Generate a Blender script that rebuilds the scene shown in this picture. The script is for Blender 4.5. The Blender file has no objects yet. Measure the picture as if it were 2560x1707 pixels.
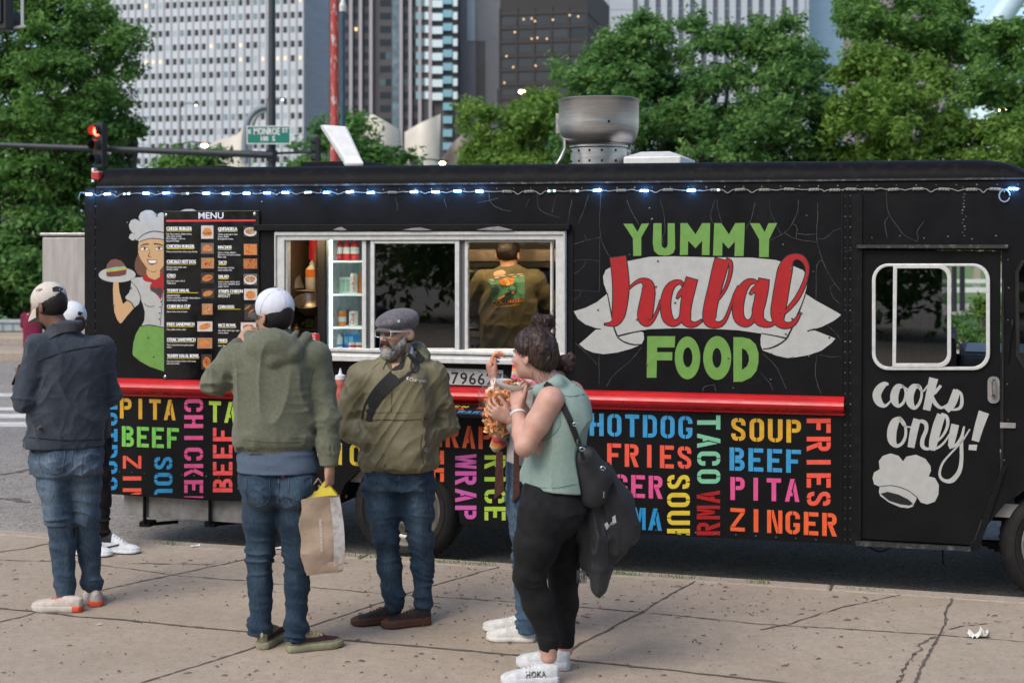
import bpy, bmesh, math, random
import numpy as np
from mathutils import Vector, Matrix
from mathutils.geometry import tessellate_polygon
R = math.radians
SC = bpy.context.scene
COL = SC.collection
rng = random.Random(7)
# ------------------------------------------------------------------ camera, sky, sun, exposure
HC = 2.0                      # eye height above the pavement
F = 3556.0                    # focal length in pixels of a 2560 wide picture
HZ = 615.0                    # row of the horizon
cam_d = bpy.data.cameras.new('camera')
cam = bpy.data.objects.new('camera', cam_d); COL.objects.link(cam)
cam.location = (0,0, HC); cam.rotation_euler = (R(90),0,0)
cam_d.sensor_width = 36; cam_d.lens = F / 2560 * 36
cam_d.shift_y = -(853.5 - HZ) / 2560
cam_d.clip_start = 0.1; cam_d.clip_end = 3000
cam_d.dof.use_dof = True; cam_d.dof.focus_distance = 8.2; cam_d.dof.aperture_fstop = 3.1
SC.camera = cam
w = bpy.data.worlds.new('World'); SC.world = w; w.use_nodes = True
nt = w.node_tree; bg = nt.nodes['Background']
sky = nt.nodes.new('ShaderNodeTexSky'); sky.sky_type = 'NISHITA'; sky.sun_disc = False
SUN_EL, SUN_AZ = 48,222      # azimuth measured clockwise from +Y
sky.sun_elevation = R(SUN_EL); sky.sun_rotation = R(SUN_AZ)
sky.air_density = 1.0; sky.dust_density = 2.0; sky.ozone_density = 1.0; sky.altitude = 100
nt.links.new(sky.outputs[0], bg.inputs[0]); bg.inputs[1].default_value = 0.10
sl = bpy.data.lights.new('sun', 'SUN'); sl.energy = 1.3; sl.angle = R(38); sl.color = (1,0.94,0.85)
so = bpy.data.objects.new('sun', sl); COL.objects.link(so)
so.rotation_euler = Vector((-math.sin(R(SUN_AZ)) * math.cos(R(SUN_EL)),-math.cos(R(SUN_AZ)) * math.cos(R(SUN_EL)),-math.sin(R(SUN_EL)))).to_track_quat('-Z', 'Y').to_euler()
SC.view_settings.view_transform = 'Standard'; SC.view_settings.look = 'None'
SC.view_settings.exposure = 1.02; SC.view_settings.gamma = 1
SC.render.engine = 'CYCLES'
SC.cycles.use_denoising = True
SC.cycles.max_bounces = 8; SC.cycles.transparent_max_bounces = 12
SC.cycles.sample_clamp_indirect = 4.0
SC.cycles.caustics_reflective = False; SC.cycles.caustics_refractive = False

# ------------------------------------------------------------------ helpers
def lin(c):
    return tuple((x / 12.92 if x <= 0.04045 else ((x + 0.055) / 1.055) ** 2.4) for x in (v / 255 for v in c))

def mat(name, c, rough=0.6, metal=0.0, c2=None, ns=8, nd=4, lo=0.35, hi=0.65, bump=0, bs=60, emis=0, ec=None, spec=0.5, sheen=0, coat=0, stretch=None, rvar=0, sss=0):
    m = bpy.data.materials.new(name); m.use_nodes = True
    n = m.node_tree.nodes; l = m.node_tree.links; b = n['Principled BSDF']
    b.inputs['Base Color'].default_value = (*c, 1)
    b.inputs['Roughness'].default_value = rough; b.inputs['Metallic'].default_value = metal
    b.inputs['Specular IOR Level'].default_value = spec
    if sheen: b.inputs['Sheen Weight'].default_value = sheen
    if coat: b.inputs['Coat Weight'].default_value = coat; b.inputs['Coat Roughness'].default_value = 0.15
    if sss: b.inputs['Subsurface Weight'].default_value = sss; b.inputs['Subsurface Radius'].default_value = (0.012,0.005,0.003)
    if emis:
        b.inputs['Emission Color'].default_value = (*(ec or c),1); b.inputs['Emission Strength'].default_value = emis
    if c2 or bump or rvar:
        tc = n.new('ShaderNodeTexCoord'); src = tc.outputs['Object']
        if stretch:
            mp = n.new('ShaderNodeMapping'); mp.inputs['Scale'].default_value = stretch
            l.new(src, mp.inputs[0]); src = mp.outputs[0]
        if c2:
            t = n.new('ShaderNodeTexNoise'); t.inputs['Scale'].default_value = ns; t.inputs['Detail'].default_value = nd
            t.inputs['Roughness'].default_value = 0.65
            l.new(src, t.inputs['Vector'])
            rp = n.new('ShaderNodeValToRGB'); rp.color_ramp.elements[0].position = lo; rp.color_ramp.elements[1].position = hi
            rp.color_ramp.elements[0].color = (*c, 1); rp.color_ramp.elements[1].color = (*c2,1)
            l.new(t.outputs[0], rp.inputs[0]); l.new(rp.outputs[0], b.inputs['Base Color'])
        if rvar:
            t3 = n.new('ShaderNodeTexNoise'); t3.inputs['Scale'].default_value = ns * 1.7; t3.inputs['Detail'].default_value = 4
            l.new(src, t3.inputs['Vector'])
            mr = n.new('ShaderNodeMapRange'); mr.inputs[1].default_value = .3; mr.inputs[2].default_value = .7
            mr.inputs[3].default_value = max(0.02, rough - rvar); mr.inputs[4].default_value = min(1, rough + rvar)
            l.new(t3.outputs[0], mr.inputs[0]); l.new(mr.outputs[0], b.inputs['Roughness'])
        if bump:
            t2 = n.new('ShaderNodeTexNoise'); t2.inputs['Scale'].default_value = bs; t2.inputs['Detail'].default_value = 3
            l.new(src, t2.inputs['Vector'])
            bp = n.new('ShaderNodeBump'); bp.inputs['Strength'].default_value = bump; bp.inputs['Distance'].default_value = 0.01
            l.new(t2.outputs[0], bp.inputs['Height']); l.new(bp.outputs[0], b.inputs['Normal'])
    return m

def glass(name, tint=(1,1,1), refl=0.12, rough=0.0):
    m = bpy.data.materials.new(name); m.use_nodes = True
    n = m.node_tree.nodes; l = m.node_tree.links; n.remove(n['Principled BSDF'])
    tr = n.new('ShaderNodeBsdfTransparent'); tr.inputs[0].default_value = (*tint, 1)
    gl = n.new('ShaderNodeBsdfGlossy'); gl.inputs['Roughness'].default_value = rough
    fr = n.new('ShaderNodeFresnel'); ge = n.new('ShaderNodeNewGeometry'); im = n.new('ShaderNodeMath'); im.operation = 'MULTIPLY_ADD'; im.inputs[1].default_value = -.8333; im.inputs[2].default_value = 1.5; l.new(ge.outputs['Backfacing'], im.inputs[0]); l.new(im.outputs[0], fr.inputs[0])
    ma = n.new('ShaderNodeMath'); ma.operation = 'MULTIPLY_ADD'; ma.inputs[1].default_value = 1.0; ma.inputs[2].default_value = refl - 0.04
    l.new(fr.outputs[0], ma.inputs[0])
    mx = n.new('ShaderNodeMixShader'); l.new(ma.outputs[0], mx.inputs[0]); l.new(tr.outputs[0], mx.inputs[1]); l.new(gl.outputs[0], mx.inputs[2])
    l.new(mx.outputs[0], n['Material Output'].inputs[0])
    return m

def tag(o, label=None, cat=None, group=None, kind=None):
    if label: o['label'] = label
    if cat: o['category'] = cat
    if group: o['group'] = group
    if kind: o['kind'] = kind
    return o

def thing(name, label, cat, loc=(0,0,0), rz=0, group=None):
    o = bpy.data.objects.new(name, None); COL.objects.link(o); o.empty_display_size = .2
    o.location = loc; o.rotation_euler = (0,0, rz)
    return tag(o, label, cat, group)

def link_mesh(name, me, parent=None, loc=None, rz=None):
    o = bpy.data.objects.new(name, me); COL.objects.link(o)
    if parent: o.parent = parent
    if loc: o.location = loc
    if rz is not None: o.rotation_euler = (0,0, rz)
    return o

def copy_tree(o, parent=None):
    c = o.copy(); COL.objects.link(c)
    if parent: c.parent = parent
    for ch in list(o.children): copy_tree(ch, c)
    return c

class MB:
    def __init__(s): s.v = []; s.f = []; s.mi = []
    def add(s, vs, fs, mi=0):
        b = len(s.v); s.v += [tuple(v) for v in vs]
        for f in fs: s.f.append(tuple(i + b for i in f)); s.mi.append(mi)
    def box(s, x0, x1, y0, y1, z0, z1, mi=0):
        s.add([(x0, y0, z0),(x1, y0, z0),(x1, y1, z0),(x0, y1, z0),(x0, y0, z1),(x1, y0, z1),(x1, y1, z1),(x0, y1, z1)],
              [(0,3,2,1),(4,5,6,7),(0,1,5,4),(1,2,6,5),(2,3,7,6),(3,0,4,7)], mi)
    def tube(s, pts, rad, n=8, mi=0, caps=True, closed=False):
        pts = [Vector(p) for p in pts]; k = len(pts)
        if not hasattr(rad, '__len__'): rad = [rad] * k
        vs = []; up = None
        for i in range(k):
            a = pts[i - 1] if i else (pts[-1] if closed else pts[0]); c = pts[i + 1] if i < k - 1 else (pts[0] if closed else pts[-1])
            d = (c - a).normalized()
            if up is None:
                up = d.orthogonal().normalized()
            else:
                up = (up - d * up.dot(d)); up = up.normalized() if up.length > 1e-6 else d.orthogonal().normalized()
            sd = d.cross(up)
            for j in range(n):
                t = 2 * math.pi * j / n
                vs.append(pts[i] + (up * math.cos(t) + sd * math.sin(t)) * rad[i])
        fs = []
        for i in range(k if closed else k - 1):
            i2 = (i + 1) % k
            for j in range(n):
                j2 = (j + 1) % n
                fs.append((i * n + j, i * n + j2, i2 * n + j2, i2 * n + j))
        if caps and not closed:
            fs.append(tuple(range(n - 1,-1,-1))); fs.append(tuple((k - 1) * n + j for j in range(n)))
        s.add(vs, fs, mi)
    def rev(s, prof, n=24, c=(0,0,0), mi=0, axis='z', cap0=False, cap1=False):
        vs = []; k = len(prof)
        for r, h in prof:
            for j in range(n):
                t = 2 * math.pi * j / n; x, y = r * math.cos(t), r * math.sin(t)
                if axis == 'z': vs.append((c[0] + x, c[1] + y, c[2] + h))
                elif axis == 'y': vs.append((c[0] + x, c[1] + h, c[2] - y))
                else: vs.append((c[0] + h, c[1] + x, c[2] + y))
        fs = []
        for i in range(k - 1):
            for j in range(n):
                j2 = (j + 1) % n; fs.append((i * n + j, i * n + j2,(i + 1) * n + j2,(i + 1) * n + j))
        if cap0: fs.append(tuple(range(n - 1,-1,-1)))
        if cap1: fs.append(tuple((k - 1) * n + j for j in range(n)))
        s.add(vs, fs, mi)
    def plate(s, outer, holes, fn, d0, d1, mi=0):
        """flat plate with holes; outlines (u, v), fn(u, v, d) -> xyz, faces at d0 and d1"""
        loops = [outer] + list(holes)
        tri = tessellate_polygon([[Vector((u, v, 0)) for u, v in lp] for lp in loops])
        flat = [p for lp in loops for p in lp]; n = len(flat)
        vs = [fn(u, v, d0) for u, v in flat] + [fn(u, v, d1) for u, v in flat]
        fs = []
        for t in tri: fs.append(tuple(t)); fs.append(tuple(i + n for i in reversed(t)))
        b = 0
        for lp in loops:
            k = len(lp)
            for i in range(k):
                i2 = (i + 1) % k; fs.append((b + i, b + i2, b + i2 + n, b + i + n))
            b += k
        s.add(vs, fs, mi)
    def poly(s, pts3, mi=0):
        pts3 = [Vector(p) for p in pts3]
        tri = tessellate_polygon([pts3]); s.add(pts3,[tuple(t) for t in tri], mi)
    def build(s, name, mats, parent=None, smooth=None, bevel=0, fix=True, loc=None, rz=None):
        me = bpy.data.meshes.new(name); me.from_pydata(s.v, [], s.f)
        for m in (mats if isinstance(mats, (list, tuple)) else [mats]): me.materials.append(m)
        me.polygons.foreach_set('material_index', s.mi)
        if fix:
            bm = bmesh.new(); bm.from_mesh(me); bmesh.ops.recalc_face_normals(bm, faces=bm.faces); bm.to_mesh(me); bm.free()
        if smooth is not None:
            me.polygons.foreach_set('use_smooth', [True] * len(me.polygons)); me.set_sharp_from_angle(angle=R(smooth))
        me.update()
        o = link_mesh(name, me, parent, loc, rz)
        if bevel:
            bv = o.modifiers.new('bevel', 'BEVEL'); bv.width = bevel; bv.segments = 2; bv.limit_method = 'ANGLE'; bv.angle_limit = R(40)
        return o

def ground(px, py, z=0.0):
    t = (HC - z) * F / (py - HZ); return ((px - 1280) / F * t, t, z)
def at(px, py, Y):
    return Vector(((px - 1280) / F * Y, Y, HC - (py - HZ) / F * Y))
def catmull(p, n=6):
    p = [np.array(q, float) for q in p]
    if len(p) < 3:
        return [tuple(p[0] + (p[1] - p[0]) * i / n) for i in range(n + 1)]
    q = [2 * p[0] - p[1]] + p + [2 * p[-1] - p[-2]]; out = []
    for i in range(1, len(q) - 2):
        for k in range(n):
            t = k / n
            out.append(tuple(0.5 * (2 * q[i] + (q[i + 1] - q[i - 1]) * t + (2 * q[i - 1] - 5 * q[i] + 4 * q[i + 1] - q[i + 2]) * t * t + (3 * q[i] - q[i - 1] - 3 * q[i + 1] + q[i + 2]) * t ** 3)))
    out.append(tuple(p[-1])); return out
def rrect(x0, y0, x1, y1, r, n=6):
    out = []
    for cx, cy, a in ((x1 - r, y0 + r, -90),(x1 - r, y1 - r, 0),(x0 + r, y1 - r, 90),(x0 + r, y0 + r, 180)):
        for i in range(n + 1):
            t = R(a + 90 * i / n); out.append((cx + r * math.cos(t), cy + r * math.sin(t)))
    return out
def ell(cx, cy, rx, ry, n=24): return [(cx + rx * math.cos(2 * math.pi * i / n), cy + ry * math.sin(2 * math.pi * i / n)) for i in range(n)]
def grow(poly, d):
    """move an outline outwards by d"""
    n = len(poly); area = sum(poly[i][0] * poly[(i + 1) % n][1] - poly[(i + 1) % n][0] * poly[i][1] for i in range(n)); sg = 1 if area > 0 else -1
    out = []
    for i in range(n):
        ax, ay = poly[i - 1]; bx, by = poly[(i + 1) % n]; dx, dy = bx - ax, by - ay; L = math.hypot(dx, dy) or 1
        out.append((poly[i][0] + dy / L * d * sg, poly[i][1] - dx / L * d * sg))
    return out
_fc = {}
def text_mesh(txt):
    """outline of a word in the built-in font: (verts2d, faces, width, height)"""
    if txt in _fc: return _fc[txt]
    cu = bpy.data.curves.new('t', 'FONT'); cu.body = txt; cu.size = 1; cu.resolution_u = 2; cu.offset = 0.012
    o = bpy.data.objects.new('t', cu); COL.objects.link(o)
    dg = bpy.context.evaluated_depsgraph_get(); me = o.evaluated_get(dg).to_mesh()
    vs = [(v.co.x, v.co.y) for v in me.vertices]; fs = [tuple(p.vertices) for p in me.polygons]
    o.evaluated_get(dg).to_mesh_clear(); bpy.data.objects.remove(o); bpy.data.curves.remove(cu)
    _fc[txt] = (vs, fs); return _fc[txt]
def add_text(mb, txt, fn, x0, y0, x1, y1, mi=0):
    """lay a word into the box x0..x1, y0 (top)..y1 (base) through fn(u, v)"""
    vs, fs = text_mesh(txt)
    if not vs: return
    a = min(v[0] for v in vs); b = max(v[0] for v in vs); c = 0.0; d = max(v[1] for v in vs)
    mb.add([fn(x0 + (x - a) / (b - a) * (x1 - x0), y1 + (y - c) / (d - c) * (y0 - y1)) for x, y in vs], fs, mi)

# ------------------------------------------------------------------ common materials
M = {}
M['black_paint'] = mat('black_paint', (.006,.006,.007),.40, c2=(.008,.008,.009), ns=3, bump=.45, bs=5, rvar=.12, spec=.14)
M['black_trim'] = mat('black_trim', (.006,.006,.007),.5, c2=(.014,.014,.014), ns=20, lo=.5, hi=.8, spec=.15)
M['red_paint'] = mat('red_paint', (.52,.008,.012),.32, c2=(.40,.006,.010), ns=6, bump=.05, bs=20, rvar=.08)
M['alu'] = mat('aluminium', (.55,.56,.56),.42,.85, c2=(.46,.46,.45), ns=14, rvar=.1, stretch=(1,1,1))
M['frame_white'] = mat('frame_white', (.62,.62,.60),.45,.25, c2=(.48,.47,.45), ns=22, lo=.4, hi=.75)
M['steel'] = mat('steel', (.42,.40,.38),.38,.9, c2=(.30,.29,.27), ns=9, rvar=.12)
M['steel_dirty'] = mat('steel_dirty', (.34,.32,.30),.55,.4, c2=(.14,.13,.12), ns=7, lo=.4, hi=.75, rvar=.1)
M['rubber'] = mat('rubber', (.009,.009,.009),.75, c2=(.02,.019,.018), ns=12, bump=.2, bs=120, spec=.25)
M['white_plastic'] = mat('white_plastic', (.68,.68,.66),.4, c2=(.58,.58,.56), ns=14)
M['dark'] = mat('dark_interior', (.022,.021,.02),.7, c2=(.035,.033,.03), ns=5)
M['chrome'] = mat('chrome', (.7,.7,.7),.15,1.0, c2=(.5,.5,.5), ns=30)
M['rust'] = mat('rusty_red', (.33,.035,.025),.6, c2=(.42,.40,.38), ns=6, lo=.56, hi=.62, stretch=(3,3,.7))
M['glass_clear'] = glass('clear_glass', (.93,.95,.95),.06)
M['glass_dark'] = glass('tinted_glass', (.22,.23,.23),.16)
M['glass_cab'] = glass('cab_glass', (.45,.48,.48),.06)
def paint(name, c, c2=None, amt=.25):
    c = tuple(v * .86 for v in lin(c)); c2 = tuple(v * .86 for v in lin(c2)) if c2 else tuple(min(1, x * (1 + amt) + .01) for x in c)
    return mat(name, c, .5, c2=c2, ns=16, lo=.35, hi=.7, bump=.05, bs=80)
# ------------------------------------------------------------------ ground
def stone(name, c, c2, dark, s1=.6, s2=14, s3=160, spk=(.60,.68), rough=.85, bump=.25):
    """speckled concrete or asphalt: broad stains, mid mottling, dark grit"""
    m = bpy.data.materials.new(name); m.use_nodes = True
    n = m.node_tree.nodes; l = m.node_tree.links; b = n['Principled BSDF']; b.inputs['Roughness'].default_value = rough
    b.inputs['Specular IOR Level'].default_value = .3
    tc = n.new('ShaderNodeTexCoord')
    def noise(s, d, r=.6):
        t = n.new('ShaderNodeTexNoise'); t.inputs['Scale'].default_value = s; t.inputs['Detail'].default_value = d; t.inputs['Roughness'].default_value = r
        l.new(tc.outputs['Object'], t.inputs['Vector']); return t.outputs[0]
    def ramp(x, a, bb, ca, cb):
        r = n.new('ShaderNodeValToRGB'); r.color_ramp.elements[0].position = a; r.color_ramp.elements[1].position = bb
        r.color_ramp.elements[0].color = (*ca, 1); r.color_ramp.elements[1].color = (*cb, 1); l.new(x, r.inputs[0]); return r.outputs[0]
    def mul(a, bb, f=1.0):
        x = n.new('ShaderNodeMix'); x.data_type = 'RGBA'; x.blend_type = 'MULTIPLY'; x.inputs[0].default_value = f
        l.new(a, x.inputs[6]); l.new(bb, x.inputs[7]); return x.outputs[2]
    base = ramp(noise(s1,6,.7),.35,.68, c, c2)
    base = mul(base, ramp(noise(s2,5,.75),.3,.7,(.84,.83,.82),(1.10,1.09,1.08)))
    base = mul(base, ramp(noise(s3,2,.6), spk[0], spk[1],(1,1,1), dark))
    base = mul(base, ramp(noise(s3 * .31,3,.6),.34,.40, dark, (1,1,1)),.7)
    l.new(base, b.inputs['Base Color'])
    bp = n.new('ShaderNodeBump'); bp.inputs['Strength'].default_value = bump; bp.inputs['Distance'].default_value = .01
    l.new(noise(s3 * .7,4,.7), bp.inputs['Height']); l.new(bp.outputs[0], b.inputs['Normal'])
    return m
M['concrete'] = stone('pavement_concrete', (.325,.265,.205),(.405,.34,.268),(.50,.43,.36), spk=(.61,.72))
M['kerb'] = stone('kerb_concrete', (.35,.29,.23),(.41,.35,.28),(.45,.38,.32), s1=1.5)
M['asphalt'] = stone('asphalt', (.27,.25,.23),(.35,.325,.30),(.35,.34,.33), s1=.35, s2=9, s3=70, spk=(.52,.62), bump=.8)
M['lawn'] = mat('lawn', (.06,.14,.03),.9, c2=(.11,.19,.05), ns=1.2, nd=8, bump=.6, bs=40)
M['sandy'] = mat('gravel_path', (.40,.34,.27),.9, c2=(.5,.44,.36), ns=.6, nd=6)
M['joint'] = mat('joint_dirt', (.065,.052,.043),.95, c2=(.14,.115,.092), ns=9)
M['white_line'] = mat('road_paint', (.62,.61,.59),.7, c2=(.40,.38,.36), ns=3, nd=8, lo=.42, hi=.72)

K0 = Vector(ground(0,1322.5)); K1 = Vector(ground(2560,1491)); KD = (K1 - K0).normalized(); KN = Vector((-KD.y, KD.x, 0))  # KN points away from the camera
ROADZ = -0.15
def kp(t, n, z=0.0):
    p = K0 + KD * t + KN * n; return (p.x, p.y, z)
b = MB(); b.add([(-1500,-1500, ROADZ),(1500,-1500, ROADZ),(1500,1500, ROADZ),(-1500,1500, ROADZ)],[(0,1,2,3)])
tag(b.build('road', M['asphalt']), kind='structure')
b = MB()
p = [kp(-9,-.17), kp(16,-.17),(30,-12,0),(-30,-12,0)]
q = [(x, y, ROADZ - .1) for x, y, z in p]
b.add(p + q, [(0,1,2,3),(0,4,5,1),(1,5,6,2),(2,6,7,3),(3,7,4,0)])
tag(b.build('pavement', M['concrete']), kind='structure')
b = MB(); t = -9.0
while t < 16:
    L = 2.95
    a = [kp(t + .004,-.163,.002), kp(t + L - .004,-.163,.002), kp(t + L - .004,.0,.0), kp(t + .004,.0,.0)]
    c = [kp(t + .004,-.163,-.3), kp(t + L - .004,-.163,-.3), kp(t + L - .004,.03,-.3), kp(t + .004,.03,-.3)]
    b.add(a + c, [(0,1,2,3),(0,4,5,1),(1,5,6,2),(2,6,7,3),(3,7,4,0)]); t += L
tag(b.build('kerb', M['kerb'], bevel=.018), kind='structure')
# joints and cracks in the concrete, traced on the ground
def ground_strip(b, pts, wd, jit=.25, z=.003, step=.035):
    P = [Vector(ground(x, y)) for x, y in pts]; L = []; 
    for i in range(len(P) - 1):
        k = max(2, int((P[i + 1] - P[i]).length / step))
        L += [P[i].lerp(P[i + 1], j / k) for j in range(k)]
    L.append(P[-1]); vs = []; n = len(L); off = 0
    for i, p in enumerate(L):
        d = (L[min(i + 1, n - 1)] - L[max(i - 1,0)]); d.normalize(); s = Vector((-d.y, d.x, 0))
        off = off * .86 + rng.gauss(0,1) * jit * wd * .6
        w1 = wd * (.5 + rng.uniform(-.25,.45) * jit * 2)
        q = p + s * off
        vs += [(q.x + s.x * w1, q.y + s.y * w1, z),(q.x - s.x * w1, q.y - s.y * w1, z)]
    b.add(vs, [(2 * i, 2 * i + 1,2 * i + 3,2 * i + 2) for i in range(n - 1)])
b = MB()
ground_strip(b, [(-300,1493),(81,1528),(622,1580),(810,1597),(1313,1640),(1480,1656),(1967,1705),(2300,1736)],.016,.35)
ground_strip(b, [(-200,1398),(200,1405),(437,1439),(622,1452),(773,1467),(947,1482),(1317,1508),(1636,1533),(1884,1558),(2279,1583),(2700,1615)],.007,.6)
ground_strip(b, [(531,1411),(330,1408)],.009,.6)
for ln, wd in (([(250,1750),(356,1707),(622,1624),(773,1568),(1020,1483),(1247,1417)],.009),([(-200,1600),(60,1540),(259,1474),(427,1437),(615,1398),(760,1374)],.009),
               ([(1230,1760),(1297,1707),(1484,1594),(1737,1452)],.011),([(2260,1780),(2293,1707),(2340,1600),(2384,1496)],.011)):
    ground_strip(b, ln, wd, .5)
ground_strip(b, [(1900,1574),(1967,1560),(2060,1530),(2150,1508),(2251,1487)],.005,1.4)
ground_strip(b, [(2335,1590),(2300,1610),(2275,1650),(2250,1690),(2235,1720)],.006,2.2)
ground_strip(b, [(2350,1585),(2400,1565),(2520,1550)],.004,1.6)
ground_strip(b, [(0,1380),(60,1372),(150,1352)],.01,.8)
tag(b.build('pavement_joints', M['joint'], fix=False), kind='structure')
# street on the left and behind the truck
def strip(b, y0, y1, x0, x1, z): b.add([(x0, y0, z),(x1, y0, z),(x1, y1, z),(x0, y1, z)],[(0,1,2,3)])
b = MB()
for y0, y1 in ((16.9,17.35),(17.75,18.2),(18.6,18.95),(20.3,20.75)): strip(b, y0, y1,-22,-4.9, ROADZ + .004)
tag(b.build('crosswalk', M['white_line']), kind='structure')
b = MB(); ground_strip(b, [(-100,1192),(0,1198),(90,1208)],.05,.6, z=ROADZ + .004); ground_strip(b, [(-50,1150),(20,1143),(100,1128)],.05,.5, z=ROADZ + .004)
ground_strip(b, [(-50,1286),(60,1290),(200,1292)],.03,.6, z=ROADZ + .005)
tag(b.build('road_cracks', M['joint'], fix=False), kind='structure')
b = MB(); b.box(-60,60,26.6,28.2, ROADZ - .1,.02); tag(b.build('median_kerb', M['kerb'], bevel=.03), kind='structure')
b = MB(); b.box(-80,80,31.2,33.0, ROADZ - .1,.0); tag(b.build('far_pavement', M['kerb'], bevel=.03), kind='structure')
b = MB(); b.add([(-200,33,-.05),(200,33,-.05),(200,130,.2),(-200,130,.2)],[(0,1,2,3)])
tag(b.build('lawn', M['lawn']), kind='structure')
b = MB(); vs = []
for i in range(25):
    x = -14 + i * 2.2; c = 46 + 3.2 * math.sin(i * .35 + 1.1) - max(0, i - 12) * .18
    vs += [(x, c - 3.6 - .6 * math.sin(i),.06),(x, c + 3.4,.07)]
b.add(vs, [(2 * i, 2 * i + 2,2 * i + 3,2 * i + 1) for i in range(24)])
b.add([(18,33.5,.05),(24,33.5,.05),(21.5,43,.06),(14,43,.06)],[(0,1,2,3)])
tag(b.build('park_path', M['sandy']), kind='structure')
# ------------------------------------------------------------------ the food truck
TH = R(17.5)
EX = Vector((math.cos(TH),-math.sin(TH),0)); EY = Vector((math.sin(TH), math.cos(TH),0))
Y0 = 9.30
TRK = thing('food_truck', 'black painted food truck with red rail and colourful stencilled food words parked along the kerb', 'food truck', (0, Y0, ROADZ),-TH)
def T(px, py, d=0.0):
    """picture point on the truck plane lying d metres behind its side -> truck coordinates (along, away, up)"""
    r = Vector(((px - 1280) / F, 1.0,-(py - HZ) / F)); p0 = Vector((0, Y0,0))
    t = (p0.dot(EY) + d) / r.dot(EY); p = r * t + Vector((0,0, HC))
    return (p - p0).dot(EX), d, p.z - ROADZ
def T2(px, py): s, d, z = T(px, py); return (s, z)
def W(p): return Vector((0, Y0, ROADZ)) + EX * p[0] + EY * p[1] + Vector((0,0, p[2]))   # truck -> world
def Tp(pts, d): return [(s, d, z) for s, z in (T2(*p) for p in pts)]
fs_ = lambda u, v, d: (u, d, v)
B = lambda: MB()

# --- side body with openings
side = [(212,470),(2585,452),(2640,470),(2640,1200),(2560,1222),(2520,1250),(2470,1310),(2445,1372),(2425,1376),(2133,1362),(2098,1359),(1575,1333),(1300,1319),(1151,1309),
        (1146,1280),(1132,1240),(1105,1195),(1075,1163),(1040,1143),(1000,1136),(960,1141),(925,1156),(890,1182),(862,1210),(843,1262),(640,1254),(510,1250),(295,1236),(213,1231)]
win = [(690,578),(1417,576),(1417,909),(690,896)]
door = [(2142,622),(2505,626),(2503,1150),(2497,1195),(2480,1235),(2438,1352),(2425,1366),(2142,1350)]
qwin = [(2543,680),(2556,655),(2600,645),(2620,660),(2620,900),(2600,925),(2560,915),(2545,890)]
b = B(); b.plate([T2(*p) for p in side],[[T2(*p) for p in h] for h in (win, door, qwin)], fs_, 0,.06)
b.build('body_side', M['black_paint'], TRK)
# roof cove along the side, closed at the back with a rounded corner, curving down at the front
L0 = T2(225,468)[0]; L1 = T2(2502,450)[0]
def zl(s, a, b_): return a + (b_ - a) * (s - L0) / (L1 - L0)
zt0, zt1 = T2(237,468)[1], T2(2502,447)[1]      # trim line at both ends
zr0, zr1 = T2(237,418)[1], T2(2395,397)[1]      # roof edge
b = B(); WD = 2.35; n = 8
secs = []
LF = T2(2440,400)[0]; LE = T2(2578,460)[0]; ss = [L0 + .06] + [L0 + .06 + (LF - L0 - .06) * i / 10 for i in range(1,11)] + [LF + (LE - LF) * q for q in (.15,.3,.45,.6,.75,.88,1)]
for s in ss:
    za = zl(s, zt0, zt1); h = zl(s, zr0, zr1) - za; drop = max(0, s - LF); h2 = h - (1 - math.sqrt(max(0,1 - min(1, drop / (LE - LF) * .98) ** 2))) * h
    h2 = max(h2,.03); ring = []
    for i in range(n + 1):
        a = R(90 * i / n); ring.append((s, .17 * (1 - math.cos(a)), za + h2 * math.sin(a)))
    ring.append((s, WD / 2, za + h2 + .025))
    for i in range(n, -1,-1):
        a = R(90 * i / n); ring.append((s, WD - .17 * (1 - math.cos(a)), za + h2 * math.sin(a)))
    secs.append(ring)
k = len(secs[0]); vs = [p for r in secs for p in r]
fs = [(i * k + j, (i + 1) * k + j, (i + 1) * k + j + 1, i * k + j + 1) for i in range(len(secs) - 1) for j in range(k - 1)]
fs += [tuple(range(k)), tuple((len(secs) - 1) * k + j for j in range(k))]
b.add(vs, fs); b.build('roof', mat('roof_black', (.006,.006,.007),.5, c2=(.014,.014,.014), ns=14, lo=.5, hi=.75, spec=.06, bump=.1, bs=90), TRK, smooth=50)
b = B()  # drip rail
for i in range(len(ss) - 1):
    za, zb = zl(ss[i], zt0, zt1), zl(ss[i + 1], zt0, zt1)
    b.add([(ss[i],-.012, za - .006),(ss[i + 1],-.012, zb - .006),(ss[i + 1],-.012, zb + .006),(ss[i],-.012, za + .006),
           (ss[i],.02, za - .006),(ss[i + 1],.02, zb - .006),(ss[i + 1],.02, zb + .006),(ss[i],.02, za + .006)],[(0,1,2,3),(3,2,6,7),(0,4,5,1)])
M['worn_trim'] = mat('worn_trim', (.02,.02,.02),.5, c2=(.16,.155,.15), ns=26, nd=5, lo=.52, hi=.72)
b.build('drip_rail', M['worn_trim'], TRK)
# the other walls: far side, tail, front, floor
xa, xb = T2(213,900)[0], T2(2640,900)[0]
zf = 0.62   # floor height
FDX0, FDX1 = T(2322,760, WD)[0], T(2500,760, WD)[0]
b = B()
b.plate([(xa, .80),(xb, .80),(xb, zt1 + .0),(xa, zt0)],[[(FDX0, T(2400,884, WD)[2]),(FDX1 + .1, T(2400,884, WD)[2]),(FDX1 + .1,2.2),(FDX0,2.2)]], fs_, WD - .05, WD)
b.box(xa, xa + .04,.061, WD - .051,.64, zt0)
b.build('far_wall', M['black_paint'], TRK)
b = B(); b.box(xa + .05, xb, .07, WD - .06, zf - .08, zf); b.build('floor', M['steel_dirty'], TRK)
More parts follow.
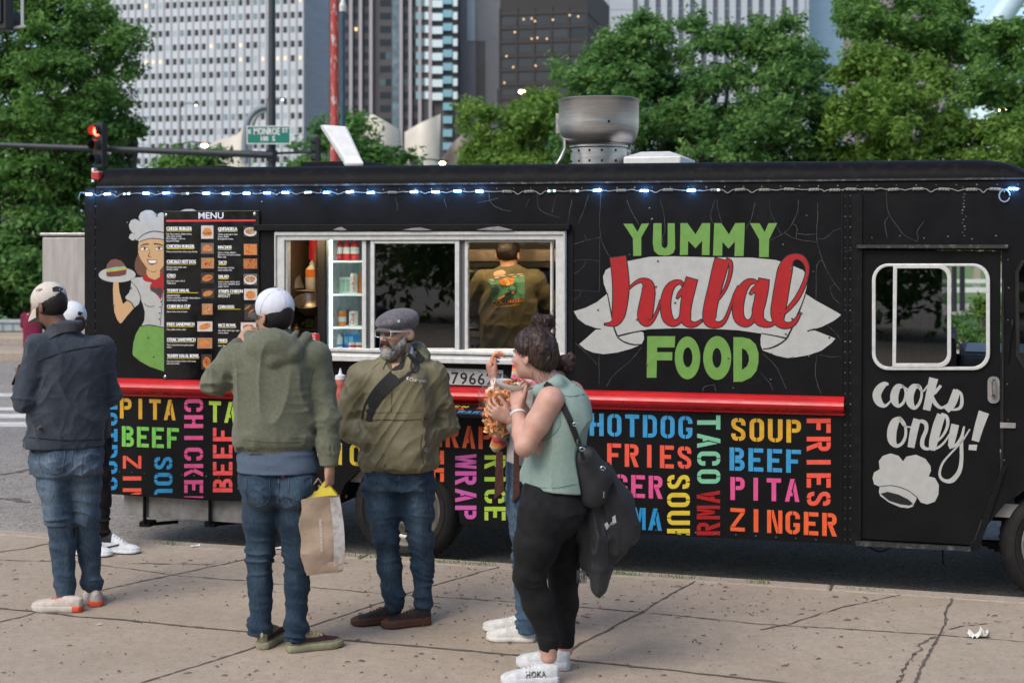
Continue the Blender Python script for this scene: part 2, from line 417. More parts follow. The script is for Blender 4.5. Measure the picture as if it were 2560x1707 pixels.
# cab front: sloped windscreen and short nose (outside the picture, seen from the side)
b = B()
prof = [(xb, zt1 + .03),(xb + .12, zt1 - .05),(xb + .38,1.62),(xb + .95,1.48),(xb + 1.05,1.3),(xb + 1.08,.75),(xb + 1.0,.55),(xb, .5)]
for sd in (.03, WD - .07):
    b.plate([(xb + .001,.5),(xb + 1.0,.55),(xb + 1.08,.75),(xb + 1.05,1.3),(xb + .95,1.48),(xb + .38,1.62),(xb + .001,1.6)],[], fs_, sd, sd + .04)
for sd in (.03, WD - .07): b.plate([(xb + .001,1.601),(xb + .375,1.621),(xb + .30,1.9),(xb + .001,1.9)],[], fs_, sd + .003, sd + .037); b.plate([(xb + .001, zt1 - .2),(xb + .14, zt1 - .14),(xb + .10, zt1),(xb + .001, zt1)],[], fs_, sd + .003, sd + .037)
for i in (2,3,4,5):
    (u0, v0),(u1, v1) = prof[i], prof[i + 1]; b.add([(u0,.071, v0),(u1,.071, v1),(u1, WD - .071, v1),(u0, WD - .071, v0)],[(0,1,2,3)])
b.build('nose', M['black_paint'], TRK)
b = B(); b.add([(xb + .12,.071, zt1 - .05),(xb + .375,.071,1.63),(xb + .375, WD - .071,1.63),(xb + .12, WD - .071, zt1 - .05)],[(0,1,2,3)])
b.build('windscreen', M['glass_cab'], TRK)
# pillar strips and corner trim
for x0, x1, d in ((2103,2108,-.004),(2118,2122,-.004),(2131,2156,-.012)):
    pts = [T2(x0,486), T2(x1,486), T2(x1 - 4,1362 + (x1 > 2130) * 2), T2(x0 - 4,1360)]
    b = B(); b.plate(pts, [], fs_, d, -.0005); b.build('pillar_strip', M['black_trim'], TRK)
b = B(); b.plate([T2(212,472), T2(238,472), T2(238,1232), T2(213,1231)],[], fs_, -.004,-.0005)
b.build('corner_trim', M['black_trim'], TRK)
b = B(); b.plate([T2(2142,612), T2(2520,612), T2(2520,621), T2(2142,620)],[], fs_, -.03,-.0005); b.build('door_header', M['worn_trim'], TRK)
# --- red half-round rail
b = B(); r0 = T2(290,944); r1 = T2(2111,991); q0 = T2(290,989); q1 = T2(2111,1039)
s0 = T2(222,950)[0]; s1 = r1[0]
def rl(s, a, c): return a[1] + (c[1] - a[1]) * (s - a[0]) / (c[0] - a[0])
vs = []; prof = [(-.001,0),(-.012,.01),(-.012,.10),(-.035,.16),(-.058,.28),(-.068,.45),(-.064,.6),(-.045,.75),(-.02,.84),(-.012,.88),(-.012,.985),(-.001,1)]
st = [s0, s1]
for s in st:
    zt, zb = rl(s, r0, r1), rl(s, q0, q1)
    vs += [(s, d, zt + (zb - zt) * v) for d, v in prof]
k = len(prof); b.add(vs, [(j, j + 1, k + j + 1, k + j) for j in range(k - 1)] + [tuple(range(k)), tuple(range(k, 2 * k))])
b.build('red_rail', M['red_paint'], TRK, smooth=35)
# --- rivets
def dome(b, s, z, d=0.0, r=.006, mi=0):
    vs = [(s, d - r * .6, z)]; 
    for ring, (rr, dd) in enumerate(((.6,.42),(1,0))):
        for j in range(6):
            t = math.pi * j / 3; vs.append((s + math.cos(t) * r * rr, d - r * dd, z + math.sin(t) * r * rr))
    fs = [(0,1 + j, 1 + (j + 1) % 6) for j in range(6)] + [(1 + j, 7 + j, 7 + (j + 1) % 6,1 + (j + 1) % 6) for j in range(6)]
    b.add(vs, fs, mi)
M['rivet'] = mat('rivet', (.05,.05,.05),.4,.3, c2=(.3,.3,.3), ns=40, lo=.5, hi=.7)
b = B(); br = B()
for i in range(62):
    s = s0 + .05 + i * .105
    if s < s1: dome(br, s, rl(s, r0, r1) - .007,-.011,.005); dome(br, s, rl(s, q0, q1) + .007,-.011,.005)
for i in range(56):
    s = L0 + .1 + i * .115; dome(b, s, zl(s, zt0, zt1) - .035)
for px in (239,2113,2126):
    for j in range(34):
        y = 490 + j * 26
        if y < (1225 if px < 300 else 1350): s, _, z = T(px, y); dome(b, s, z, 0,.005)
for px, py in [(655,505),(655,1210),(1645,653),(1688,757)] + [(rng.uniform(1440,2090), rng.uniform(520,980)) for _ in range(26)] + [(rng.uniform(250,400), rng.uniform(520,940)) for _ in range(6)] + [(300 + i * 31,1179 + i * 1.6) for i in range(14)] + [(1590 + i * 50,1322 + i * 2.9) for i in range(10)]:
    s, _, z = T(px, py); dome(b, s, z, -.004 if px < 2100 else 0,.007)
for j in range(16): s, _, z = T(2410 + rng.uniform(-5,5),470 + j * 8); dome(b, s, z)
for px, py in ((2180,595),(2250,590),(2310,596),(2370,592),(2430,598),(2490,590),(2520,650),(2522,720),(2520,800),(2521,880),(2518,960),(2520,1050),(2510,1150)):
    s, _, z = T(px, py); dome(b, s, z)
b.build('rivet_rows', M['rivet'], TRK); br.build('rail_rivets', M['red_paint'], TRK)
# --- skirt tank, rear box, exhaust
b = B(); b.plate([T2(296,1238), T2(640,1255), T2(640,1321), T2(600,1313), T2(330,1293), T2(297,1290)],[], fs_, .07,.62)
b.build('under_tank', M['steel_dirty'], TRK, bevel=.01)
b = B()
for x in (352,516):
    s, _, z = T(x, 1240); s2, _, z2 = T(x - 3,1303); b.tube([(s, .05, z),(s, .05, z2 - .01),(s - .02,.09, z2 - .04),(s + .12,.3, z2 - .05)],.013,6); b.box(s - .05, s + .03,.06,.16, z2 - .05, z2 - .015)
b.build('tank_straps', M['black_trim'], TRK)
b = B(); s, _, z = T(270,1290); b.tube([(s, .25, z),(s + .35,.25, z)],.035,12); b.rev([(.036,0),(.043,0),(.043,.02),(.036,.02)],14,(s + .16,.25, z), axis='x'); b.build('exhaust_pipe', M['steel'], TRK, smooth=40)
gb0 = T2(94,592); gb1 = T2(207,1010)
M['box_steel'] = mat('box_steel', (.46,.43,.41),.42,.5, c2=(.36,.33,.31), ns=5, nd=6, rvar=.12, stretch=(4,4,.6))
b = B(); b.box(gb0[0], gb1[0],.05,1.2, gb1[1], gb0[1]); o = b.build('rear_box', M['box_steel'], TRK, bevel=.012)
b = B(); b.box(gb0[0] - .012, gb1[0] - .002,.035,1.21, gb0[1] + .004, gb0[1] + .03); b.build('lid', M['steel'], o, bevel=.008)
b = B(); s, _, z = T(229,437); s2, _, z2 = T(239,438)
b.box(s2 - .035, s2 + .035,-.01,.05, z2 - .035, z2 + .03); b.build('marker_light', mat('red_lens', (.35,.012,.012),.25, coat=.5), TRK, bevel=.012)
b = B(); s, _, z = T(229,448); b.box(s - .014, s + .006,.02,.06, z - .02, T(229,420)[2]); b.build('corner_post', M['white_plastic'], TRK)
# --- wheels
def wheel(name, s, z, d, r):
    w_ = bpy.data.objects.new(name, None); COL.objects.link(w_); w_.parent = TRK; w_.location = (s, d, z)
    b = MB(); b.rev([(r * .66,.02),(r * .70,-.005),(r * .80,-.012),(r * .92,.0),(r * .985,.035),(r, .06),(r, .2),(r * .97,.23),(r * .66,.23)],56, axis='y')
    for i in range(56):
        t = 2 * math.pi * i / 56; c, s_ = math.cos(t), math.sin(t)
        b.add([(c * (r + .001),.055, s_ * (r + .001)),(c * (r + .008),.06, s_ * (r + .008)),(c * (r + .008),.12, s_ * (r + .008)),(math.cos(t + .06) * (r + .008),.06, math.sin(t + .06) * (r + .008)),(math.cos(t + .06) * (r + .008),.12, math.sin(t + .06) * (r + .008)),(math.cos(t + .06) * r, .05, math.sin(t + .06) * r)],[(1,2,4,3),(0,1,3,5)])
    b.rev([(r * .78,-.0125),(r * .79,-.017),(r * .80,-.0125)],48, axis='y')
    b.build('tyre', M['rubber'], w_, smooth=50)
    b = MB(); b.rev([(r * .67,.03),(r * .69,.0),(r * .66,-.004),(r * .64,.015),(r * .60,.05),(r * .52,.07),(r * .36,.06),(r * .33,.045),(r * .26,.03),(r * .25,-.03),(r * .20,-.05),(0.001,-.055)],40, axis='y')
    for i in range(8):
        t = 2 * math.pi * i / 8; cx, cz = math.cos(t) * r * .30, math.sin(t) * r * .30; b.rev([(.014,.05),(.014,.012),(.009,.0),(.0005,.0)],6,(cx, 0,-cz), axis='y')
    b.build('rim', M['steel'], w_, smooth=35)
    return w_
ws, _, _ = T(1004,1270); wheel('wheel', ws, .385,.04,.375)
fsx = T(2672,1270)[0]; wheel('wheel', fsx, .385,.05,.375)
for s in (ws, fsx):
    o = wheel('wheel', s, .385, WD - .27,.375)
b = MB(); b.rev([(.07,.25),(.07, WD - .3)],12,(ws, 0,.385), axis='y'); b.rev([(.07,.25),(.07, WD - .3)],12,(fsx, 0,.385), axis='y'); b.box(ws + .2, fsx - .3,.6,.75,.42,.58); b.box(ws + .2, fsx - .3,1.6,1.75,.42,.58)
b.build('axle', M['black_trim'], TRK)
b = MB()   # wheel-arch liner
arc = side[14:25]
for i in range(len(arc) - 1):
    p, q = T2(*arc[i]), T2(*arc[i + 1]); b.add([(p[0],.061, p[1]),(q[0],.061, q[1]),(q[0],.5, q[1]),(p[0],.5, p[1])],[(0,1,2,3)])
b.build('wheel_arch', M['black_trim'], TRK)
b = MB(); p = T2(842,1240)
b.tube([(p[0],.1, p[1]),(p[0] + .03,.1, p[1] - .02)],.012,8); b.build('reflector', mat('amber', (.6,.22,.04),.3), TRK)
# running board, springs and wires under the door
b = B(); b.plate([T2(2140,1350), T2(2427,1366), T2(2427,1376), T2(2140,1362)],[], fs_, -.02,-.0006); b.build('door_sill', M['worn_trim'], TRK)
b = B(); pts = [T(2170 + 7 * i, 1363 + i * .6,.1) for i in range(9)]; b.tube([(s, .1, z - .03 * math.sin(math.pi * i / 8)) for i, (s, _, z) in enumerate(pts)],.005,5)
b.build('hanging_wire', M['black_trim'], TRK); b = B(); s, _, z = T(2356,1372); b.tube([(s, .1, z),(s, .1, z - .1),(s + .01,.1, z - .11)],.006,5); b.build('drain_rod', M['black_trim'], TRK)
b = B()
for i in range(5):
    s, _, z = T(2440 + i * 16,1378 + i * 7); b.box(s, fsx, .3,.38, z - .012, z)
b.build('leaf_spring', M['black_trim'], TRK)
# --- door
D = bpy.data.objects.new('door', None); COL.objects.link(D); D.parent = TRK
dw = rrect(2181,660,2474,924,40)
dpan = [(2145,625),(2502,629),(2500,1150),(2494,1195),(2477,1235),(2436,1348),(2424,1362),(2145,1346)]
b = B(); b.plate([T2(*p) for p in dpan],[[T2(*p) for p in dw]], fs_, .012,.05); b.build('door_panel', M['black_paint'], D)
b = B(); b.plate([T2(*p) for p in rrect(2180,659,2475,925,41)],[[T2(*p) for p in rrect(2189,666,2465,917,34)]], fs_, -.006,.03); b.build('window_frame', M['frame_white'], D, bevel=.004)
b = B(); b.plate([T2(*p) for p in [(2233,661)] + rrect(2300,661,2378,918,30)[0:14] + [(2231,918)]],[[T2(*p) for p in [(2243,671)] + rrect(2300,671,2368,908,24)[0:14] + [(2240,908)]]], fs_, -.010,.02); b.build('sliding_sash', M['frame_white'], D, bevel=.004)
b = B(); b.poly(Tp([(2241,671),(2370,671),(2370,910),(2238,910)],.008)); b.build('sash_glass', M['glass_dark'], D)
b = B(); b.poly(Tp([(2187,664),(2238,664),(2238,918),(2187,918)],.022)); b.build('window_glass', M['glass_dark'], D)
b = B(); b.plate([T2(*p) for p in rrect(2469,941,2499,1008,13)],[], fs_, -.006,.014); b.build('handle_plate', M['steel_dirty'], D, bevel=.003)
b = B(); b.tube([T(2484,950,-.008), T(2484,953,-.035), T(2484,985,-.04), T(2483,990,-.012)],.011,8); b.build('handle', M['chrome'], D, smooth=40)
b = B(); b.plate([T2(*p) for p in [(2500,1055),(2540,1057),(2539,1070),(2500,1069)]],[], fs_, -.012,-.001); b.build('hinge', M['steel_dirty'], D, bevel=.003)
b = B(); b.tube([T(2508,700,-.004), T(2506,1150,-.004), T(2499,1200,-.004), T(2480,1240,-.004), T(2440,1352,-.004)],.008,6); b.build('door_seal', M['rubber'], D)
b = B(); b.plate([T2(2428,1378), T2(2506,1160), T2(2516,1165), T2(2448,1372)],[], fs_, -.012,-.0006); b.build('door_edge', M['black_trim'], TRK)
b = B(); b.tube([T(2531,800,-.008), T(2531,812,-.02), T(2528,822,-.02), T(2522,870,-.012), T(2520,905,-.006)],.006,6); b.build('cable', M['black_trim'], TRK)
b = B(); b.poly(Tp(qwin, .03)); b.build('quarter_glass', M['glass_cab'], TRK)
b = B(); b.plate([T2(*p) for p in grow(qwin, 5)],[[T2(*p) for p in grow(qwin, -4)]], fs_, -.012,.0); b.build('quarter_window_seal', M['rubber'], TRK)
# cab inside: bulkhead behind the seats, dash, seats, far door post
b = B(); xs = T(2180,800,.3)[0]
b.box(xs - .12, xs - .1,.08,1.55, zf, zt1 - .01); b.build('bulkhead', M['dark'], TRK)
M['curtain'] = mat('curtain', (.02,.02,.021),.8, c2=(.07,.06,.05), ns=3, stretch=(30,30,.6), lo=.45, hi=.7)
b = B(); vs = []
for i in range(40):
    s = xs - .06 + i * .0115; d = .34 + .022 * math.sin(i * 1.3) + i * .004; vs += [(s, d, zf + .02),(s, d, 2.3)]
b.add(vs, [(2 * i, 2 * i + 1,2 * i + 3,2 * i + 2) for i in range(39)]); b.build('curtain', M['curtain'], TRK, smooth=60)
b = B(); a0, a1 = T(2262,842,.55), T(2391,835,.55)
b.box(a0[0], a1[0],.5,.95, zf, a1[2] - .035); b.build('engine_cover', M['dark'], TRK, bevel=.02)
b = B(); b.box(a0[0] - .005, a1[0] + .005,.49,.96, a1[2] - .03, a1[2] + .02); b.build('cover_top', mat('grey_padding', (.30,.31,.32),.7, c2=(.22,.23,.24), ns=30), TRK, bevel=.012)
b = B(); c0 = T(2398,884,1.0); b.box(c0[0], xb + .1,.95,2.2, zf + .2, c0[2]); b.build('dashboard', mat('grey_dash', (.18,.19,.19),.6, c2=(.10,.10,.10), ns=12), TRK, bevel=.03)
b = B(); c0 = T(2400,868,1.05)
b.add([(c0[0] + .03,1.1, c0[2] - .03),(c0[0] + .5,1.05, c0[2] - .03),(c0[0] + .55,1.5, c0[2]),(c0[0] + .05,1.55, c0[2])],[(0,1,2,3)]); b.build('paper_stack', M['white_plastic'], TRK)
b = B(); b.tube([T(2345,670, WD - .2), T(2345,905, WD - .2)],.03,8); b.build('door_post', M['black_trim'], TRK)
# --- serving window
SW = bpy.data.objects.new('serving_window', None); COL.objects.link(SW); SW.parent = TRK
fo = [(690,578),(1417,576),(1417,893),(690,876)]; fi = [(714,601),(1391,600),(1391,876),(714,870)]
b = B(); b.plate([T2(*p) for p in fo],[[T2(*p) for p in fi]], fs_, -.02,.07)
b.plate([T2(*p) for p in grow(fo, -3)],[[T2(*p) for p in grow(fo, -12)]], fs_, -.034,-.0205)
b.build('frame', M['frame_white'], SW, bevel=.004)
b = B(); p0, p1 = T(688,877), T(1419,895); p2, p3 = T(688,897), T(1419,912)
b.add([(p0[0],-.022, p0[2]),(p1[0],-.022, p1[2]),(p1[0],-.075, p1[2] - .012),(p0[0],-.075, p0[2] - .012),(p2[0],-.022, p2[2]),(p3[0],-.022, p3[2]),(p3[0],-.075, p3[2]),(p2[0],-.075, p2[2])],[(0,1,2,3),(3,2,6,7),(7,6,5,4),(0,3,7,4),(1,5,6,2)])
b.build('sill', M['frame_white'], SW, bevel=.004)
b = B(); b.plate([T2(642,562), T2(1428,561), T2(1428,575), T2(642,577)],[], fs_, -.05,-.0006); b.plate([T2(642,577.5), T2(687,577.5), T2(687,868), T2(642,866)],[], fs_, -.006,-.0006); b.plate([T2(1420,577), T2(1434,577), T2(1434,930), T2(1420,930)],[], fs_, -.006,-.0006)
b.build('header_box', M['black_trim'], SW, bevel=.006)
M['bare_patch'] = mat('bare_patch', (.28,.27,.25),.6, c2=(.17,.165,.155), ns=30)
b = B()
for x, wd, h in ((858,36,5),(1050,74,4),(1243,92,6)):
    b.poly(Tp([(x - wd / 2,575),(x - wd * .2,575 - h),(x + wd * .1,575 - h * 1.5),(x + wd / 2,575.5),(x + wd * .1,576.5)],-.0525))
b.build('chipped_paint', M['bare_patch'], SW)
def bar(b, x0, x1, y0, y1, d0, d1): b.plate([T2(x0, y0), T2(x1, y0), T2(x1, y1), T2(x0, y1)],[], fs_, d0, d1)
b = B(); bar(b, 714.5,718,601.5,871,-.002,.05); b.build('jamb', M['frame_white'], SW)
b = B(); bar(b, 904.5,915,601.5,877.5,.0,.03); b.build('sash', M['frame_white'], SW, bevel=.003)
b = B()
for x0, x1, d0, d1 in ((927,937,-.008,.025),(1138,1149,-.008,.025)): bar(b, x0, x1,601.5,877.5, d0, d1)
bar(b, 937.3,1137.7,601.5,609,-.008,.024); bar(b, 937.3,1137.7,870,877.6,-.008,.024)
b.build('sash', M['frame_white'], SW, bevel=.003); b = B()
for x0, x1, d0, d1 in ((1160,1168,.012,.045),(1374,1380,.012,.045)): bar(b, x0, x1,601.5,877.5, d0, d1)
bar(b, 1168.3,1373.7,601.5,606,.012,.044); bar(b, 1168.3,1373.7,872,878,.012,.044)
b.build('sash', M['frame_white'], SW, bevel=.003)
b = B(); bar(b, 1149.4,1159.6,601.5,877.5,.02,.06); bar(b, 915.4,926.6,601.5,876,.025,.06); b.build('track', mat('grey_track', (.17,.17,.175),.5,.5), SW)
b = B(); b.poly(Tp([(936,607),(1140,607),(1140,872),(936,872)],.005)); b.build('tinted_pane', glass('window_tint', (.05,.055,.06),.12), SW)
b = B(); b.poly(Tp([(1167,604),(1375,604),(1375,874),(1167,874)],.028)); b.build('clear_pane', glass('window_pane', (.90,.92,.90),.03), SW)
# --- folding counter under the window with its stencilled words
sh0, sh1 = T2(836,1010)[0], T2(1330,1030)[0]; shz = T(1220,1036,-.30)[2]; SHB = T(1220,1012,-.02)[2]; SHD = -.30
def shp(s, d, up=0.0): return (s, d, shz + (SHB - shz) * (d - SHD) / (-.02 - SHD) + up)     # point on the sloping shelf top
b = B(); b.add([shp(sh0, SHD), shp(sh1, SHD), shp(sh1,-.02), shp(sh0,-.02), shp(sh0, SHD, -.025), shp(sh1, SHD, -.025), shp(sh1,-.02,-.025), shp(sh0,-.02,-.025)],[(0,1,2,3),(4,7,6,5),(0,4,5,1),(1,5,6,2),(2,6,7,3),(3,7,4,0)]); SHELF = b.build('counter_shelf', M['black_paint'], TRK, bevel=.003)
b = B()
for s in (sh0 + .1, sh1 - .1): b.tube([shp(s, -.24,-.03),(s, -.03, shz - .2)],.012,6)
b.build('bracket', M['black_trim'], SHELF)
# ------------------------------------------------------------------ painted art on the truck side
_lay = [0]
def lay(step=.0004, base=None):
    if base is not None: _lay[0] = base
    _lay[0] += step; return -_lay[0]
def crop(s, ox, oy): return lambda x, y: (ox + x / s, oy + y / s)
def flat(b, fn, pts, d, mi=0): b.poly(Tp([fn(*p) for p in pts], d), mi)
def ring(b, fn, outer, hole, d, mi=0):
    loops = [[Vector((*T2(*fn(*p)),0)) for p in lp] for lp in (outer, hole)]
    tri = tessellate_polygon(loops); fl = [p for lp in loops for p in lp]
    b.add([(p.x, d, p.y) for p in fl],[tuple(t) for t in tri], mi)
def brush(b, fn, pts, d, grow_=0, mi=0, n=7, slant=0):
    """brush stroke: centre line (x, y, width)"""
    c = catmull(pts, n); vs = []
    for i, (x, y, wd) in enumerate(c):
        x0, y0, _ = c[max(i - 1,0)]; x1, y1, _ = c[min(i + 1, len(c) - 1)]; L = math.hypot(x1 - x0, y1 - y0) or 1
        nx, ny = -(y1 - y0) / L, (x1 - x0) / L; h = max(.5, wd / 2 + grow_)
        ex = 0
        if grow_ and i == 0: ex = -grow_
        if grow_ and i == len(c) - 1: ex = grow_
        cx, cy = x + (x1 - x0) / L * ex, y + (y1 - y0) / L * ex
        vs += [fn(cx + nx * h, cy + ny * h), fn(cx - nx * h, cy - ny * h)]
    k = len(c); b.add(Tp(vs, d),[(2 * i, 2 * i + 1,2 * i + 3,2 * i + 2) for i in range(k - 1)], mi)
P = {k: paint('paint_' + k, *v) for k, v in dict(
    green=((102,148,64),(114,160,74)), white=((186,186,182),(174,174,170)), red=((176,8,18),(158,6,15)), ink=((12,12,13),(18,18,18)),
    skin=((205,164,118),(200,158,112)), brown=((112,68,48),(100,60,42)), dkbrown=((78,38,22),), mint=((128,196,156),(112,184,150)), yellow=((220,172,44),(206,150,30)), lime=((186,206,66),(150,196,70)),
    leaf=((100,192,84),(140,208,80)), pink=((226,88,146),(214,70,130)), blue=((34,140,196),(70,160,205)), blue2=((20,130,190),(36,150,200)), coral=((238,92,92),(230,62,56)), tomato=((234,78,56),(240,92,70)), orange=((240,104,52),(236,84,40)), gold=((216,184,44),(224,200,60)),
    patty=((112,56,52),(96,44,44)), bun=((126,78,70),(112,64,58)), grey=((60,60,62),(44,44,46)), teeth=((225,226,222),), mouth=((110,62,56),(124,72,62)), violet=((200,96,176),(214,80,160))).items()}
# halal emblem
f5 = crop(3.1365,1400,500)
b = MB(); d = lay(base=.0015)
flat(b, f5,[(370,735),(290,800),(200,845),(108,872),(140,930),(200,975),(280,1003),(330,1012),(280,1016),(220,1070),(150,1130),(200,1170),(260,1195),(340,1208),(450,1195),(560,1165),(640,1130),(660,1090),(655,1040),(640,1032),(560,1045),(470,1040),(420,980)], d)
flat(b, f5,[(1925,735),(2010,790),(2120,850),(2207,900),(2150,945),(2050,995),(1945,1025),(2000,1022),(2070,1050),(2160,1085),(2130,1120),(2050,1180),(1950,1215),(1850,1232),(1780,1237),(1700,1220),(1590,1178),(1575,1140),(1572,1090),(1580,1048),(1700,1060),(1770,1060),(1830,980),(1880,860)], d)
d = lay()
flat(b, f5,[(520,482),(700,446),(900,442),(1200,450),(1500,452),(1690,470),(1800,505),(1905,550),(1948,600),(1930,700),(1900,800),(1860,890),(1830,965),(1780,1082),(1600,1050),(1400,1020),(1200,1010),(900,1005),(700,1012),(560,1035),(452,1066),(430,1000),(400,880),(375,740),(345,660),(338,600),(358,550),(400,525)], d)
b.build('banner', P['white'], TRK, fix=False)
b = MB(); d = lay()
for st in ([(372,730,8),(400,880,10),(425,1000,12),(450,1068,14)],[(450,1068,14),(540,1045,12),(650,1022,8)],[(450,1075,10),(500,1110,12),(570,1132,12),(640,1132,8)],[(1925,740,8),(1885,850,10),(1830,980,12),(1780,1082,16)],
           [(1780,1085,14),(1690,1065,10),(1580,1045,8)],[(1780,1085,10),(1720,1130,14),(1650,1160,12),(1590,1168,8)],[(265,1003,3),(318,1012,10)],[(1940,1028,12),(2000,1008,6)]):
    brush(b, f5, st, d)
hal = [[(455,448,122),(470,560,124),(478,680,124),(472,800,112),(458,900,96),(435,955,60),(400,972,28),(352,974,6)],
       [(543,692,8),(590,652,16),(640,632,30),(685,660,80),(695,720,96),(680,820,108),(668,900,112),(668,940,90),(690,962,50),(725,942,22),(760,880,14),(790,790,10)],
       [(962,668,12),(945,645,24),(895,655,44),(855,700,64),(832,780,74),(830,860,76),(848,930,74),(890,963,52),(935,945,34),(960,890,20)],
       [(1035,618,86),(1015,690,90),(998,770,84),(985,860,78),(985,930,78),(1012,968,52),(1060,975,30),(1112,945,14)],[(920,770,8),(940,738,30),(985,700,54)],
       [(1272,470,110),(1248,560,108),(1218,680,100),(1188,800,98),(1172,900,98),(1180,950,90),(1212,975,52),(1260,972,34),(1300,930,20),(1340,830,14),(1370,740,12),(1400,678,10)],
       [(1305,470,26),(1336,492,26),(1338,560,22),(1312,660,18),(1270,740,14),(1218,805,10)],
       [(1548,668,12),(1530,640,24),(1480,645,46),(1435,695,66),(1405,780,78),(1395,870,80),(1412,935,74),(1460,966,52),(1505,945,34),(1525,890,22)],
       [(1600,622,76),(1588,690,90),(1570,790,86),(1552,870,82),(1560,935,76),(1602,968,52),(1650,975,30),(1695,955,18)],[(1492,735,10),(1520,708,36),(1560,680,48)],
       [(1850,440,36),(1800,468,66),(1768,540,105),(1748,640,110),(1728,760,112),(1710,880,106),(1718,945,82),(1755,980,50),(1810,978,36),(1850,943,26),(1885,885,8)],
       [(1840,440,36),(1895,455,40),(1930,500,32),(1940,560,24),(1918,650,26),(1865,760,30),(1812,830,26),(1762,885,14)]]
for st in hal: brush(b, f5, st, lay(.00005),8)
b.build('black_outline', P['ink'], TRK, fix=False)
b = MB(); lay(.0004)
for st in hal: brush(b, f5, st, lay(.00005))
b.build('red_script_lettering', P['red'], TRK, fix=False)
b = MB(); d = lay(base=.0015)
flat(b, f5,[(497,187),(570,187),(608,252),(640,187),(700,183),(638,295),(638,437),(575,440),(572,300)], d)
flat(b, f5,[(733,183),(797,183),(797,345),(802,368),(822,380),(840,368),(845,345),(845,183),(900,183),(903,380),(890,415),(860,432),(820,437),(770,430),(738,400),(728,340)], d)
flat(b, f5,[(945,182),(1000,182),(1063,270),(1115,182),(1178,182),(1172,432),(1113,432),(1115,320),(1063,378),(1005,320),(1003,430),(940,432)], d)
flat(b, f5,[(1210,182),(1265,182),(1325,270),(1375,182),(1450,180),(1440,440),(1368,440),(1372,325),(1322,382),(1275,330),(1272,437),(1200,437)], d)
flat(b, f5,[(1490,183),(1565,183),(1605,252),(1635,183),(1703,181),(1640,310),(1637,448),(1562,448),(1562,310)], d)
b.build('green_lettering', P['green'], TRK, fix=False); b = MB()
flat(b, f5,[(685,1067),(903,1067),(900,1155),(762,1155),(762,1192),(882,1192),(880,1256),(760,1256),(757,1392),(680,1392)], d)
ring(b, f5, ell(1000,1237,100,168,28), ell(1002,1232,37,78,20), d)
ring(b, f5, ell(1233,1238,110,172,28), ell(1231,1237,36,78,20), d)
ring(b, f5,[(1360,1075),(1430,1075),(1490,1090),(1535,1130),(1557,1200),(1557,1270),(1540,1340),(1500,1390),(1430,1423),(1360,1425)],[(1427,1160),(1460,1180),(1480,1220),(1482,1260),(1468,1300),(1427,1332)], d)
b.build('green_lettering', P['green'], TRK, fix=False)
# cooks only!
f8 = crop(2.528,2100,900)
DZ = .0105; b = MB(); _lay[0] = -DZ
for st in ([(305,152,12),(278,155,34),(247,185,50),(232,225,52),(247,268,44),(280,290,20),(310,270,10),(332,235,6)],
           [(400,165,14),(365,172,40),(345,215,50),(345,258,46),(368,290,22),(400,268,16),(415,220,14),(408,178,12),(390,160,10),(430,188,8)],
           [(505,165,14),(465,172,40),(442,220,48),(444,272,44),(470,303,22),(500,275,16),(516,220,14),(508,172,12),(490,158,10),(520,200,8),(555,160,8)],
           [(592,116,56),(572,200,50),(547,316,46)],[(637,162,16),(602,203,20),(582,222,18),(600,270,24),(640,302,16),(690,275,8)],
           [(672,318,40),(702,285,48),(722,240,50),(738,190,44)],[(735,188,12),(765,215,16),(770,270,20),(757,303,18),(720,314,12),(672,312,8)],
           [(385,365,18),(348,392,50),(328,450,58),(330,510,50),(358,543,22),(395,522,18),(415,470,16),(408,405,14),(378,365,12),(402,415,8),(452,425,8)],
           [(487,374,46),(467,450,48),(448,552,42)],[(470,450,8),(500,390,18),(538,398,24),(545,440,22),(522,500,24),(522,545,24),(555,562,16),(590,540,10)],
           [(640,345,52),(615,420,58),(592,510,54),(582,570,38)],[(640,342,18),(674,360,20),(680,410,18),(655,470,14),(605,525,8)],[(575,562,20),(620,553,14),(660,518,12),(692,470,8)],
           [(728,408,48),(712,480,46),(700,545,34)],[(690,552,20),(730,538,16),(765,490,14),(785,420,10)],[(782,430,12),(768,520,20),(768,620,22),(755,700,26),(715,755,30),(675,766,22),(640,748,16),(630,710,14),(650,650,12),(700,590,10),(770,515,8),(820,438,8)],
           [(910,330,66),(880,420,56),(855,512,46)]):
    brush(b, f8, st, lay(.00005) + 0,1)
flat(b, f8,[(815,535),(868,535),(862,572),(812,568)], lay(.00005))
flat(b, f8,[(205,745),(215,710),(250,690),(245,640),(270,605),(320,590),(370,605),(398,640),(420,610),(480,598),(540,625),(572,670),(575,700),(560,735),(600,745),(625,790),(622,850),(600,895),(550,912),(510,900),(490,870),(465,925),(430,936),(380,930),(310,900),(255,860),(245,835),(250,800),(215,785)], lay(.00005))
o = b.build('white_script_lettering', P['white'], D, fix=False)
b = MB(); dd = lay(.0004)
flat(b, f8,[(255,845),(300,832),(370,850),(430,880),(462,908),(440,920),(380,912),(310,890)], dd)
for st in ([(245,800,4),(330,794,5),(420,820,5),(488,868,5)],[(488,868,5),(478,895,5),(460,925,5)]): brush(b, f8, st, dd)
b.build('black_outline', P['ink'], D, fix=False)
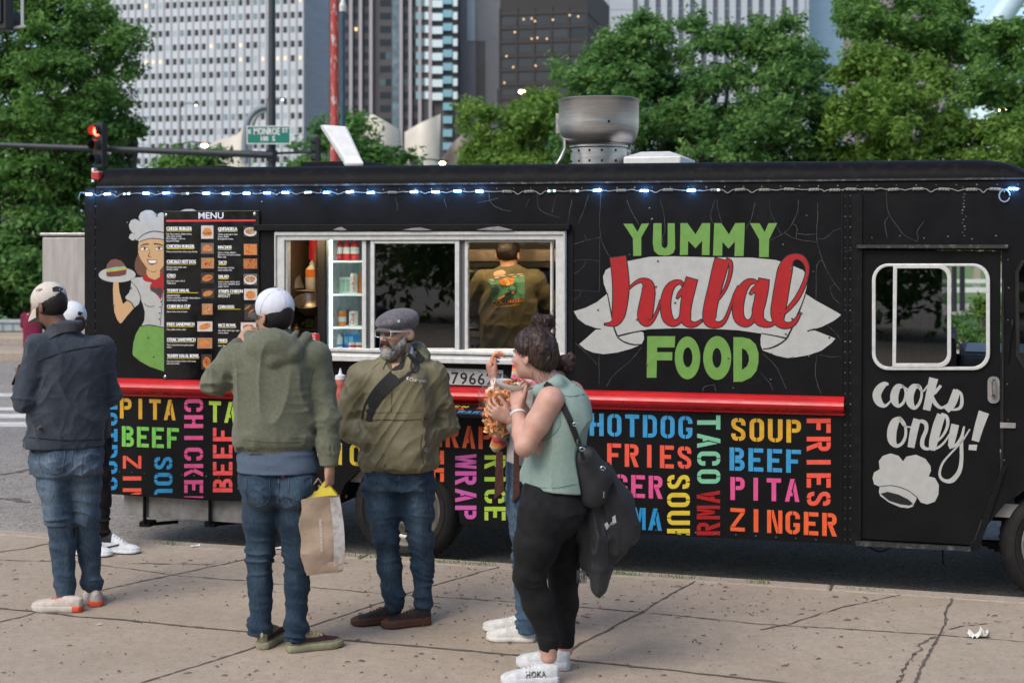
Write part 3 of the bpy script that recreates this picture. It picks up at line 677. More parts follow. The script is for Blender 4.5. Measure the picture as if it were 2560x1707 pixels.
# chef painting
fc = crop(4,200,500); C = {k: MB() for k in ('white', 'skin', 'brown', 'dkbrown', 'red', 'ink', 'green', 'patty', 'bun', 'mint', 'yellow', 'grey', 'teeth', 'mouth')}
L1_, L2_, L3_, L4_, L5_ = -.0012,-.0016,-.0020,-.0024,-.0028
flat(C['brown'], fc, [(582,440),(582,540),(556,600),(546,650),(553,700),(580,745),(620,762),(668,745),(720,700),(800,700),(795,735),(850,745),(850,560)], L1_)
flat(C['skin'], fc, [(590,420),(680,392),(770,390),(850,405),(850,640),(812,690),(770,715),(720,718),(680,695),(640,640),(600,590),(582,520),(582,460)], L2_)
flat(C['skin'], fc, [(668,690),(800,690),(806,770),(740,802),(665,770)], L3_ + .0002)
flat(C['white'], fc, [(490,380),(500,345),(525,330),(497,290),(490,250),(510,205),(550,190),(600,210),(587,170),(610,125),(660,102),(720,105),(765,140),(775,170),(780,140),(810,125),(860,130),(1000,112),(1060,92),(1130,92),(1178,116),(1150,300),(860,400),(770,388),(690,392),(600,420),(575,402),(520,405)], L3_)
for st in ([(575,398,6),(640,345,8),(720,316,10),(780,316,10),(850,330,9)],[(598,416,6),(690,388,7),(770,386,7),(850,402,7)],[(522,330,6),(548,340,3)],[(600,212,7),(576,188,3)],[(774,172,9),(745,130,3)]): brush(C['ink'], fc, st, L4_)
for st in ([(605,464,6),(640,446,13),(688,440,15)],[(738,438,15),(790,443,14),(842,460,8)]): brush(C['dkbrown'], fc, st, L3_)
flat(C['teeth'], fc, [(600,492),(620,476),(655,470),(690,490),(660,503),(630,503)], L3_); flat(C['teeth'], fc, [(745,490),(765,474),(800,470),(835,488),(805,502),(770,502)], L3_)
flat(C['dkbrown'], fc, ell(648,487,13,14,14), L4_); flat(C['dkbrown'], fc, ell(793,485,13,14,14), L4_)
for st in ([(598,492,3),(640,470,6),(694,488,3)],[(744,490,3),(795,468,6),(838,488,3)],[(605,498,2),(650,505,3),(690,492,2)],[(750,495,2),(795,504,3),(835,490,2)],[(697,500,3),(700,530,4),(684,560,6),(718,572,4)],[(690,704,2),(735,720,4),(775,706,2)],
           [(590,470,2),(584,540,3),(640,650,4),(690,705,3)],[(508,808,4),(570,880,6),(604,960,7),(610,1000,5),(632,1075,3)],[(455,990,6),(510,1020,8),(546,1076,6)],[(836,880,4),(826,1000,5),(804,1255,5)],[(642,1035,4),(690,1065,6),(747,1060,4)],[(605,1262,6),(700,1250,9),(850,1277,8)]): brush(C['ink'], fc, st, L5_)
flat(C['mouth'], fc, [(668,590),(720,597),(776,598),(765,635),(720,652),(690,640)], L3_); flat(C['teeth'], fc, [(680,603),(770,604),(755,630),(700,632)], L4_)
flat(C['white'], fc, [(500,790),(560,775),(625,770),(700,790),(850,790),(850,1275),(800,1262),(700,1255),(618,1257),(645,1200),(650,1120),(625,1030),(606,985),(590,1040),(545,1076),(510,1030),(465,1000),(455,968),(490,930),(505,890),(515,815)], L2_)
flat(C['red'], fc, [(625,770),(665,738),(690,775),(750,800),(800,770),(800,740),(850,745),(850,880),(835,900),(820,960),(808,1000),(780,960),(740,920),(705,905),(700,860),(720,825),(660,815),(635,800)], L3_)
flat(C['grey'], fc, [(705,880),(735,868),(760,890),(800,870),(825,890),(815,960),(790,950),(720,912)], L4_)  # dark patches in the scarf's paint
flat(C['skin'], fc, [(335,815),(385,815),(395,920),(430,1040),(470,1008),(512,1035),(540,1080),(470,1160),(420,1225),(402,1234),(370,1190),(345,1120),(335,1020),(330,900)], L1_)
flat(C['white'], fc, ell(373,748,185,76,36), L2_)
flat(C['bun'], fc, [(260,690),(275,640),(310,600),(355,590),(410,605),(445,640),(458,676),(360,690)], L3_); flat(C['mint'], fc, [(264,690),(340,672),(455,664),(468,680),(350,697),(266,709)], L4_)
flat(C['yellow'], fc, [(258,705),(350,697),(468,682),(468,696),(350,714),(262,722)], L3_); flat(C['patty'], fc, [(262,722),(350,714),(468,695),(460,745),(400,762),(310,768),(270,762)], L3_ - .0002)
flat(C['green'], fc, [(605,1260),(700,1255),(850,1278),(850,1716),(700,1665),(600,1610),(532,1552),(527,1520),(535,1430),(560,1340)], L4_)
for x, y in ((815,965),(813,1015),(803,1070),(798,1130),(795,1192)): flat(C['ink'], fc, ell(x, y, 7,8,10), L5_)
CH = bpy.data.objects.new('chef_painting', None); COL.objects.link(CH); CH.parent = TRK
for k, n in dict(white='hat_and_blouse', skin='face_and_arm', brown='hair', dkbrown='brow', red='scarf', ink='ink_line', green='skirt', patty='burger_patty', bun='burger_bun', mint='lettuce', yellow='cheese', grey='scarf_dark_patch', teeth='eye_white', mouth='mouth').items():
    C[k].build(n, P[k], CH, fix=False)
# stencilled words
def halfO(side, y0=0, y1=205, x0=0, x1=120, Rr=52, t=38, gap=3.5, top=True, bot=True, a0=None, a1=None):
    cx = (x0 + x1) / 2; o, i = [],[]
    xe = x0
    def q(px, py): return (px if side < 0 else x0 + x1 - px, py)
    if top:
        o.append((cx - gap, y0)); i.append((cx - gap, y0 + t * .9))
        for k in range(7):
            a = R(90 * k / 6); o.append((x0 + Rr - Rr * math.sin(a), y0 + Rr - Rr * math.cos(a))); r = Rr - t if Rr > t else 2
            i.append((x0 + t + r - r * math.sin(a), y0 + t * .9 + r - r * math.cos(a)))
    else: o.append((x0, a0)); i.append((x0 + t, a0))
    if bot:
        for k in range(7):
            a = R(90 * k / 6); r = Rr - t if Rr > t else 2
            o.append((x0 + Rr - Rr * math.cos(a), y1 - Rr + Rr * math.sin(a))); i.append((x0 + t + r - r * math.cos(a), y1 - t * .9 - r + r * math.sin(a)))
        o.append((cx - gap, y1)); i.append((cx - gap, y1 - t * .9))
    else: o.append((x0, a1)); i.append((x0 + t, a1))
    return [q(*p) for p in o + i[::-1]]
def rc(x0, y0, x1, y1): return [(x0, y0),(x1, y0),(x1, y1),(x0, y1)]
def bowl(x0, x1, y0, y1, t=36, Rr=46):
    o = [(x0, y0)]; i = [(x0, y0 + t)]; Rr = min(Rr, (y1 - y0) / 2); r = max(4, Rr - t)
    for k in range(7):
        a = R(90 * k / 6); o.append((x1 - Rr + Rr * math.sin(a), y0 + Rr - Rr * math.cos(a))); i.append((x1 - t - r + r * math.sin(a), y0 + t + r - r * math.cos(a)))
    for k in range(7):
        a = R(90 * k / 6); o.append((x1 - Rr + Rr * math.cos(a), y1 - Rr + Rr * math.sin(a))); i.append((x1 - t - r + r * math.cos(a), y1 - t - r + r * math.sin(a)))
    o.append((x0, y1)); i.append((x0, y1 - t)); return o + i[::-1]
def para(x0, y0, x1, y1, wd): return [(x0 - wd / 2, y0),(x0 + wd / 2, y0),(x1 + wd / 2, y1),(x1 - wd / 2, y1)]
def rib(pts, t):
    c = catmull(pts, 4); a, b_ = [],[]
    for i, (x, y) in enumerate(c):
        x0, y0 = c[max(i - 1,0)]; x1, y1 = c[min(i + 1, len(c) - 1)]; L = math.hypot(x1 - x0, y1 - y0) or 1
        nx, ny = -(y1 - y0) / L * t / 2,(x1 - x0) / L * t / 2; a.append((x + nx, y + ny)); b_.append((x - nx, y - ny))
    return a + b_[::-1]
stem = rc(0,0,38,205)
GL = {'P': [stem, bowl(45,120,0,115)], 'I': [rc(41,0,79,205)], 'T': [rc(0,0,120,38), rc(41,38,79,205)], 'A': [[(0,205),(36,205),(46,155),(66,155),(62,118),(54,118),(84,0),(47,0)],[(86,22),(122,205),(86,205),(69,100)]],
      'B': [stem, bowl(45,116,0,104), bowl(45,121,100,205)], 'E': [rc(0,0,38,205), rc(44,0,120,37), rc(38,84,96,120), rc(44,168,120,205)], 'F': [rc(0,0,38,205), rc(44,0,120,37), rc(38,86,96,122)],
      'O': [halfO(-1), halfO(1)], 'H': [stem, rc(82,0,120,205), rc(38,84,56,120), rc(63,84,82,120)], 'D': [stem, bowl(44,120,0,205,36,54)], 'C': [halfO(-1), halfO(1, bot=False, a1=72), halfO(1, top=False, a0=133)],
      'G': [halfO(-1), halfO(1, bot=False, a1=68), halfO(1, top=False, a0=104), rc(66,104,84,138)], 'S': [rib([(64,18),(92,26),(101,50),(100,66)],36), rib([(56,18),(28,26),(19,52),(30,82),(60,100),(92,122),(101,152),(92,178),(64,187)],36), rib([(20,140),(20,156),(30,180),(57,187)],36)],
      'U': [halfO(-1, top=False, a0=0), halfO(1, top=False, a0=0)], 'R': [stem, bowl(45,119,0,112),[(48,106),(84,106),(122,205),(82,205)]], 'Z': [rc(0,0,120,34),[(84,40),(120,40),(38,165),(0,165)], rc(0,171,120,205)],
      'N': [rc(0,0,34,205),[(40,0),(54,0),(88,150),(88,205),(76,205),(40,62)], rc(93,0,126,205)], 'K': [stem, [(44,96),(80,0),(120,0),(74,112)],[(50,118),(78,108),(122,205),(82,205)]],
      'M': [rc(0,0,32,205),[(36,0),(50,0),(65,70),(65,160),(54,160),(36,70)],[(94,0),(80,0),(68,70),(68,160),(78,160),(94,70)], rc(98,0,130,205)],
      'W': [para(14,0,34,205,30), para(66,0,40,205,22), para(72,0,94,205,24), para(118,0,100,205,28)]}
def bot_z(s):
    """lower edge of the side skirt at s"""
    k = [T2(*p) for p in [(213,1231),(640,1253),(842,1262),(1151,1309),(2098,1359),(2140,1361)]]
    return float(np.interp(s, [a[0] for a in k],[a[1] for a in k])) + .006
_wc = [0]
def word(txt, col, fn, TL, TR, BL, adv=152.0, col2=None, d0=-.0012):
    """letters laid in the parallelogram TL (start, cap line), TR (end, cap line), BL (start, base line)"""
    b = MB(); n = len(txt); tot = adv * (n - 1) + 120; _wc[0] += 1
    for k, ch in enumerate(txt):
        for pl in GL[ch]:
            pts = []
            for x, y in pl:
                u = (k * adv + x) / tot; v = y / 205
                px = TL[0] + (TR[0] - TL[0]) * u + (BL[0] - TL[0]) * v; py = TL[1] + (TR[1] - TL[1]) * u + (BL[1] - TL[1]) * v
                pts.append(T2(*fn(px, py)))
            b.poly([(s, d0, z) for s, z in pts],0)
    zz = [(v[0], v[2]) for v in b.v]
    me = bpy.data.meshes.new('word_lettering'); me.from_pydata(b.v, [], b.f); me.materials.append(P[col])
    if min(z - bot_z(s) for s, z in zz) < 0:
        bm = bmesh.new(); bm.from_mesh(me); sm = sum(s for s, z in zz) / len(zz); a, c = (sm - .3),(sm + .3); za, zb = bot_z(a), bot_z(c)
        nrm = Vector((za - zb, 0, c - a)).normalized()
        bmesh.ops.bisect_plane(bm, geom=bm.verts[:] + bm.edges[:] + bm.faces[:], plane_co=(a, 0, za), plane_no=-nrm, clear_outer=True); bm.to_mesh(me); bm.free()
    return link_mesh('word_lettering', me, TRK)
r2 = crop(4,200,960); r3 = crop(3.408,780,960); r6 = crop(3.36,1440,960)
def down(txt, col, fn, xr, xl, y0, adv, **k):    # reading downwards, letter tops to the right
    n = len(txt); L = adv * (n - 1) + adv * .79; word(txt, col, fn, (xr, y0),(xr, y0 + L),(xl, y0), **k)
def up(txt, col, fn, xl, xr, y1, adv, **k):      # reading upwards, letter tops to the left
    n = len(txt); L = adv * (n - 1) + adv * .79; word(txt, col, fn, (xl, y1),(xl, y1 - L),(xr, y1), **k)
word('PITA', 'yellow', r2,(400,138),(955,158),(400,342)); word('BEEF', 'leaf', r2,(420,418),(990,440),(420,622)); word('TACO', 'lime', r2,(1290,168),(1870,192),(1290,378))
down('CHICKEN', 'pink', r2,1232,1043,148,162); down('HOTDOG', 'blue2', r2,376,188,125,161); down('ZINGER', 'tomato', r2,614,430,715,162); down('SOUP', 'blue2', r2,926,742,725,160); up('BEEF', 'coral', r2,1330,1525,1080,170)
word('RICE', 'gold', r3,(45,490),(570,520),(45,675)); word('TEA', 'gold', r3,(-125,222),(265,238),(-125,405)); word('WRAP', 'orange', r3,(1000,338),(1530,366),(1000,528))
down('TE', 'orange', r3,1125,945,565,148); down('WRAPS', 'violet', r3,1401,1220,595,146); down('RICE', 'lime', r3,1650,1470,605,146)
word('HOTDOG', 'blue', r6,(115,243),(978,270),(115,432)); word('FRIES', 'tomato', r6,(262,495),(970,522),(262,686)); word('BURGER', 'pink', r6,(-125,735),(727,772),(-125,925)); word('SHAWARMA', 'blue2', r6,(-400,990),(720,1045),(-400,1175))
down('SOUP', 'gold', r6,957,766,760,151); down('TACO', 'mint', r6,1213,1018,262,151); up('ARMA', 'red', r6,1015,1210,893 + 3 * 134 + 106,134)
word('SOUP', 'yellow', r6,(1303,280),(1890,300),(1303,474)); word('BEEF', 'blue', r6,(1290,530),(1890,552),(1290,724)); word('PITA', 'pink', r6,(1297,778),(1875,796),(1297,970)); word('ZINGER', 'orange', r6,(1297,1037),(2190,1085),(1297,1230)); down('FRIES', 'tomato', r6,2140,1938,288,153)
# words on the counter shelf
def shelf_word(txt, col, s, d, h, wd):
    b = MB(); tot = 152 * (len(txt) - 1) + 120
    for k, ch in enumerate(txt):
        for pl in GL[ch]: b.poly([shp(s + (k * 152 + x) / tot * wd, (d - y / 205 * h) * 1.55 + .06,.0015) for x, y in pl])
    me = bpy.data.meshes.new('word_lettering'); me.from_pydata(b.v, [], b.f); me.materials.append(P[col]); link_mesh('word_lettering', me, SHELF)
s_ = sh0 + .02
for tx, c_, x, d, h, wd in (('TACO', 'blue', .0,-.085,.04,.2),('BURGER', 'tomato', .04,-.135,.04,.3),('PITA', 'white', .02,-.185,.045,.2),('CHICKEN', 'gold', .62,-.09,.035,.36),('HOTDOG', 'mint', .55,-.135,.04,.24),('TEA', 'tomato', .84,-.135,.035,.14),('SHAWARMA', 'blue', .80,-.18,.045,.42),('BEEF', 'mint', .52,-.185,.045,.22),('SOUP', 'orange', 1.05,-.1,.04,.2),('RICE', 'lime', .34,-.10,.05,.2)): shelf_word(tx, c_, s_ + x, d, h, wd)
# licence number on white strip
fn9 = crop(5.6,900,880); pts9 = lambda x, y: (lambda q: (q[0],-.0045, q[1]))(T2(*fn9(x, y)))
b = MB(); b.plate([T2(*fn9(*p)) for p in [(1160,222),(2005,252),(2005,475),(1160,450)]],[], fs_, -.004,-.0006); o = b.build('number_strip', P['white'], TRK)
b = MB()
for i, ch in enumerate('0796627'):
    x = 1155 + 122 * i; add_text(b, ch, lambda u, v: pts9(u, v), x + 6,275 + i * 4, x + 108,438 + i * 4)
for i in range(7): add_text(b, 'IL 5', lambda u, v: pts9(u, v),1170 + 122 * i, 247 + i * 4,1215 + 122 * i, 262 + i * 4)
b.build('number_lettering', P['ink'], o, fix=False)
# ------------------------------------------------------------------ menu board
MBD = B(); bo = [(845 + 3,112),(1803,108),(1806,1780),(852,1790)]
MBD.plate([T2(*fc(*p)) for p in bo],[], fs_, -.016,-.004)
M['board'] = mat('board_gloss', (.004,.004,.0045),.2, c2=(.02,.017,.017), ns=5, lo=.5, hi=.85, rvar=.1)
MEN = MBD.build('menu_board', M['board'], TRK, bevel=.0015)
mp = lambda x, y: (lambda q: (q[0],-.0166, q[1]))(T2(*fc(x, y)))
P['menu_white'] = paint('menu_white', (214,214,216)); P['menu_yellow'] = paint('menu_yellow', (212,190,30)); P['menu_red'] = paint('menu_red', (222,40,48))
bw = MB()
add_text(bw, 'MENU', mp, 1196,125,1446,187)
add_text(bw, 'MENU', lambda x, y: (lambda q: (q[0] + .0007,-.0168, q[1]))(T2(*fc(x, y))),1196,125,1446,187)
bw.build('heading_lettering', P['menu_white'], MEN, fix=False)
def mrow(t, x0, x1, y0, y1, desc, ul=None):
    bw, bd = MB(), MB()
    for dx in (0,2.5,5): add_text(bw, t, lambda u, v: (lambda q: (q[0],-.0166 - dx * .00004, q[1]))(T2(*fc(u + dx, v))), x0, y0, x1, y1)
    u1 = ul or x1
    by = MB(); by.add([mp(x0, y1 + 6), mp(u1, y1 + 6), mp(u1, y1 + 11), mp(x0, y1 + 11)],[(0,1,2,3)]); by.build('underline', P['menu_yellow'], MEN, fix=False)
    yy = y1 + 27
    for ln, wd in desc: add_text(bd, ln, mp, x0, yy, x0 + wd, yy + 17); yy += 23
    if t == 'STRIPS CHIKEN': add_text(bw, 'BREAST', mp, 1396,942,1515,972)
    bw.build('heading_lettering', P['menu_white'], MEN, fix=False)
    if desc: bd.build('small_lettering', P['menu_white'], MEN, fix=False)
for a in (('CHEESE BURGER', 876,1128,268,304,[('Beef, cheese, tomato, jalapeno, lettuce,', 255),('onion, mayo, ketchup', 150),('Extra: Pineapple, mushroom,', 190),('macaroni & cheese.', 130)]),('CHICKEN BURGER', 876,1153,446,480,[('Chicken, cheese, tomato, lettuce, mayo, ketchup', 308)]),('CHICAGO HOT DOG', 879,1168,598,634,[('Hot dog, tomato, pickle, onion,', 200),('ketchup, mustard', 112)]),
          ('GYRO', 880,965,738,772,[('Gyro meat, tomato, onion &', 182),('Tzatziki sauce.', 92)]),('YUMMY HALAL', 880,1103,888,918,[('SANDWICH', 130),('Chicken or Beef, fries, takis chips, cheese, jalapeno,', 335),('tomato, lettuce, mayo, ketchup', 200)],1193),('CORN IN A CUP', 881,1112,1044,1078,[('Season, butter, lemon & cheese', 204)]),('FRIES SANDWICH', 881,1152,1222,1256,[('Fries, pickle, tomato, mayo', 190)]),('STEAK SANDWICH', 881,1164,1376,1410,[('Steak, mozzarella cheese, green pepper', 270),('onions', 46)]),('YUMMY HALAL BOWL', 881,1200,1538,1572,[('Fries, macaroni cheese, chicken or beef, cheese,', 290),('onion, sauce, tomato', 125)]),
          ('QUESADILLA', 1391,1582,272,307,[('Chicken, green pepper, onion', 195),('tomato, cheddar', 110),('& mozzarella cheese', 152)]),('NACHOS', 1392,1524,456,488,[('Nachos, cheese, jalapeno,', 180),('black olive, corn, onion, tomato', 225),('Extra: meat', 82)]),('TACO', 1393,1474,608,641,[('Minced meat or chicken', 160),('onion, tomato, lime', 138)]),('SALAD', 1394,1496,748,780,[('Lettuce, tomato, parsley, green', 215),('onion, onion, cucumber, green', 215),('pepper, lemon', 104)]),('STRIPS CHIKEN', 1395,1636,894,926,[],1610),('CORN DOG', 1390,1550,1050,1082,[],1617),('RICE BOWL', 1395,1570,1234,1266,[('Rice, chicken, beef or gyro, mayo,', 212),('tomato, lettuce', 100)]),('FRIES', 1395,1482,1386,1418,[('Extra: cheese', 88)])): mrow(*a)
b = MB(); b.add([mp(874,201), mp(1768,197), mp(1768,213), mp(874,219)],[(0,1,2,3)]); b.build('red_stripe', P['menu_red'], MEN, fix=False)
def food_mat(name, cols, sc):
    m = bpy.data.materials.new(name); m.use_nodes = True; n = m.node_tree.nodes; l = m.node_tree.links; bs = n['Principled BSDF']; bs.inputs['Roughness'].default_value = .3
    tc = n.new('ShaderNodeTexCoord'); no = n.new('ShaderNodeTexNoise'); no.inputs['Scale'].default_value = sc; no.inputs['Detail'].default_value = 5; no.inputs['Distortion'].default_value = 1.2
    l.new(tc.outputs['Object'], no.inputs['Vector']); rp = n.new('ShaderNodeValToRGB'); e = rp.color_ramp.elements
    e[0].position = .3; e[0].color = (*lin(cols[0]),1); e[1].position = .72; e[1].color = (*lin(cols[-1]),1)
    for i, c in enumerate(cols[1:-1]): q = e.new(.3 + .42 * (i + 1) / (len(cols) - 1)); q.color = (*lin(c),1)
    l.new(no.outputs[0], rp.inputs[0]); l.new(rp.outputs[0], bs.inputs['Base Color']); return m
FM = [food_mat('food_red', [(70,24,18),(150,46,26),(196,120,60),(90,100,40),(226,200,160)],60), food_mat('food_gold', [(110,40,20),(190,100,40),(214,150,80),(160,50,30),(230,210,180)],70), food_mat('food_green', [(60,80,30),(190,180,150),(180,70,40),(110,130,50),(226,220,200)],64)]
PB = [paint('photo_ground_a', (196,186,178)), paint('photo_ground_b', (100,94,90)), paint('photo_ground_c', (44,32,28)), paint('photo_ground_d', (170,120,84))]
def bun_shape(cx, cy, w_, h_): return ell(cx, cy, w_, h_, 18)
ph = [(1224,256,1346,388,0,0, 'b'),(1222,430,1350,537,1,1, 'b'),(1224,578,1352,684,3,0, 'r'),(1222,726,1353,832,2,0, 'r'),(1226,888,1354,980,2,1, 'r'),(1232,1035,1338,1145,3,2, 'c'),(1186,1213,1336,1312,0,1, 'r'),(1186,1376,1334,1482,3,1, 'r'),(1226,1540,1330,1690,2,0, 'c'),
      (1648,262,1782,366,2,2, 'p'),(1650,440,1782,550,3,1, 'f'),(1648,588,1782,686,3,0, 'f'),(1648,738,1782,846,1,2, 'p'),(1652,888,1784,998,0,1, 'c'),(1656,1040,1780,1200,2,0, 's'),(1620,1222,1775,1320,0,0, 'p')]
for x0, y0, x1, y1, g, f_, k in ph:
    b = MB(); b.plate([T2(*fc(*p)) for p in [(x0, y0),(x1, y0),(x1, y1),(x0, y1)]],[], fs_, -.0172,-.0162,0)
    cx, cy, w_, h_ = (x0 + x1) / 2,(y0 + y1) / 2,(x1 - x0) / 2,(y1 - y0) / 2
    Z = -.0176
    def blob(pts, mi, dz=0): b.poly([(s, Z - dz, z) for s, z in [T2(*fc(*p)) for p in pts]], mi)
    if k == 'b':
        blob([(cx + (w_ * .72) * math.cos(R(a)), cy - h_ * .05 - h_ * .6 * math.sin(R(a))) for a in range(0,181,15)],2); blob(rc(cx - w_ * .78, cy - h_ * .02, cx + w_ * .78, cy + h_ * .28),1,.0002); blob(rc(cx - w_ * .68, cy + h_ * .28, cx + w_ * .68, cy + h_ * .55),2)
    elif k == 'r':
        a = R(25); blob([(cx + w_ * .85 * math.cos(t) * math.cos(a) + h_ * .5 * math.sin(t) * math.sin(a), cy - w_ * .6 * math.cos(t) * math.sin(a) + h_ * .55 * math.sin(t)) for t in [2 * math.pi * i / 18 for i in range(18)]],2); blob([(cx + w_ * .7 * math.cos(t) * math.cos(a), cy - w_ * .5 * math.cos(t) * math.sin(a) + h_ * .3 * math.sin(t)) for t in [2 * math.pi * i / 18 for i in range(18)]],1,.0002)
    elif k == 'p': blob(ell(cx, cy + h_ * .1, w_ * .95, h_ * .85),3); blob(ell(cx, cy, w_ * .78, h_ * .62),1,.0002)
    elif k == 'c': blob(ell(cx, cy + h_ * .1, w_ * .75, h_ * .75),2); blob(ell(cx, cy, w_ * .6, h_ * .55),1,.0002)
    elif k == 'f': blob(rc(cx - w_ * .94, cy - h_ * .9, cx + w_ * .94, cy + h_ * .9),1)
    else:
        for i, (dx, dy) in enumerate(((-.5,-.6),(.1,-.1),(.6,.5))): blob([(cx + dx * w_ + w_ * .5 * math.cos(t) , cy + dy * h_ - w_ * .35 * math.cos(t) + h_ * .16 * math.sin(t)) for t in [2 * math.pi * j / 14 for j in range(14)]],1)
    b.build('food_photo', [PB[g], FM[f_], FM[1], P['menu_white']], MEN)
for x, y in ((875,152),(1760,142),(866,1765)):
    s, z = T2(*fc(x, y)); b = MB(); b.rev([(.012,-.017),(.012,-.022),(.008,-.025),(.0005,-.026)],14,(s, 0, z), axis='y'); b.build('mounting_screw', M['chrome'], MEN)
# ------------------------------------------------------------------ hairline cracks in the paint
M['crack'] = mat('paint_crack', (.075,.075,.074),.7, c2=(.014,.014,.015), ns=5, nd=4, lo=.42, hi=.62)
b = MB(); dk = -.0007
for st in ([(225,-40),(200,40),(145,185)],[(95,0),(60,185)],[(322,-50),(312,180),(330,330),(400,460)],[(100,350),(210,315),(320,292)],[(210,310),(190,275)],[(100,480),(200,468),(305,480)],[(100,582),(160,545),(205,485)],[(105,705),(200,712),(310,720)],[(105,785),(150,755),(165,712)],[(310,300),(310,720)],
           [(525,0),(560,90),(620,195)],[(785,0),(810,100),(822,240),(805,290),(810,345)],[(1230,0),(1240,80),(1268,180)],[(1215,0),(1182,120),(1200,190)],[(1530,20),(1500,150),(1455,230)],[(1640,0),(1650,80),(1690,180),(1735,272)],[(1870,0),(1860,100),(1800,220),(1735,272),(1640,320)],[(1830,185),(1860,220),(1850,300)],[(1850,262),(1930,272),(2010,268)],[(1760,260),(1850,305),(2010,330)],
           [(2018,20),(2020,120),(2012,300),(2060,470),(2130,620),(2210,720)],[(2010,305),(2080,300),(2150,240),(2215,220)],[(2060,470),(2015,520),(2008,780)],[(2160,650),(2120,690),(2140,760),(2195,815)],[(2010,1210),(2005,1380),(2045,1520)],[(2090,980),(2160,1040),(2200,1100)],[(120,1120),(250,1240),(292,1290)],[(640,1150),(560,1250),(420,1370),(365,1460)],[(308,1210),(306,1440)],[(1590,1200),(1690,1300),(1775,1480)],[(1570,1350),(1640,1430),(1670,1490)],[(1210,1445),(1130,1465),(1120,1500)],[(2210,340),(2212,720)],[(2030,1210),(2120,1228),(2210,1225)],[(1205,1440),(1225,1500)],
           [(-1290,-25),(-1270,60),(-1280,85)],[(-910,-10),(-890,60)],[(-640,20),(-560,5),(-490,-15)],[(-560,-60),(-545,20),(-470,70),(-380,90)],[(-180,-50),(-165,60),(-100,110),(0,140)],[(-60,100),(-40,0),(-20,-50)],[(-240,-10),(-270,60)]):
    pts = [(x + rng.uniform(-2,2), y, 0) for x, y in st]; c = catmull([(x, y) for x, y, _ in pts],6); brush(b, f5,[(x + rng.uniform(-2,2), y + rng.uniform(-2,2), rng.uniform(1.8,4.2)) for x, y in c], dk, n=1)
for st in ([(292,245),(305,380),(370,480),(400,520),(478,562),(495,545)],[(305,410),(283,450),(300,545)],[(495,545),(488,500),(530,440)],[(30,630),(90,615)],[(30,965),(90,970)]): brush(b, crop(2.528,2100,380),[(x, y, 2.4) for x, y in catmull(st, 5)], dk, n=1)
b.build('paint_cracks', M['crack'], TRK, fix=False)
# ------------------------------------------------------------------ string of light modules
LS = bpy.data.objects.new('light_string', None); COL.objects.link(LS); LS.parent = TRK
M['led_case'] = mat('led_case', (.20,.20,.185),.6); M['led_on'] = mat('led_on', (.5,.7,1),.3, emis=16, ec=(.28,.58,1.0)); M['led_dim'] = mat('led_dim', (.3,.5,.6),.3, emis=4, ec=(.3,.7,.8)); M['led_off'] = mat('led_off', (.26,.25,.20),.3)
def led_mesh(name, states):
    b = MB(); b.box(-.031,.031,-.008,0,-.0085,.0085,0)
    for i, st in enumerate(states):
        x = (i - 1) * .018; b.rev([(.0065,0),(.0065,-.004),(.0045,-.0065),(.0005,-.008)],10,(x, -.008,0), mi=1 + st, axis='y')
    o = b.build(name, [M['led_case'], M['led_off'], M['led_dim'], M['led_on']]); me = o.data; bpy.data.objects.remove(o); return me
LM = {s: led_mesh('light_module', s) for s in ((2,2,2),(2,2,0),(1,0,2),(0,0,1),(1,1,1),(0,0,0),(1,0,1))}
on, of = (2,2,2),(0,0,0)
xs_ = [(224, on),(270, on),(318,(1,0,2)),(367, on),(417, on),(465,(0,0,1)),(517, on),(566, on),(618, on),(669, on),(715, on),(771,(1,1,1)),(819,(2,2,0)),(876, on),(928, on),(982, of),(1036, on),(1090, on),(1145, on),(1199.5, on),(1268, of),(1323, of),(1380,(1,0,1)),(1437,(0,0,1)),(1494, on),(1553, of),(1611, on),(1670, of),(1729, on),(1789,(0,0,1)),(1850, of),(1911, of),(1973, of),(2035, of),(2087, of),(2128, of),(2173, of),(2233, of),(2295, of),(2360, of),(2429, of),(2488, of),(2533, on)]
cord = []
for i, (x, st) in enumerate(xs_):
    y = float(np.interp(x, [200,900,1300,1900,2560],[485,481,478,474.5,473])) + rng.uniform(-1.2,1.2)
    s, _, z = T(x, y, -.004); o = link_mesh('light_module', LM[st], LS, (s, -.004, z)); o.rotation_euler = (0, rng.uniform(-.06,.06),0)
    if st.count(2) > 1:
        pl = bpy.data.lights.get('led_glow') or bpy.data.lights.new('led_glow', 'POINT'); pl.energy = .5; pl.color = (.14,.42,1); pl.shadow_soft_size = .012; po = bpy.data.objects.new('led_glow', pl); COL.objects.link(po); po.parent = o; po.location = (0,-.035,0)
    cord += [(s - .04,-.006, z)] if i else []
    cord += [(s + .04,-.006, z)]
    if i < len(xs_) - 1: cord += [((s + T(xs_[i + 1][0], y)[0]) / 2,-.01, z - rng.choice([.004,.006,.012,.02,-.004]))]
b = MB(); b.tube([(a[0], a[1], a[2]) for a in catmull(cord, 4)],.0035,5)
s, _, z = T(2511,490); b.tube([(s + .03 * math.cos(t),-.012, z + .036 * math.sin(t)) for t in [i * .5 for i in range(13)]],.005,5)
s, _, z = T(205,485); b.tube([(s + .1,-.004, z),(s - .01,-.004, z + .01),(s - .03,.0, z - .03),(s - .04,.03, z - .05)],.005,5)
b.build('light_cord', M['led_case'], LS, smooth=60)
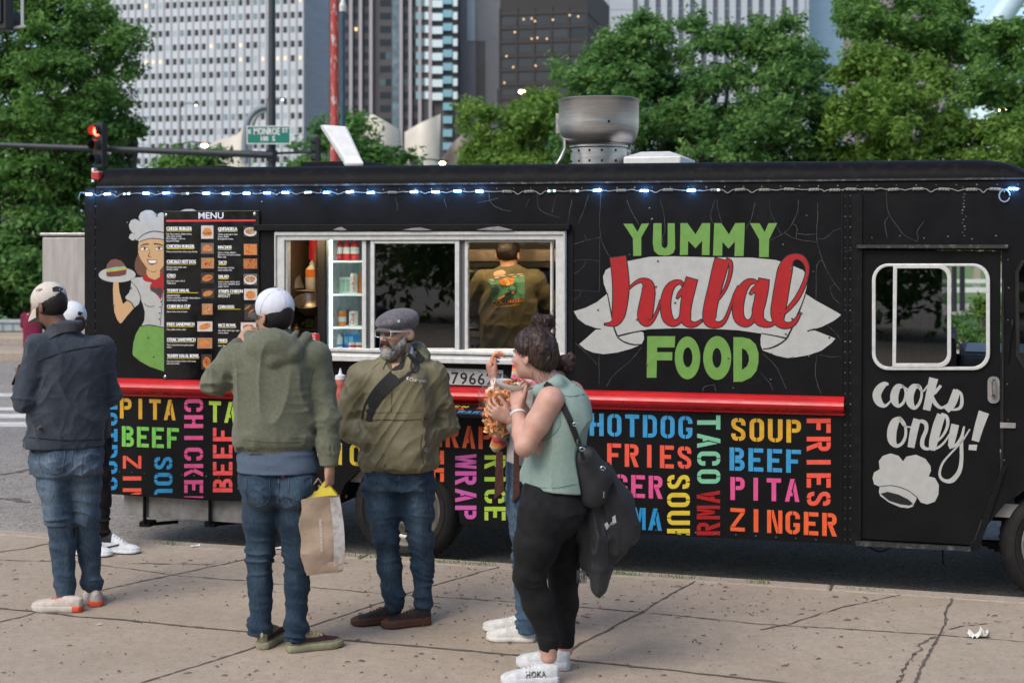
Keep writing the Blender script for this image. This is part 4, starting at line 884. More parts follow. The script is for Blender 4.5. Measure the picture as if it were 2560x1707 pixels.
# ------------------------------------------------------------------ roof equipment
b = MB(); cx, _, cz = T(1497,404,.75); dd = .75; s1_ = T(1597,250, dd)[0]; rr = s1_ - cx; zt = T(1497,252, dd)[2]; zn = T(1497,362, dd)[2]; zk = T(1497,330, dd)[2]
b.rev([(rr * .93, zt - .01),(rr * .97, zt + .008),(rr * 1.015, zt + .004),(rr * 1.0, zt - .012),(rr * .985, zt - .02),(rr * .985, zk + .06),(rr * .97, zk),(rr * .92, zk - .05),(rr * .82, zk - .085),(rr * .71, zn + .0),(rr * .70, zn - .005),(rr * .72, zn - .01),(rr * .72, zn - .022),(rr * .69, zn - .03),(rr * .69, cz - .06)],64,(cx, dd, 0))
b.rev([(rr * .93, zt - .01),(rr * .9, zt - .12),(.001, zt - .12)],40,(cx, dd, 0))
M['spun_alu'] = mat('spun_aluminium', (.52,.50,.48),.36,.92, c2=(.42,.40,.385), ns=3, stretch=(2,2,30), rvar=.08)
FAN = b.build('exhaust_fan', M['spun_alu'], TRK, smooth=35)
for a in (-150,-120,-95,-70,-40): 
    for zz in (zn - .05, zn - .12): t = R(a); b = MB(); b.rev([(.009,0),(.006,-.006),(.0005,-.008)],8,(cx + math.cos(t) * rr * .69, dd + math.sin(t) * rr * .69, zz), axis='y'); b.build('bolt', M['black_trim'], FAN)
t = R(-62); b = MB(); b.rev([(.01,0),(.006,-.006),(.0005,-.008)],8,(cx + math.cos(t) * rr * .985, dd + math.sin(t) * rr * .985, zk + .05), axis='y')
b.build('bolt', M['black_trim'], FAN)
b = MB(); b.tube([T(1408,292,.70), T(1399,300,.66), T(1404,335,.66), T(1412,350,.6), T(1412,375,.55), T(1400,400,.5), T(1392,412,.5)],.014,8); b.box(T(1400,300,.7)[0] - .02, T(1400,300,.7)[0] + .03,.66,.8, T(1400,335,.7)[2], T(1400,285,.7)[2])
b.build('fan_conduit', M['steel'], FAN, smooth=50)
b = MB(); v0, v1 = T(1558,404,.5), T(1702,404,.5); z0 = v0[2] - .04; zb = T(1600,391,.5)[2]; zc = T(1600,377,.5)[2]
b.box(v0[0], v1[0],.5,1.05, z0, zb); m_ = (v1[0] - v0[0])
b.add([(v0[0] + .01,.51, zb),(v1[0] - .01,.51, zb),(v1[0] - .01,1.04, zb),(v0[0] + .01,1.04, zb),(v0[0] + .1,.62, zc),(v1[0] - .1,.62, zc),(v1[0] - .1,.93, zc),(v0[0] + .1,.93, zc)],[(4,5,6,7),(0,1,5,4),(1,2,6,5),(2,3,7,6),(3,0,4,7)])
b.build('low_roof_vent', M['white_plastic'], TRK, smooth=30, bevel=.012)
b = MB(); q = [T(800,313,.95), T(868,318,.95), T(909,408,.45), T(862,410,.45)]
Q = [Vector(p) for p in q]; nrm = (Q[1] - Q[0]).cross(Q[3] - Q[0]).normalized(); nrm = nrm if nrm.y < 0 else -nrm
cen = sum(Q, Vector()) / 4; Q2 = [cen + (p - cen) * .82 + nrm * .03 for p in Q]; Q3 = [p - nrm * .03 for p in Q]
b.add(Q + Q2 + Q3,[(4,5,6,7),(0,1,5,4),(1,2,6,5),(2,3,7,6),(3,0,4,7),(8,11,10,9),(0,8,9,1),(1,9,10,2),(2,10,11,3),(3,11,8,0)])
b.build('roof_vent_lid', M['white_plastic'], TRK, smooth=30, bevel=.01)
b = MB(); v0, v1 = T(757,408,.5), T(905,408,.5); b.box(v0[0], v1[0],.5,.95, v0[2] - .05, v0[2] + .01); b.build('roof_vent_base', M['black_trim'], TRK, bevel=.005); b = MB(); b.box(T(465,415,.6)[0], T(560,415,.6)[0],.6,.8, v0[2] - .05, v0[2] + .0); b.build('roof_box', M['black_trim'], TRK, bevel=.005)
# ------------------------------------------------------------------ kitchen seen through the serving window
def TW(px, py, d): return W(T(px, py, d))
M['kitchen_wall'] = mat('kitchen_wall', (.16,.12,.085),.5,.3, c2=(.10,.075,.055), ns=4)
M['kitchen_steel'] = mat('kitchen_steel', (.45,.38,.30),.35,.8, c2=(.30,.25,.19), ns=6, rvar=.1)
kx0, kx1 = T2(650,700)[0], T2(1520,700)[0]
b = B(); b.box(kx0, kx1,1.62,1.66, zf, zt0 + .05); b.box(kx0 - .03, kx0,.08,1.66, zf, zt0 + .03); b.box(kx1, kx1 + .03,.08,1.66, zf, zt0 + .03)
b.build('kitchen_wall', M['kitchen_wall'], TRK)
b = B(); b.box(kx0, kx1,.09,1.62, T(1000,588,.3)[2] + .1, T(1000,588,.3)[2] + .12); b.build('kitchen_ceiling', M['kitchen_wall'], TRK)
def placed(name, label, cat, px, py, d, group=None): return thing(name, label, cat, TW(px, py, d),-TH, group)
def wd_of(p0, p1, d): return T(p1,700, d)[0] - T(p0,700, d)[0]
def ht_of(y0, y1, px, d): return T(px, y0, d)[2] - T(px, y1, d)[2]
# ceiling lamp that lights the kitchen
zc_ = T(1000,588,.3)[2] + .1
t = thing('ceiling_lamp', 'lit strip lamp under the kitchen ceiling inside the serving window', 'lamp', W(((kx0 + kx1) / 2 + .4,.75, zc_)),-TH)
b = MB(); b.box(-.75,.75,-.06,.06,-.05,0); b.build('housing', M['white_plastic'], t, bevel=.006)
b = MB(); b.box(-.72,.72,-.04,.04,-.065,-.051); b.build('tube', mat('warm_tube', (1,.8,.55),.4, emis=13, ec=(1,.70,.40)), t)
t = copy_tree(t); t.location = W(((kx0 + kx1) / 2 - 1.1,.25, zc_)); t['label'] = 'second lit strip lamp under the kitchen ceiling above the bottles'; t.scale = (.5,1,1)
# range hood, counter and wall shelf
d = 1.25; t = placed('range_hood', 'stainless steel range hood behind the cook', 'range hood', 1290,655, d)
hw = wd_of(1120,1420, d) / 2
b = MB(); b.box(-hw, hw, 0,.35, ht_of(622,655,1290, d) * 0, ht_of(622,655,1290, d)); b.build('canopy', M['kitchen_steel'], t, bevel=.008)
b = MB(); b.box(-hw, hw, -.02,.0,-.04,-.005); b.build('lip', M['dark'], t)
b = MB(); b.box(-hw, hw, .02,.33, ht_of(622,655,1290, d) + .002, ht_of(622,655,1290, d) + .5); b.build('duct', M['dark'], t)
d = .95; t = placed('kitchen_counter', 'steel kitchen counter beside the cook under the hood', 'counter', 1230,828, d); hw = wd_of(1130,1420, d) / 2
b = MB(); b.box(-hw, hw, 0,.6,-.05,0); b.build('worktop', M['kitchen_steel'], t, bevel=.006)
b = MB(); b.box(-hw + .02, hw - .02,.02,.58,-.85,-.052); b.build('cabinet', M['steel_dirty'], t)
b = MB()
for i in range(40): b.box(-hw + i * .04,-hw + i * .04 + .012,-.004,.019,-.16,-.10)
b.build('vent_slots', M['dark'], t)
d = 1.1; t = placed('paper_bag', 'brown paper bag standing on the steel counter beside the cook', 'bag', 1188,824, d); h = ht_of(778,824,1188, d)
M['kraft'] = mat('kraft_paper', (.42,.31,.225),.75, c2=(.32,.23,.16), ns=7, bump=.3, bs=30)
b = MB(); b.box(-.09,.09,-.06,.06,0, h); b.build('bag', M['kraft'], t, bevel=.006)
d = 1.0; t = placed('paper_wrap', 'crumpled white paper on the steel counter beside the cook', 'paper', 1186,826, d)
b = MB(); vs = []
for i in range(9):
    for j in range(7): vs.append((-.1 + .025 * i, -.06 + .02 * j, .004 + .05 * math.exp(-((i - 4) / 2.2) ** 2 - ((j - 3) / 1.8) ** 2) + rng.uniform(0,.014)))
b.add(vs, [(i * 7 + j, (i + 1) * 7 + j, (i + 1) * 7 + j + 1, i * 7 + j + 1) for i in range(8) for j in range(6)]); b.build('sheet', M['white_plastic'], t)
d = 1.4; t = placed('wall_box', 'square white box on the kitchen wall left of the cook', 'box', 1183,692, d); hw = wd_of(1166,1199, d) / 2
b = MB(); b.box(-hw, hw, 0,.15,0, ht_of(657,692,1183, d)); b.build('case', mat('warm_white', (.62,.55,.42),.5), t, bevel=.01); b = MB(); b.box(hw * .6, hw * .85,-.006,.0,.02, ht_of(657,692,1183, d) * .9); b.build('door_strip', M['white_plastic'], t)
# wire shelf with the bottles on the left
d = .62; t = placed('wire_shelf', 'wire shelf holding bottles and a bowl left of the fridge', 'shelf', 755,724, d); hw = wd_of(712,798, d) / 2
b = MB(); dz2 = ht_of(724,822,755, d)
for z in (0,-dz2):
    for i in range(7): b.tube([(-hw, i * .05 - .06, z - .006),(hw, i * .05 - .06, z - .006)],.005,5)
b.build('rail', M['kitchen_steel'], t)
b = MB()
for x in (-hw, hw):
    for y in (-.06,.24): b.tube([(x, y, .3),(x, y, -.9)],.009,6)
b.build('post', M['kitchen_steel'], t)
def bottle(name, label, cat, px, y0, y1, d, wpx, mats, neck=.35, lab=None, group=None, cap=True):
    t = placed(name, label, cat, px, y1, d, group); r = wd_of(px - wpx / 2, px + wpx / 2, d) / 2; h = ht_of(y0, y1, px, d)
    b = MB(); b.rev([(r * .9,0),(r, r * .15),(r, h * (1 - neck) * .92),(r * .8, h * (1 - neck)),(r * .38, h * (1 - neck * .62)),(r * .34, h * (1 - neck * .5))],20, cap0=True, cap1=True); b.build('body', mats[0], t, smooth=40)
    b = MB(); b.rev([(r * .42, h * (1 - neck * .5)),(r * .42, h * (1 - neck * .35)),(r * .18, h * (1 - neck * .2)),(r * .08, h)],14, cap0=True, cap1=True); b.build('cap', mats[1], t, smooth=40)
    if len(mats) > 2: b = MB(); l0, l1 = lab or (.25,.5); b.rev([(r * 1.012, h * l0),(r * 1.012, h * l1)],20); b.build('label_band', mats[2], t, smooth=60)
    return t, r, h
def can(label, px, y0, y1, d, wpx, c1, c2, txt=None, group=None):
    t = placed('can', label, 'can', px, y1, d, group); r = wd_of(px - wpx / 2, px + wpx / 2, d) / 2; h = ht_of(y0, y1, px, d)
    b = MB(); b.rev([(r * .82,0),(r, h * .05),(r, h * .92),(r * .86, h * .98)],22, cap0=True); b.build('body', c1, t, smooth=40)
    b = MB(); b.rev([(r * .88, h * .975),(r * .88, h),(r * .8, h * .985),(.0005, h * .98)],18); b.build('lid', M['alu'], t)
    b = MB(); 
    if txt: add_text(b, txt, lambda u, v: (r * 1.02 * math.sin(v),-r * 1.02 * math.cos(v), u), h * .15,-.5, h * .85,.55); b.build('lettering', c2, t, fix=False)
    else: b.rev([(r * 1.01, h * .3),(r * 1.01, h * .62)],22); b.build('label_band', c2, t)
    return t
cw, co, cr, cg, cbl, cy = paint('pack_white', (225,222,210)), paint('pack_orange', (230,130,40)), paint('pack_red', (205,36,44)), paint('pack_green', (60,150,60)), paint('pack_blue', (40,130,190)), paint('pack_yellow', (225,190,60))
bottle('sauce_bottle', 'white squeeze bottle with orange label on the upper wire shelf', 'bottle', 780,650,724,.6,30,(cw, cw, co),.28,(.42,.68))
t = placed('mixing_bowl', 'large steel mixing bowl tilted on the wire shelf', 'bowl', 777,784,.56); r = wd_of(742,812,.56) / 2
b = MB(); b.rev([(.001,0),(r * .5,.01),(r * .85, r * .5),(r, r * 1.0),(r * 1.04, r * 1.02),(r * .98, r * .98),(r * .8, r * .5),(r * .45,.03),(.001,.02)],32); o = b.build('bowl', M['kitchen_steel'], t, smooth=40); o.rotation_euler = (R(28), R(6),0)
t = placed('snack_bag', 'grey plastic bag with blue and green band beside the white squeeze bottle', 'bag', 733,720,.58); hw = wd_of(716,752,.58) / 2; h = ht_of(655,720,733,.58)
b = MB(); b.add([(-hw, -.03,0),(hw * .8,-.05,0),(hw, .06,0),(-hw, .06,0),(-hw * .8,.0, h),(hw * .1,-.01, h * .9),(hw * .2,.02, h * .92),(-hw * .7,.02, h)],[(0,1,5,4),(1,2,6,5),(2,3,7,6),(3,0,4,7),(4,5,6,7)]); b.build('pouch', mat('grey_bag', (.22,.21,.19),.3, c2=(.35,.34,.3), ns=20), t)
b = MB(); b.box(-hw * .95, hw * .3,-.056,-.045, h * .12, h * .5); b.build('label_band', cbl, t); b = MB(); b.box(-hw * .95, hw * .3,-.058,-.046, h * .0, h * .14); b.build('label_foot', cg, t)
t = placed('grape_bowl', 'bunch of green grapes in a clear tub on the lower wire shelf', 'grapes', 770,820,.56); r = wd_of(754,788,.56) / 2
b = MB(); b.rev([(r * .8,0),(r * 1.05, r * 1.1)],20, cap0=True); b.build('tub', M['glass_clear'], t)
b = MB()
for i in range(26):
    a, q, z = rng.uniform(0,6.28), rng.uniform(0, r * .8), rng.uniform(.012, r * 1.1); c_ = .012
    b.rev([(c_ * math.sin(math.pi * k / 6) + .0001,-c_ * math.cos(math.pi * k / 6)) for k in range(7)],8,(q * math.cos(a), q * math.sin(a), z))
b.build('grapes', mat('grape', (.22,.26,.04),.3), t, smooth=60)
bottle('spice_jar', 'glass jar of orange spice below the grapes beside the man in the white cap', 'jar', 741,808,842,.5,20,(mat('spice', (.4,.16,.07),.4), M['steel']),.3)
can('red soda can standing on the window sill below the grapes', 786,833,873,.16,23, cr, cw, 'Crush')
t = placed('fire_extinguisher', 'red fire extinguisher at the top beside the fridge', 'extinguisher', 789,652,.7); b = MB(); b.rev([(.045,0),(.05,.02),(.05,.30),(.03,.34),(.015,.36)],18, cap0=True, cap1=True); b.build('cylinder', cr, t, smooth=40); b = MB(); b.tube([(0,0,.36),(.0,-.05,.38),(.03,-.06,.30)],.008,6); b.build('hose', M['rubber'], t)
# glass-door fridge
d0 = .34; t = placed('display_fridge', 'glass door drinks fridge glowing cold white behind the serving window', 'fridge', 848,876, d0)
fx = T(848,876, d0); X0, X1 = T(794,876, d0)[0] - fx[0], T(930,876, d0)[0] - fx[0]; Hh = ht_of(590,876,848, d0)
b = MB(); ww = .055; b.box(X0, X0 + ww, 0,.62,-.3, Hh); b.box(X1, X1 + .04,0,.62,-.3, Hh); b.box(X0 + ww, X1,0,.62, Hh + .002, Hh + .1); b.box(X0 + ww, X1,.0,.62,-.3,-.02); b.build('cabinet', M['dark'], t)
b = MB(); b.box(X0 + ww, X1,.57,.61,-.02, Hh); b.box(X0 + ww, X0 + ww + .012,.03,.57,-.02, Hh); b.box(X1 - .012, X1,.03,.57,-.02, Hh); b.build('liner', mat('fridge_liner', (.36,.39,.39),.5, c2=(.25,.28,.28), ns=18), t)
xi0, xi1 = T(826,876,.5)[0] - fx[0], X1 - .014
for yy in (652,735,817,873):
    b = MB(); z = T(848, yy, .46)[2] - fx[2]; b.box(xi0, xi1,.10,.55, z - .012, z); b.build('shelf', mat('shelf_glow', (.75,.85,.85),.4, emis=.18, ec=(.75,.95,.95)), t)
b = MB(); b.box(X0 + ww + .014, X0 + ww + .026,.06,.075,.0, Hh - .01); b.build('light_strip', mat('cold_strip', (.8,1,1),.4, emis=3.2, ec=(.72,.93,1)), t)
b = MB(); b.box(X0 + ww + .016, X1 - .02,.05,.07, Hh - .03, Hh - .012); b.build('top_light', mat('cold_strip_top', (.8,1,1),.4, emis=3, ec=(.70,.95,1)), t)
b = MB(); b.add([(X0 + ww, .02,-.02),(X1,.02,-.02),(X1,.02, Hh),(X0 + ww, .02, Hh)],[(0,1,2,3)]); b.build('door_glass', M['glass_clear'], t)
di = .56
for i, x in enumerate((848,868,888)): bottle('drink_bottle', ['red drink bottle with white label, first on the top fridge shelf', 'red drink bottle with white label, middle of the top fridge shelf', 'red drink bottle with white label, last on the top fridge shelf'][i], 'bottle', x, 598,650, di, 19,(cr, cr, cw),.22,(.3,.62), 'red bottles on the top fridge shelf')
t = placed('carton', 'green and white printed carton on the second fridge shelf', 'carton', 859,733, di); hw = wd_of(842,877, di) / 2; h = ht_of(693,733,859, di)
b = MB(); b.box(-hw, hw, 0,.1,0, h); b.build('box', cw, t, bevel=.003); b = MB()
for i in range(3): b.box(-hw * .9 + i * hw * .62,-hw * .9 + i * hw * .62 + hw * .5,-.002,-.0005, h * .1, h * .85)
b.build('print', paint('print', (150,190,165)), t)
can('tall white and green can with red lettering on the second fridge shelf', 885,683,733,.52,17, cw, cr, 'ARIZ')
bottle('juice_bottle', 'orange juice bottle beside the tall can in the fridge', 'bottle', 899,678,733, di, 11,(co, co),.3)
can('orange soda can on the third fridge shelf', 855,777,815, di, 20, co, cw); can('white soda can with red lettering on the third fridge shelf', 884,777,815, di, 21, cw, cr, 'Coke')
t = placed('carton', 'plain card tray behind the soda cans in the fridge', 'carton', 873,815,.68); hw = wd_of(845,903,.68) / 2; b = MB(); b.box(-hw, hw, 0,.1,0, ht_of(775,815,873,.68)); b.build('box', paint('card', (120,96,80)), t, bevel=.004)
bottle('spray_bottle', 'white spray bottle with red cap at the bottom of the fridge', 'bottle', 843,820,870, di, 25,(cw, cr, cbl),.42,(.1,.2))
t = placed('carton', 'blue carton at the bottom of the fridge beside the red capped bottle', 'carton', 871,870,.6); hw = wd_of(857,886,.6) / 2; h = ht_of(834,870,871,.6); b = MB(); b.box(-hw, hw, 0,.1,0, h); b.build('box', cbl, t, bevel=.003); b = MB(); b.box(-hw * .8,-hw * .1,-.002,-.0005, h * .25, h * .8); b.box(hw * .1, hw * .8,-.002,-.0005, h * .25, h * .8); b.build('print', paint('sky_print', (110,180,215)), t)
can('short white and red can at the bottom of the fridge, nearer the blue carton', 880,856,872,.5,16, cw, cr, group='short cans at the bottom of the fridge'); can('short white and red can at the bottom of the fridge, nearest the window frame', 898,856,872,.5,16, cw, cr, group='short cans at the bottom of the fridge')
# ketchup bottle on the counter shelf
px = 851; dd = -.15
t = placed('ketchup_bottle', 'clear squeeze bottle of red ketchup on the counter shelf', 'bottle', px, 1027, dd); r = wd_of(839,863, dd) / 2; q = lambda y: T(px, y, dd)[2] - T(px, 1027, dd)[2]
b = MB(); b.rev([(r * .9,0),(r, .01),(r, q(952)),(r * .92, q(946))],24, cap0=True, cap1=True); b.build('body', mat('ketchup', (.40,.045,.03),.25, c2=(.52,.16,.13), ns=25), t, smooth=40)
b = MB(); b.rev([(r * 1.03, q(948)),(r * 1.03, q(938)),(r * .5, q(936)),(r * .34, q(933)),(r * .1, q(920))],20, cap0=True, cap1=True); b.build('cap', M['white_plastic'], t, smooth=35)
# ------------------------------------------------------------------ city behind
BA = R(12.5)
def tower(name, label, px_corner, D, wl, dp, H, ang=BA):
    """building root at its near right corner; local x runs right, y away"""
    x = (px_corner - 1280) / F * D
    return thing(name, label, 'building', (x, D, ROADZ),-ang)
def at_local(root, px, D0, ang=BA):
    """distance along the front (negative = left of the corner) where picture column px meets it"""
    k = (px - 1280) / F; X, Y = root.location.x, root.location.y; c, s = math.cos(ang), math.sin(ang)
    return (k * Y - X) / (c + k * s)
def zrow(py, D): return HC - ROADZ - (py - HZ) / F * D
def win_grid(root, cells, size, mats, depth, lit=(), keep=100, dark_var=None):
    """window panes: the first ones as parts of their own, the remaining ones as one part"""
    wd, h = size
    def pane(m):
        b = MB(); b.add([(-wd / 2,0,0),(wd / 2,0,0),(wd / 2,0, h),(-wd / 2,0, h)],[(0,1,2,3)]); o = b.build('window', m, fix=False); me = o.data; bpy.data.objects.remove(o); return me
    meshes = [pane(m) for m in mats]
    L = set(lit); first = [c for c in cells if c in L]; rest = [c for c in cells if c not in L]; rng.shuffle(rest)
    sel = first + rest[:max(0, keep - len(first))]; rem = rest[max(0, keep - len(first)):]
    for c in sel:
        me = meshes[-1] if c in L else meshes[rng.choices(range(len(mats) - 1), weights=[14,2,1][:len(mats) - 1])[0]]
        o = link_mesh('window', me, root, (c[0], depth, c[1]))
        if c in L: o.scale = (.5,1,.5); o.location.y -= .01; o.location.z += h * .3
    if rem:
        b = MB()
        for c in rem: b.add([(c[0] - wd / 2, depth, c[1]),(c[0] + wd / 2, depth, c[1]),(c[0] + wd / 2, depth, c[1] + h),(c[0] - wd / 2, depth, c[1] + h)],[(0,1,2,3)], rng.choices(range(len(mats) - 1), weights=[14,2,1][:len(mats) - 1])[0])
        o = b.build('window_grid', mats[:-1], root, fix=False); o['kind'] = 'stuff'
M['win_dark'] = mat('window_dark', (.018,.028,.035),.35, spec=.3); M['win_blue'] = mat('window_blue', (.16,.24,.28),.2); M['win_pale'] = mat('window_pale', (.34,.42,.45),.3)
M['win_lit'] = mat('window_lit', (.9,.6,.3),.5, emis=.55, ec=(1,.62,.26))
M['tower_white'] = mat('tower_white', (.52,.57,.62),.7, c2=(.46,.51,.56), ns=.05); M['tower_pier'] = mat('tower_pier', (.40,.38,.385),.7, c2=(.32,.31,.315), ns=.05)
# pale gridded tower on the left
D = 300; r = tower('white_tower', 'pale office tower with a grid of small square windows behind the traffic mast', 760, D, 56,15,75); Lw = -at_local(r, 162, D); NC = 33; pt = Lw / NC; fl = 3.04
b = MB(); b.box(-Lw, 0,0,15.5,0,76); b.build('wall', M['tower_white'], r)
b = MB()
for i in range(NC + 1): x = -Lw + i * pt; b.box(x - .21, x + .21 if i < NC else x, -.12,-.001,0,76)
b.build('pier', M['tower_pier'], r)
b = MB()
for j in range(10): b.box(.001,.12,.75 + j * 1.55 - .24,.75 + j * 1.55 + .24,0,76)
b.build('side_pier', M['tower_white'], r)
z0 = zrow(975, D + 6) % fl; floors = [z0 + fl * k for k in range(2,23)]
cells = [(-Lw + (i + .5) * pt, z) for i in range(NC) for z in floors]
lit = []
for z_i, n_ in ((17,6),(16,3),(15,2),(11,8),(20,2),(12,2)):
    z = floors[z_i % len(floors)]
    for i in rng.sample(range(8, NC), n_): lit.append((-Lw + (i + .5) * pt, z))
win_grid(r, cells, (.86,1.34),[M['win_dark'], M['win_blue'], M['win_pale'], M['win_lit']],-.012, lit)
b = MB()
for j in range(9):
    for z in floors: y = 1.52 + j * 1.55; b.add([(.012, y - .4, z),(.012, y + .4, z),(.012, y + .4, z + 1.28),(.012, y - .4, z + 1.28)],[(0,1,2,3)])
o = b.build('side_windows', mat('side_glass', (.22,.26,.29),.3), r, fix=False); o['kind'] = 'stuff'
# dark tower with pale vertical piers and a bright glazed bay
D = 262; r = tower('piered_tower', 'dark tower with pale vertical piers and bright stacked balcony windows', 1145, D, 30,20,70, R(0)); lx = lambda px: at_local(r, px, D, 0)
M['dk_stone'] = mat('dark_stone', (.055,.05,.05),.6, c2=(.075,.07,.07), ns=.2); M['pale_pier'] = mat('pale_pier', (.36,.335,.35),.7)
b = MB(); b.box(lx(822), lx(1145),0,20,0,72); b.build('wall', M['dk_stone'], r)
for px in (878,902,928,1003,1026,1050,1076):
    b = MB(); b.box(lx(px - 4), lx(px + 4),-.7,-.001,0,72); b.build('pier', M['pale_pier'], r)
b = MB(); b.box(lx(981), lx(998),-.25,-.001,0,72); b.build('glass_strip', mat('blue_strip', (.16,.23,.27),.3, c2=(.06,.09,.11), ns=.7), r)
fh = 33 / F * D; fz = [zrow(380 - 33 * k, D) for k in range(0,13)]
cells = [(lx(p), z) for p in (864,890,915,957,971,1014,1038) for z in fz]
win_grid(r, cells, (1.05,1.25),[M['win_dark'], mat('window_teal', (.06,.10,.12),.25), M['win_dark'], M['win_lit']],-.02,[cells[22]])
M['sky_sheen_white'] = mat('sky_sheen_white', (.62,.74,.76),.4); M['sky_sheen_blue'] = mat('sky_sheen_blue', (.20,.40,.47),.3)  # bay panes: the reflected sky is put into their base colour
for k, z in enumerate(fz):
    for p0, p1, m, dz in ((1040,1060, M['sky_sheen_blue'],0),(1062,1075, M['sky_sheen_white'],0),(1081,1107, M['sky_sheen_white'],-.3),(1108,1131, M['sky_sheen_blue'],.3),(1133,1144, M['sky_sheen_white'],-.1)):
        if k < 4 and p0 != 1108: continue
        b = MB(); b.box(lx(p0), lx(p1),-.9 if p0 > 1076 else -.3,-.002, z + dz, z + dz + 1.35); b.build('balcony_window', m, r)
# grey ribbed tower
D = 268; r = tower('ribbed_tower', 'grey tower with fine vertical ribs between the balcony windows and the black tower', 1262, D, 10,18,70, R(0)); lx = lambda px: at_local(r, px, D, 0)
b = MB(); b.box(lx(1146),0,0,20,0,72); b.build('wall', mat('grey_glass', (.17,.18,.20),.45, c2=(.24,.25,.27), ns=.3), r)
b = MB()
for i in range(24): x = lx(1147 + i * 4.9); b.box(x - .07, x + .07,-.35,-.001,0,72)
b.build('rib', mat('grey_rib', (.30,.30,.32),.6), r)
b = MB(); b.box(lx(1190), lx(1212),-.4,-.351,0, zrow(104, D)); b.build('dark_bay', M['dk_stone'], r)
b = MB(); b.box(lx(1168), lx(1188),-.42,-.36, zrow(104, D),72); b.build('pale_strip', mat('pale_strip', (.30,.36,.40),.4), r)
# black tower
D = 230; r = tower('black_tower', 'black tower with long dark window bands and a few orange lights', 1466, D, 15,25,45); lx = lambda px: at_local(r, px, D)
M['black_stone'] = mat('black_stone', (.009,.008,.009),.55, c2=(.013,.011,.012), ns=.3)
Lb = -lx(1250); b = MB(); b.box(-Lb, 0,0,25,0,45); b.build('wall', M['black_stone'], r)
b = MB()
for k in range(13):
    z = 43 - 3.2 - k * 2.3; b.box(-Lb, .05,-.12,-.001, z, z + .55); b.box(.001,.12,0,25, z, z + .55)
for i in range(6): x = -Lb + i * Lb / 5; b.box(x - .14, x + .14,-.2,-.122,0,41)
b.build('spandrel', mat('brown_band', (.020,.016,.017),.6), r)
cells = [(-Lb + (i + .5) * Lb / 5,43 - 3.2 - k * 2.3 - 1.6) for k in range(12) for i in range(5)]
win_grid(r, cells, (Lb / 5 - .5,1.35),[mat('black_glass', (.012,.014,.018),.12), mat('black_glass_b', (.018,.022,.028),.15), M['win_dark'], M['win_dark']],-.015,[])
for px, py in ((1310,44),(1330,43),(1338,50),(1383,48),(1425,38),(1446,42),(1288,76),(1330,94),(1344,92),(1368,95),(1267,136),(1284,164),(1340,162),(1262,203),(1318,250),(1330,250),(1370,247),(1385,250)):
    b = MB(); x = lx(px); z = zrow(py, D - x * 0); b.rev([(.15,0),(.13,-.1),(.001,-.14)],8,(x, -.21, z), axis='y'); b.build('lit_lamp', M['win_lit'], r)
# white striped building
D = 285; r = tower('striped_tower', 'tall white building with dark vertical window strips behind the biggest tree', 2022, D, 40,20,75, R(0)); lx = lambda px: at_local(r, px, D, 0)
b = MB(); b.box(lx(1524),0,0,20,0,76); b.build('wall', mat('strip_wall', (.46,.50,.54),.6, c2=(.40,.44,.48), ns=.2, stretch=(.2,1,3)), r)
b = MB()
for k in range(30): b.box(lx(1524), lx(1580),-.05,-.001, k * 2.6, k * 2.6 + .12)
b.build('seam', M['tower_pier'], r)
for i in range(15):
    p = 1582 + i * 28.6
    b = MB(); b.box(lx(p), lx(p + 12.5),-.02,-.001,0,76)
    for k in range(29): b.box(lx(p), lx(p + 12.5),-.06,-.021, k * 2.6, k * 2.6 + .5,1)
    b.build('window_strip', [mat('strip_glass', (.10,.12,.145),.25) if i == 0 else bpy.data.materials['strip_glass'], mat('strip_spandrel', (.15,.165,.185),.4) if i == 0 else bpy.data.materials['strip_spandrel']], r)
    b = MB(); b.box(lx(p + 13), lx(p + 28),-.5,-.001,0,76); b.build('pier', bpy.data.materials['strip_wall'], r)
# pale blue glass tower and brown block behind the trees
D = 300; r = tower('glass_tower', 'pale blue glass tower adjoining the striped white building', 2138, D, 9,10,76, R(0)); lx = lambda px: at_local(r, px, D, 0)
b = MB(); b.box(lx(2024), lx(2080),0,10,0,76); b.box(lx(2080.5),0,.6,10,0,76); b.build('wall', mat('pale_glass', (.30,.46,.55),.35, c2=(.36,.50,.58), ns=.4), r)
b = MB()
for k in range(30): b.box(lx(2024), lx(2080),-.04,-.001, k * 2.4, k * 2.4 + .15); b.box(lx(2080.5),0,.55,.599, k * 2.4, k * 2.4 + .15)
b.build('mullion', mat('glass_mullion', (.42,.55,.62),.4), r)
D = 210; r = tower('brown_block', 'brown apartment block seen through the tall loose tree', 2418, D, 16,12,48, R(0)); lx = lambda px: at_local(r, px, D, 0)
b = MB(); b.box(lx(2155),0,0,12,0,48); b.build('wall', mat('brown_wall', (.20,.175,.18),.7, c2=(.26,.235,.24), ns=.4), r)
b = MB(); b.box(lx(2402), lx(2408),-.2,-.001,0,48); b.box(lx(2412),0,-.2,-.001,0,48); b.build('pier', M['pale_pier'], r)
cells = [(lx(2180 + 30 * i),3 + 3 * k) for i in range(7) for k in range(14)]
win_grid(r, cells, (1.0,1.6),[M['win_dark'], M['win_blue'], M['win_dark'], M['win_lit']],-.01,[cells[20], cells[41], cells[55], cells[70]])
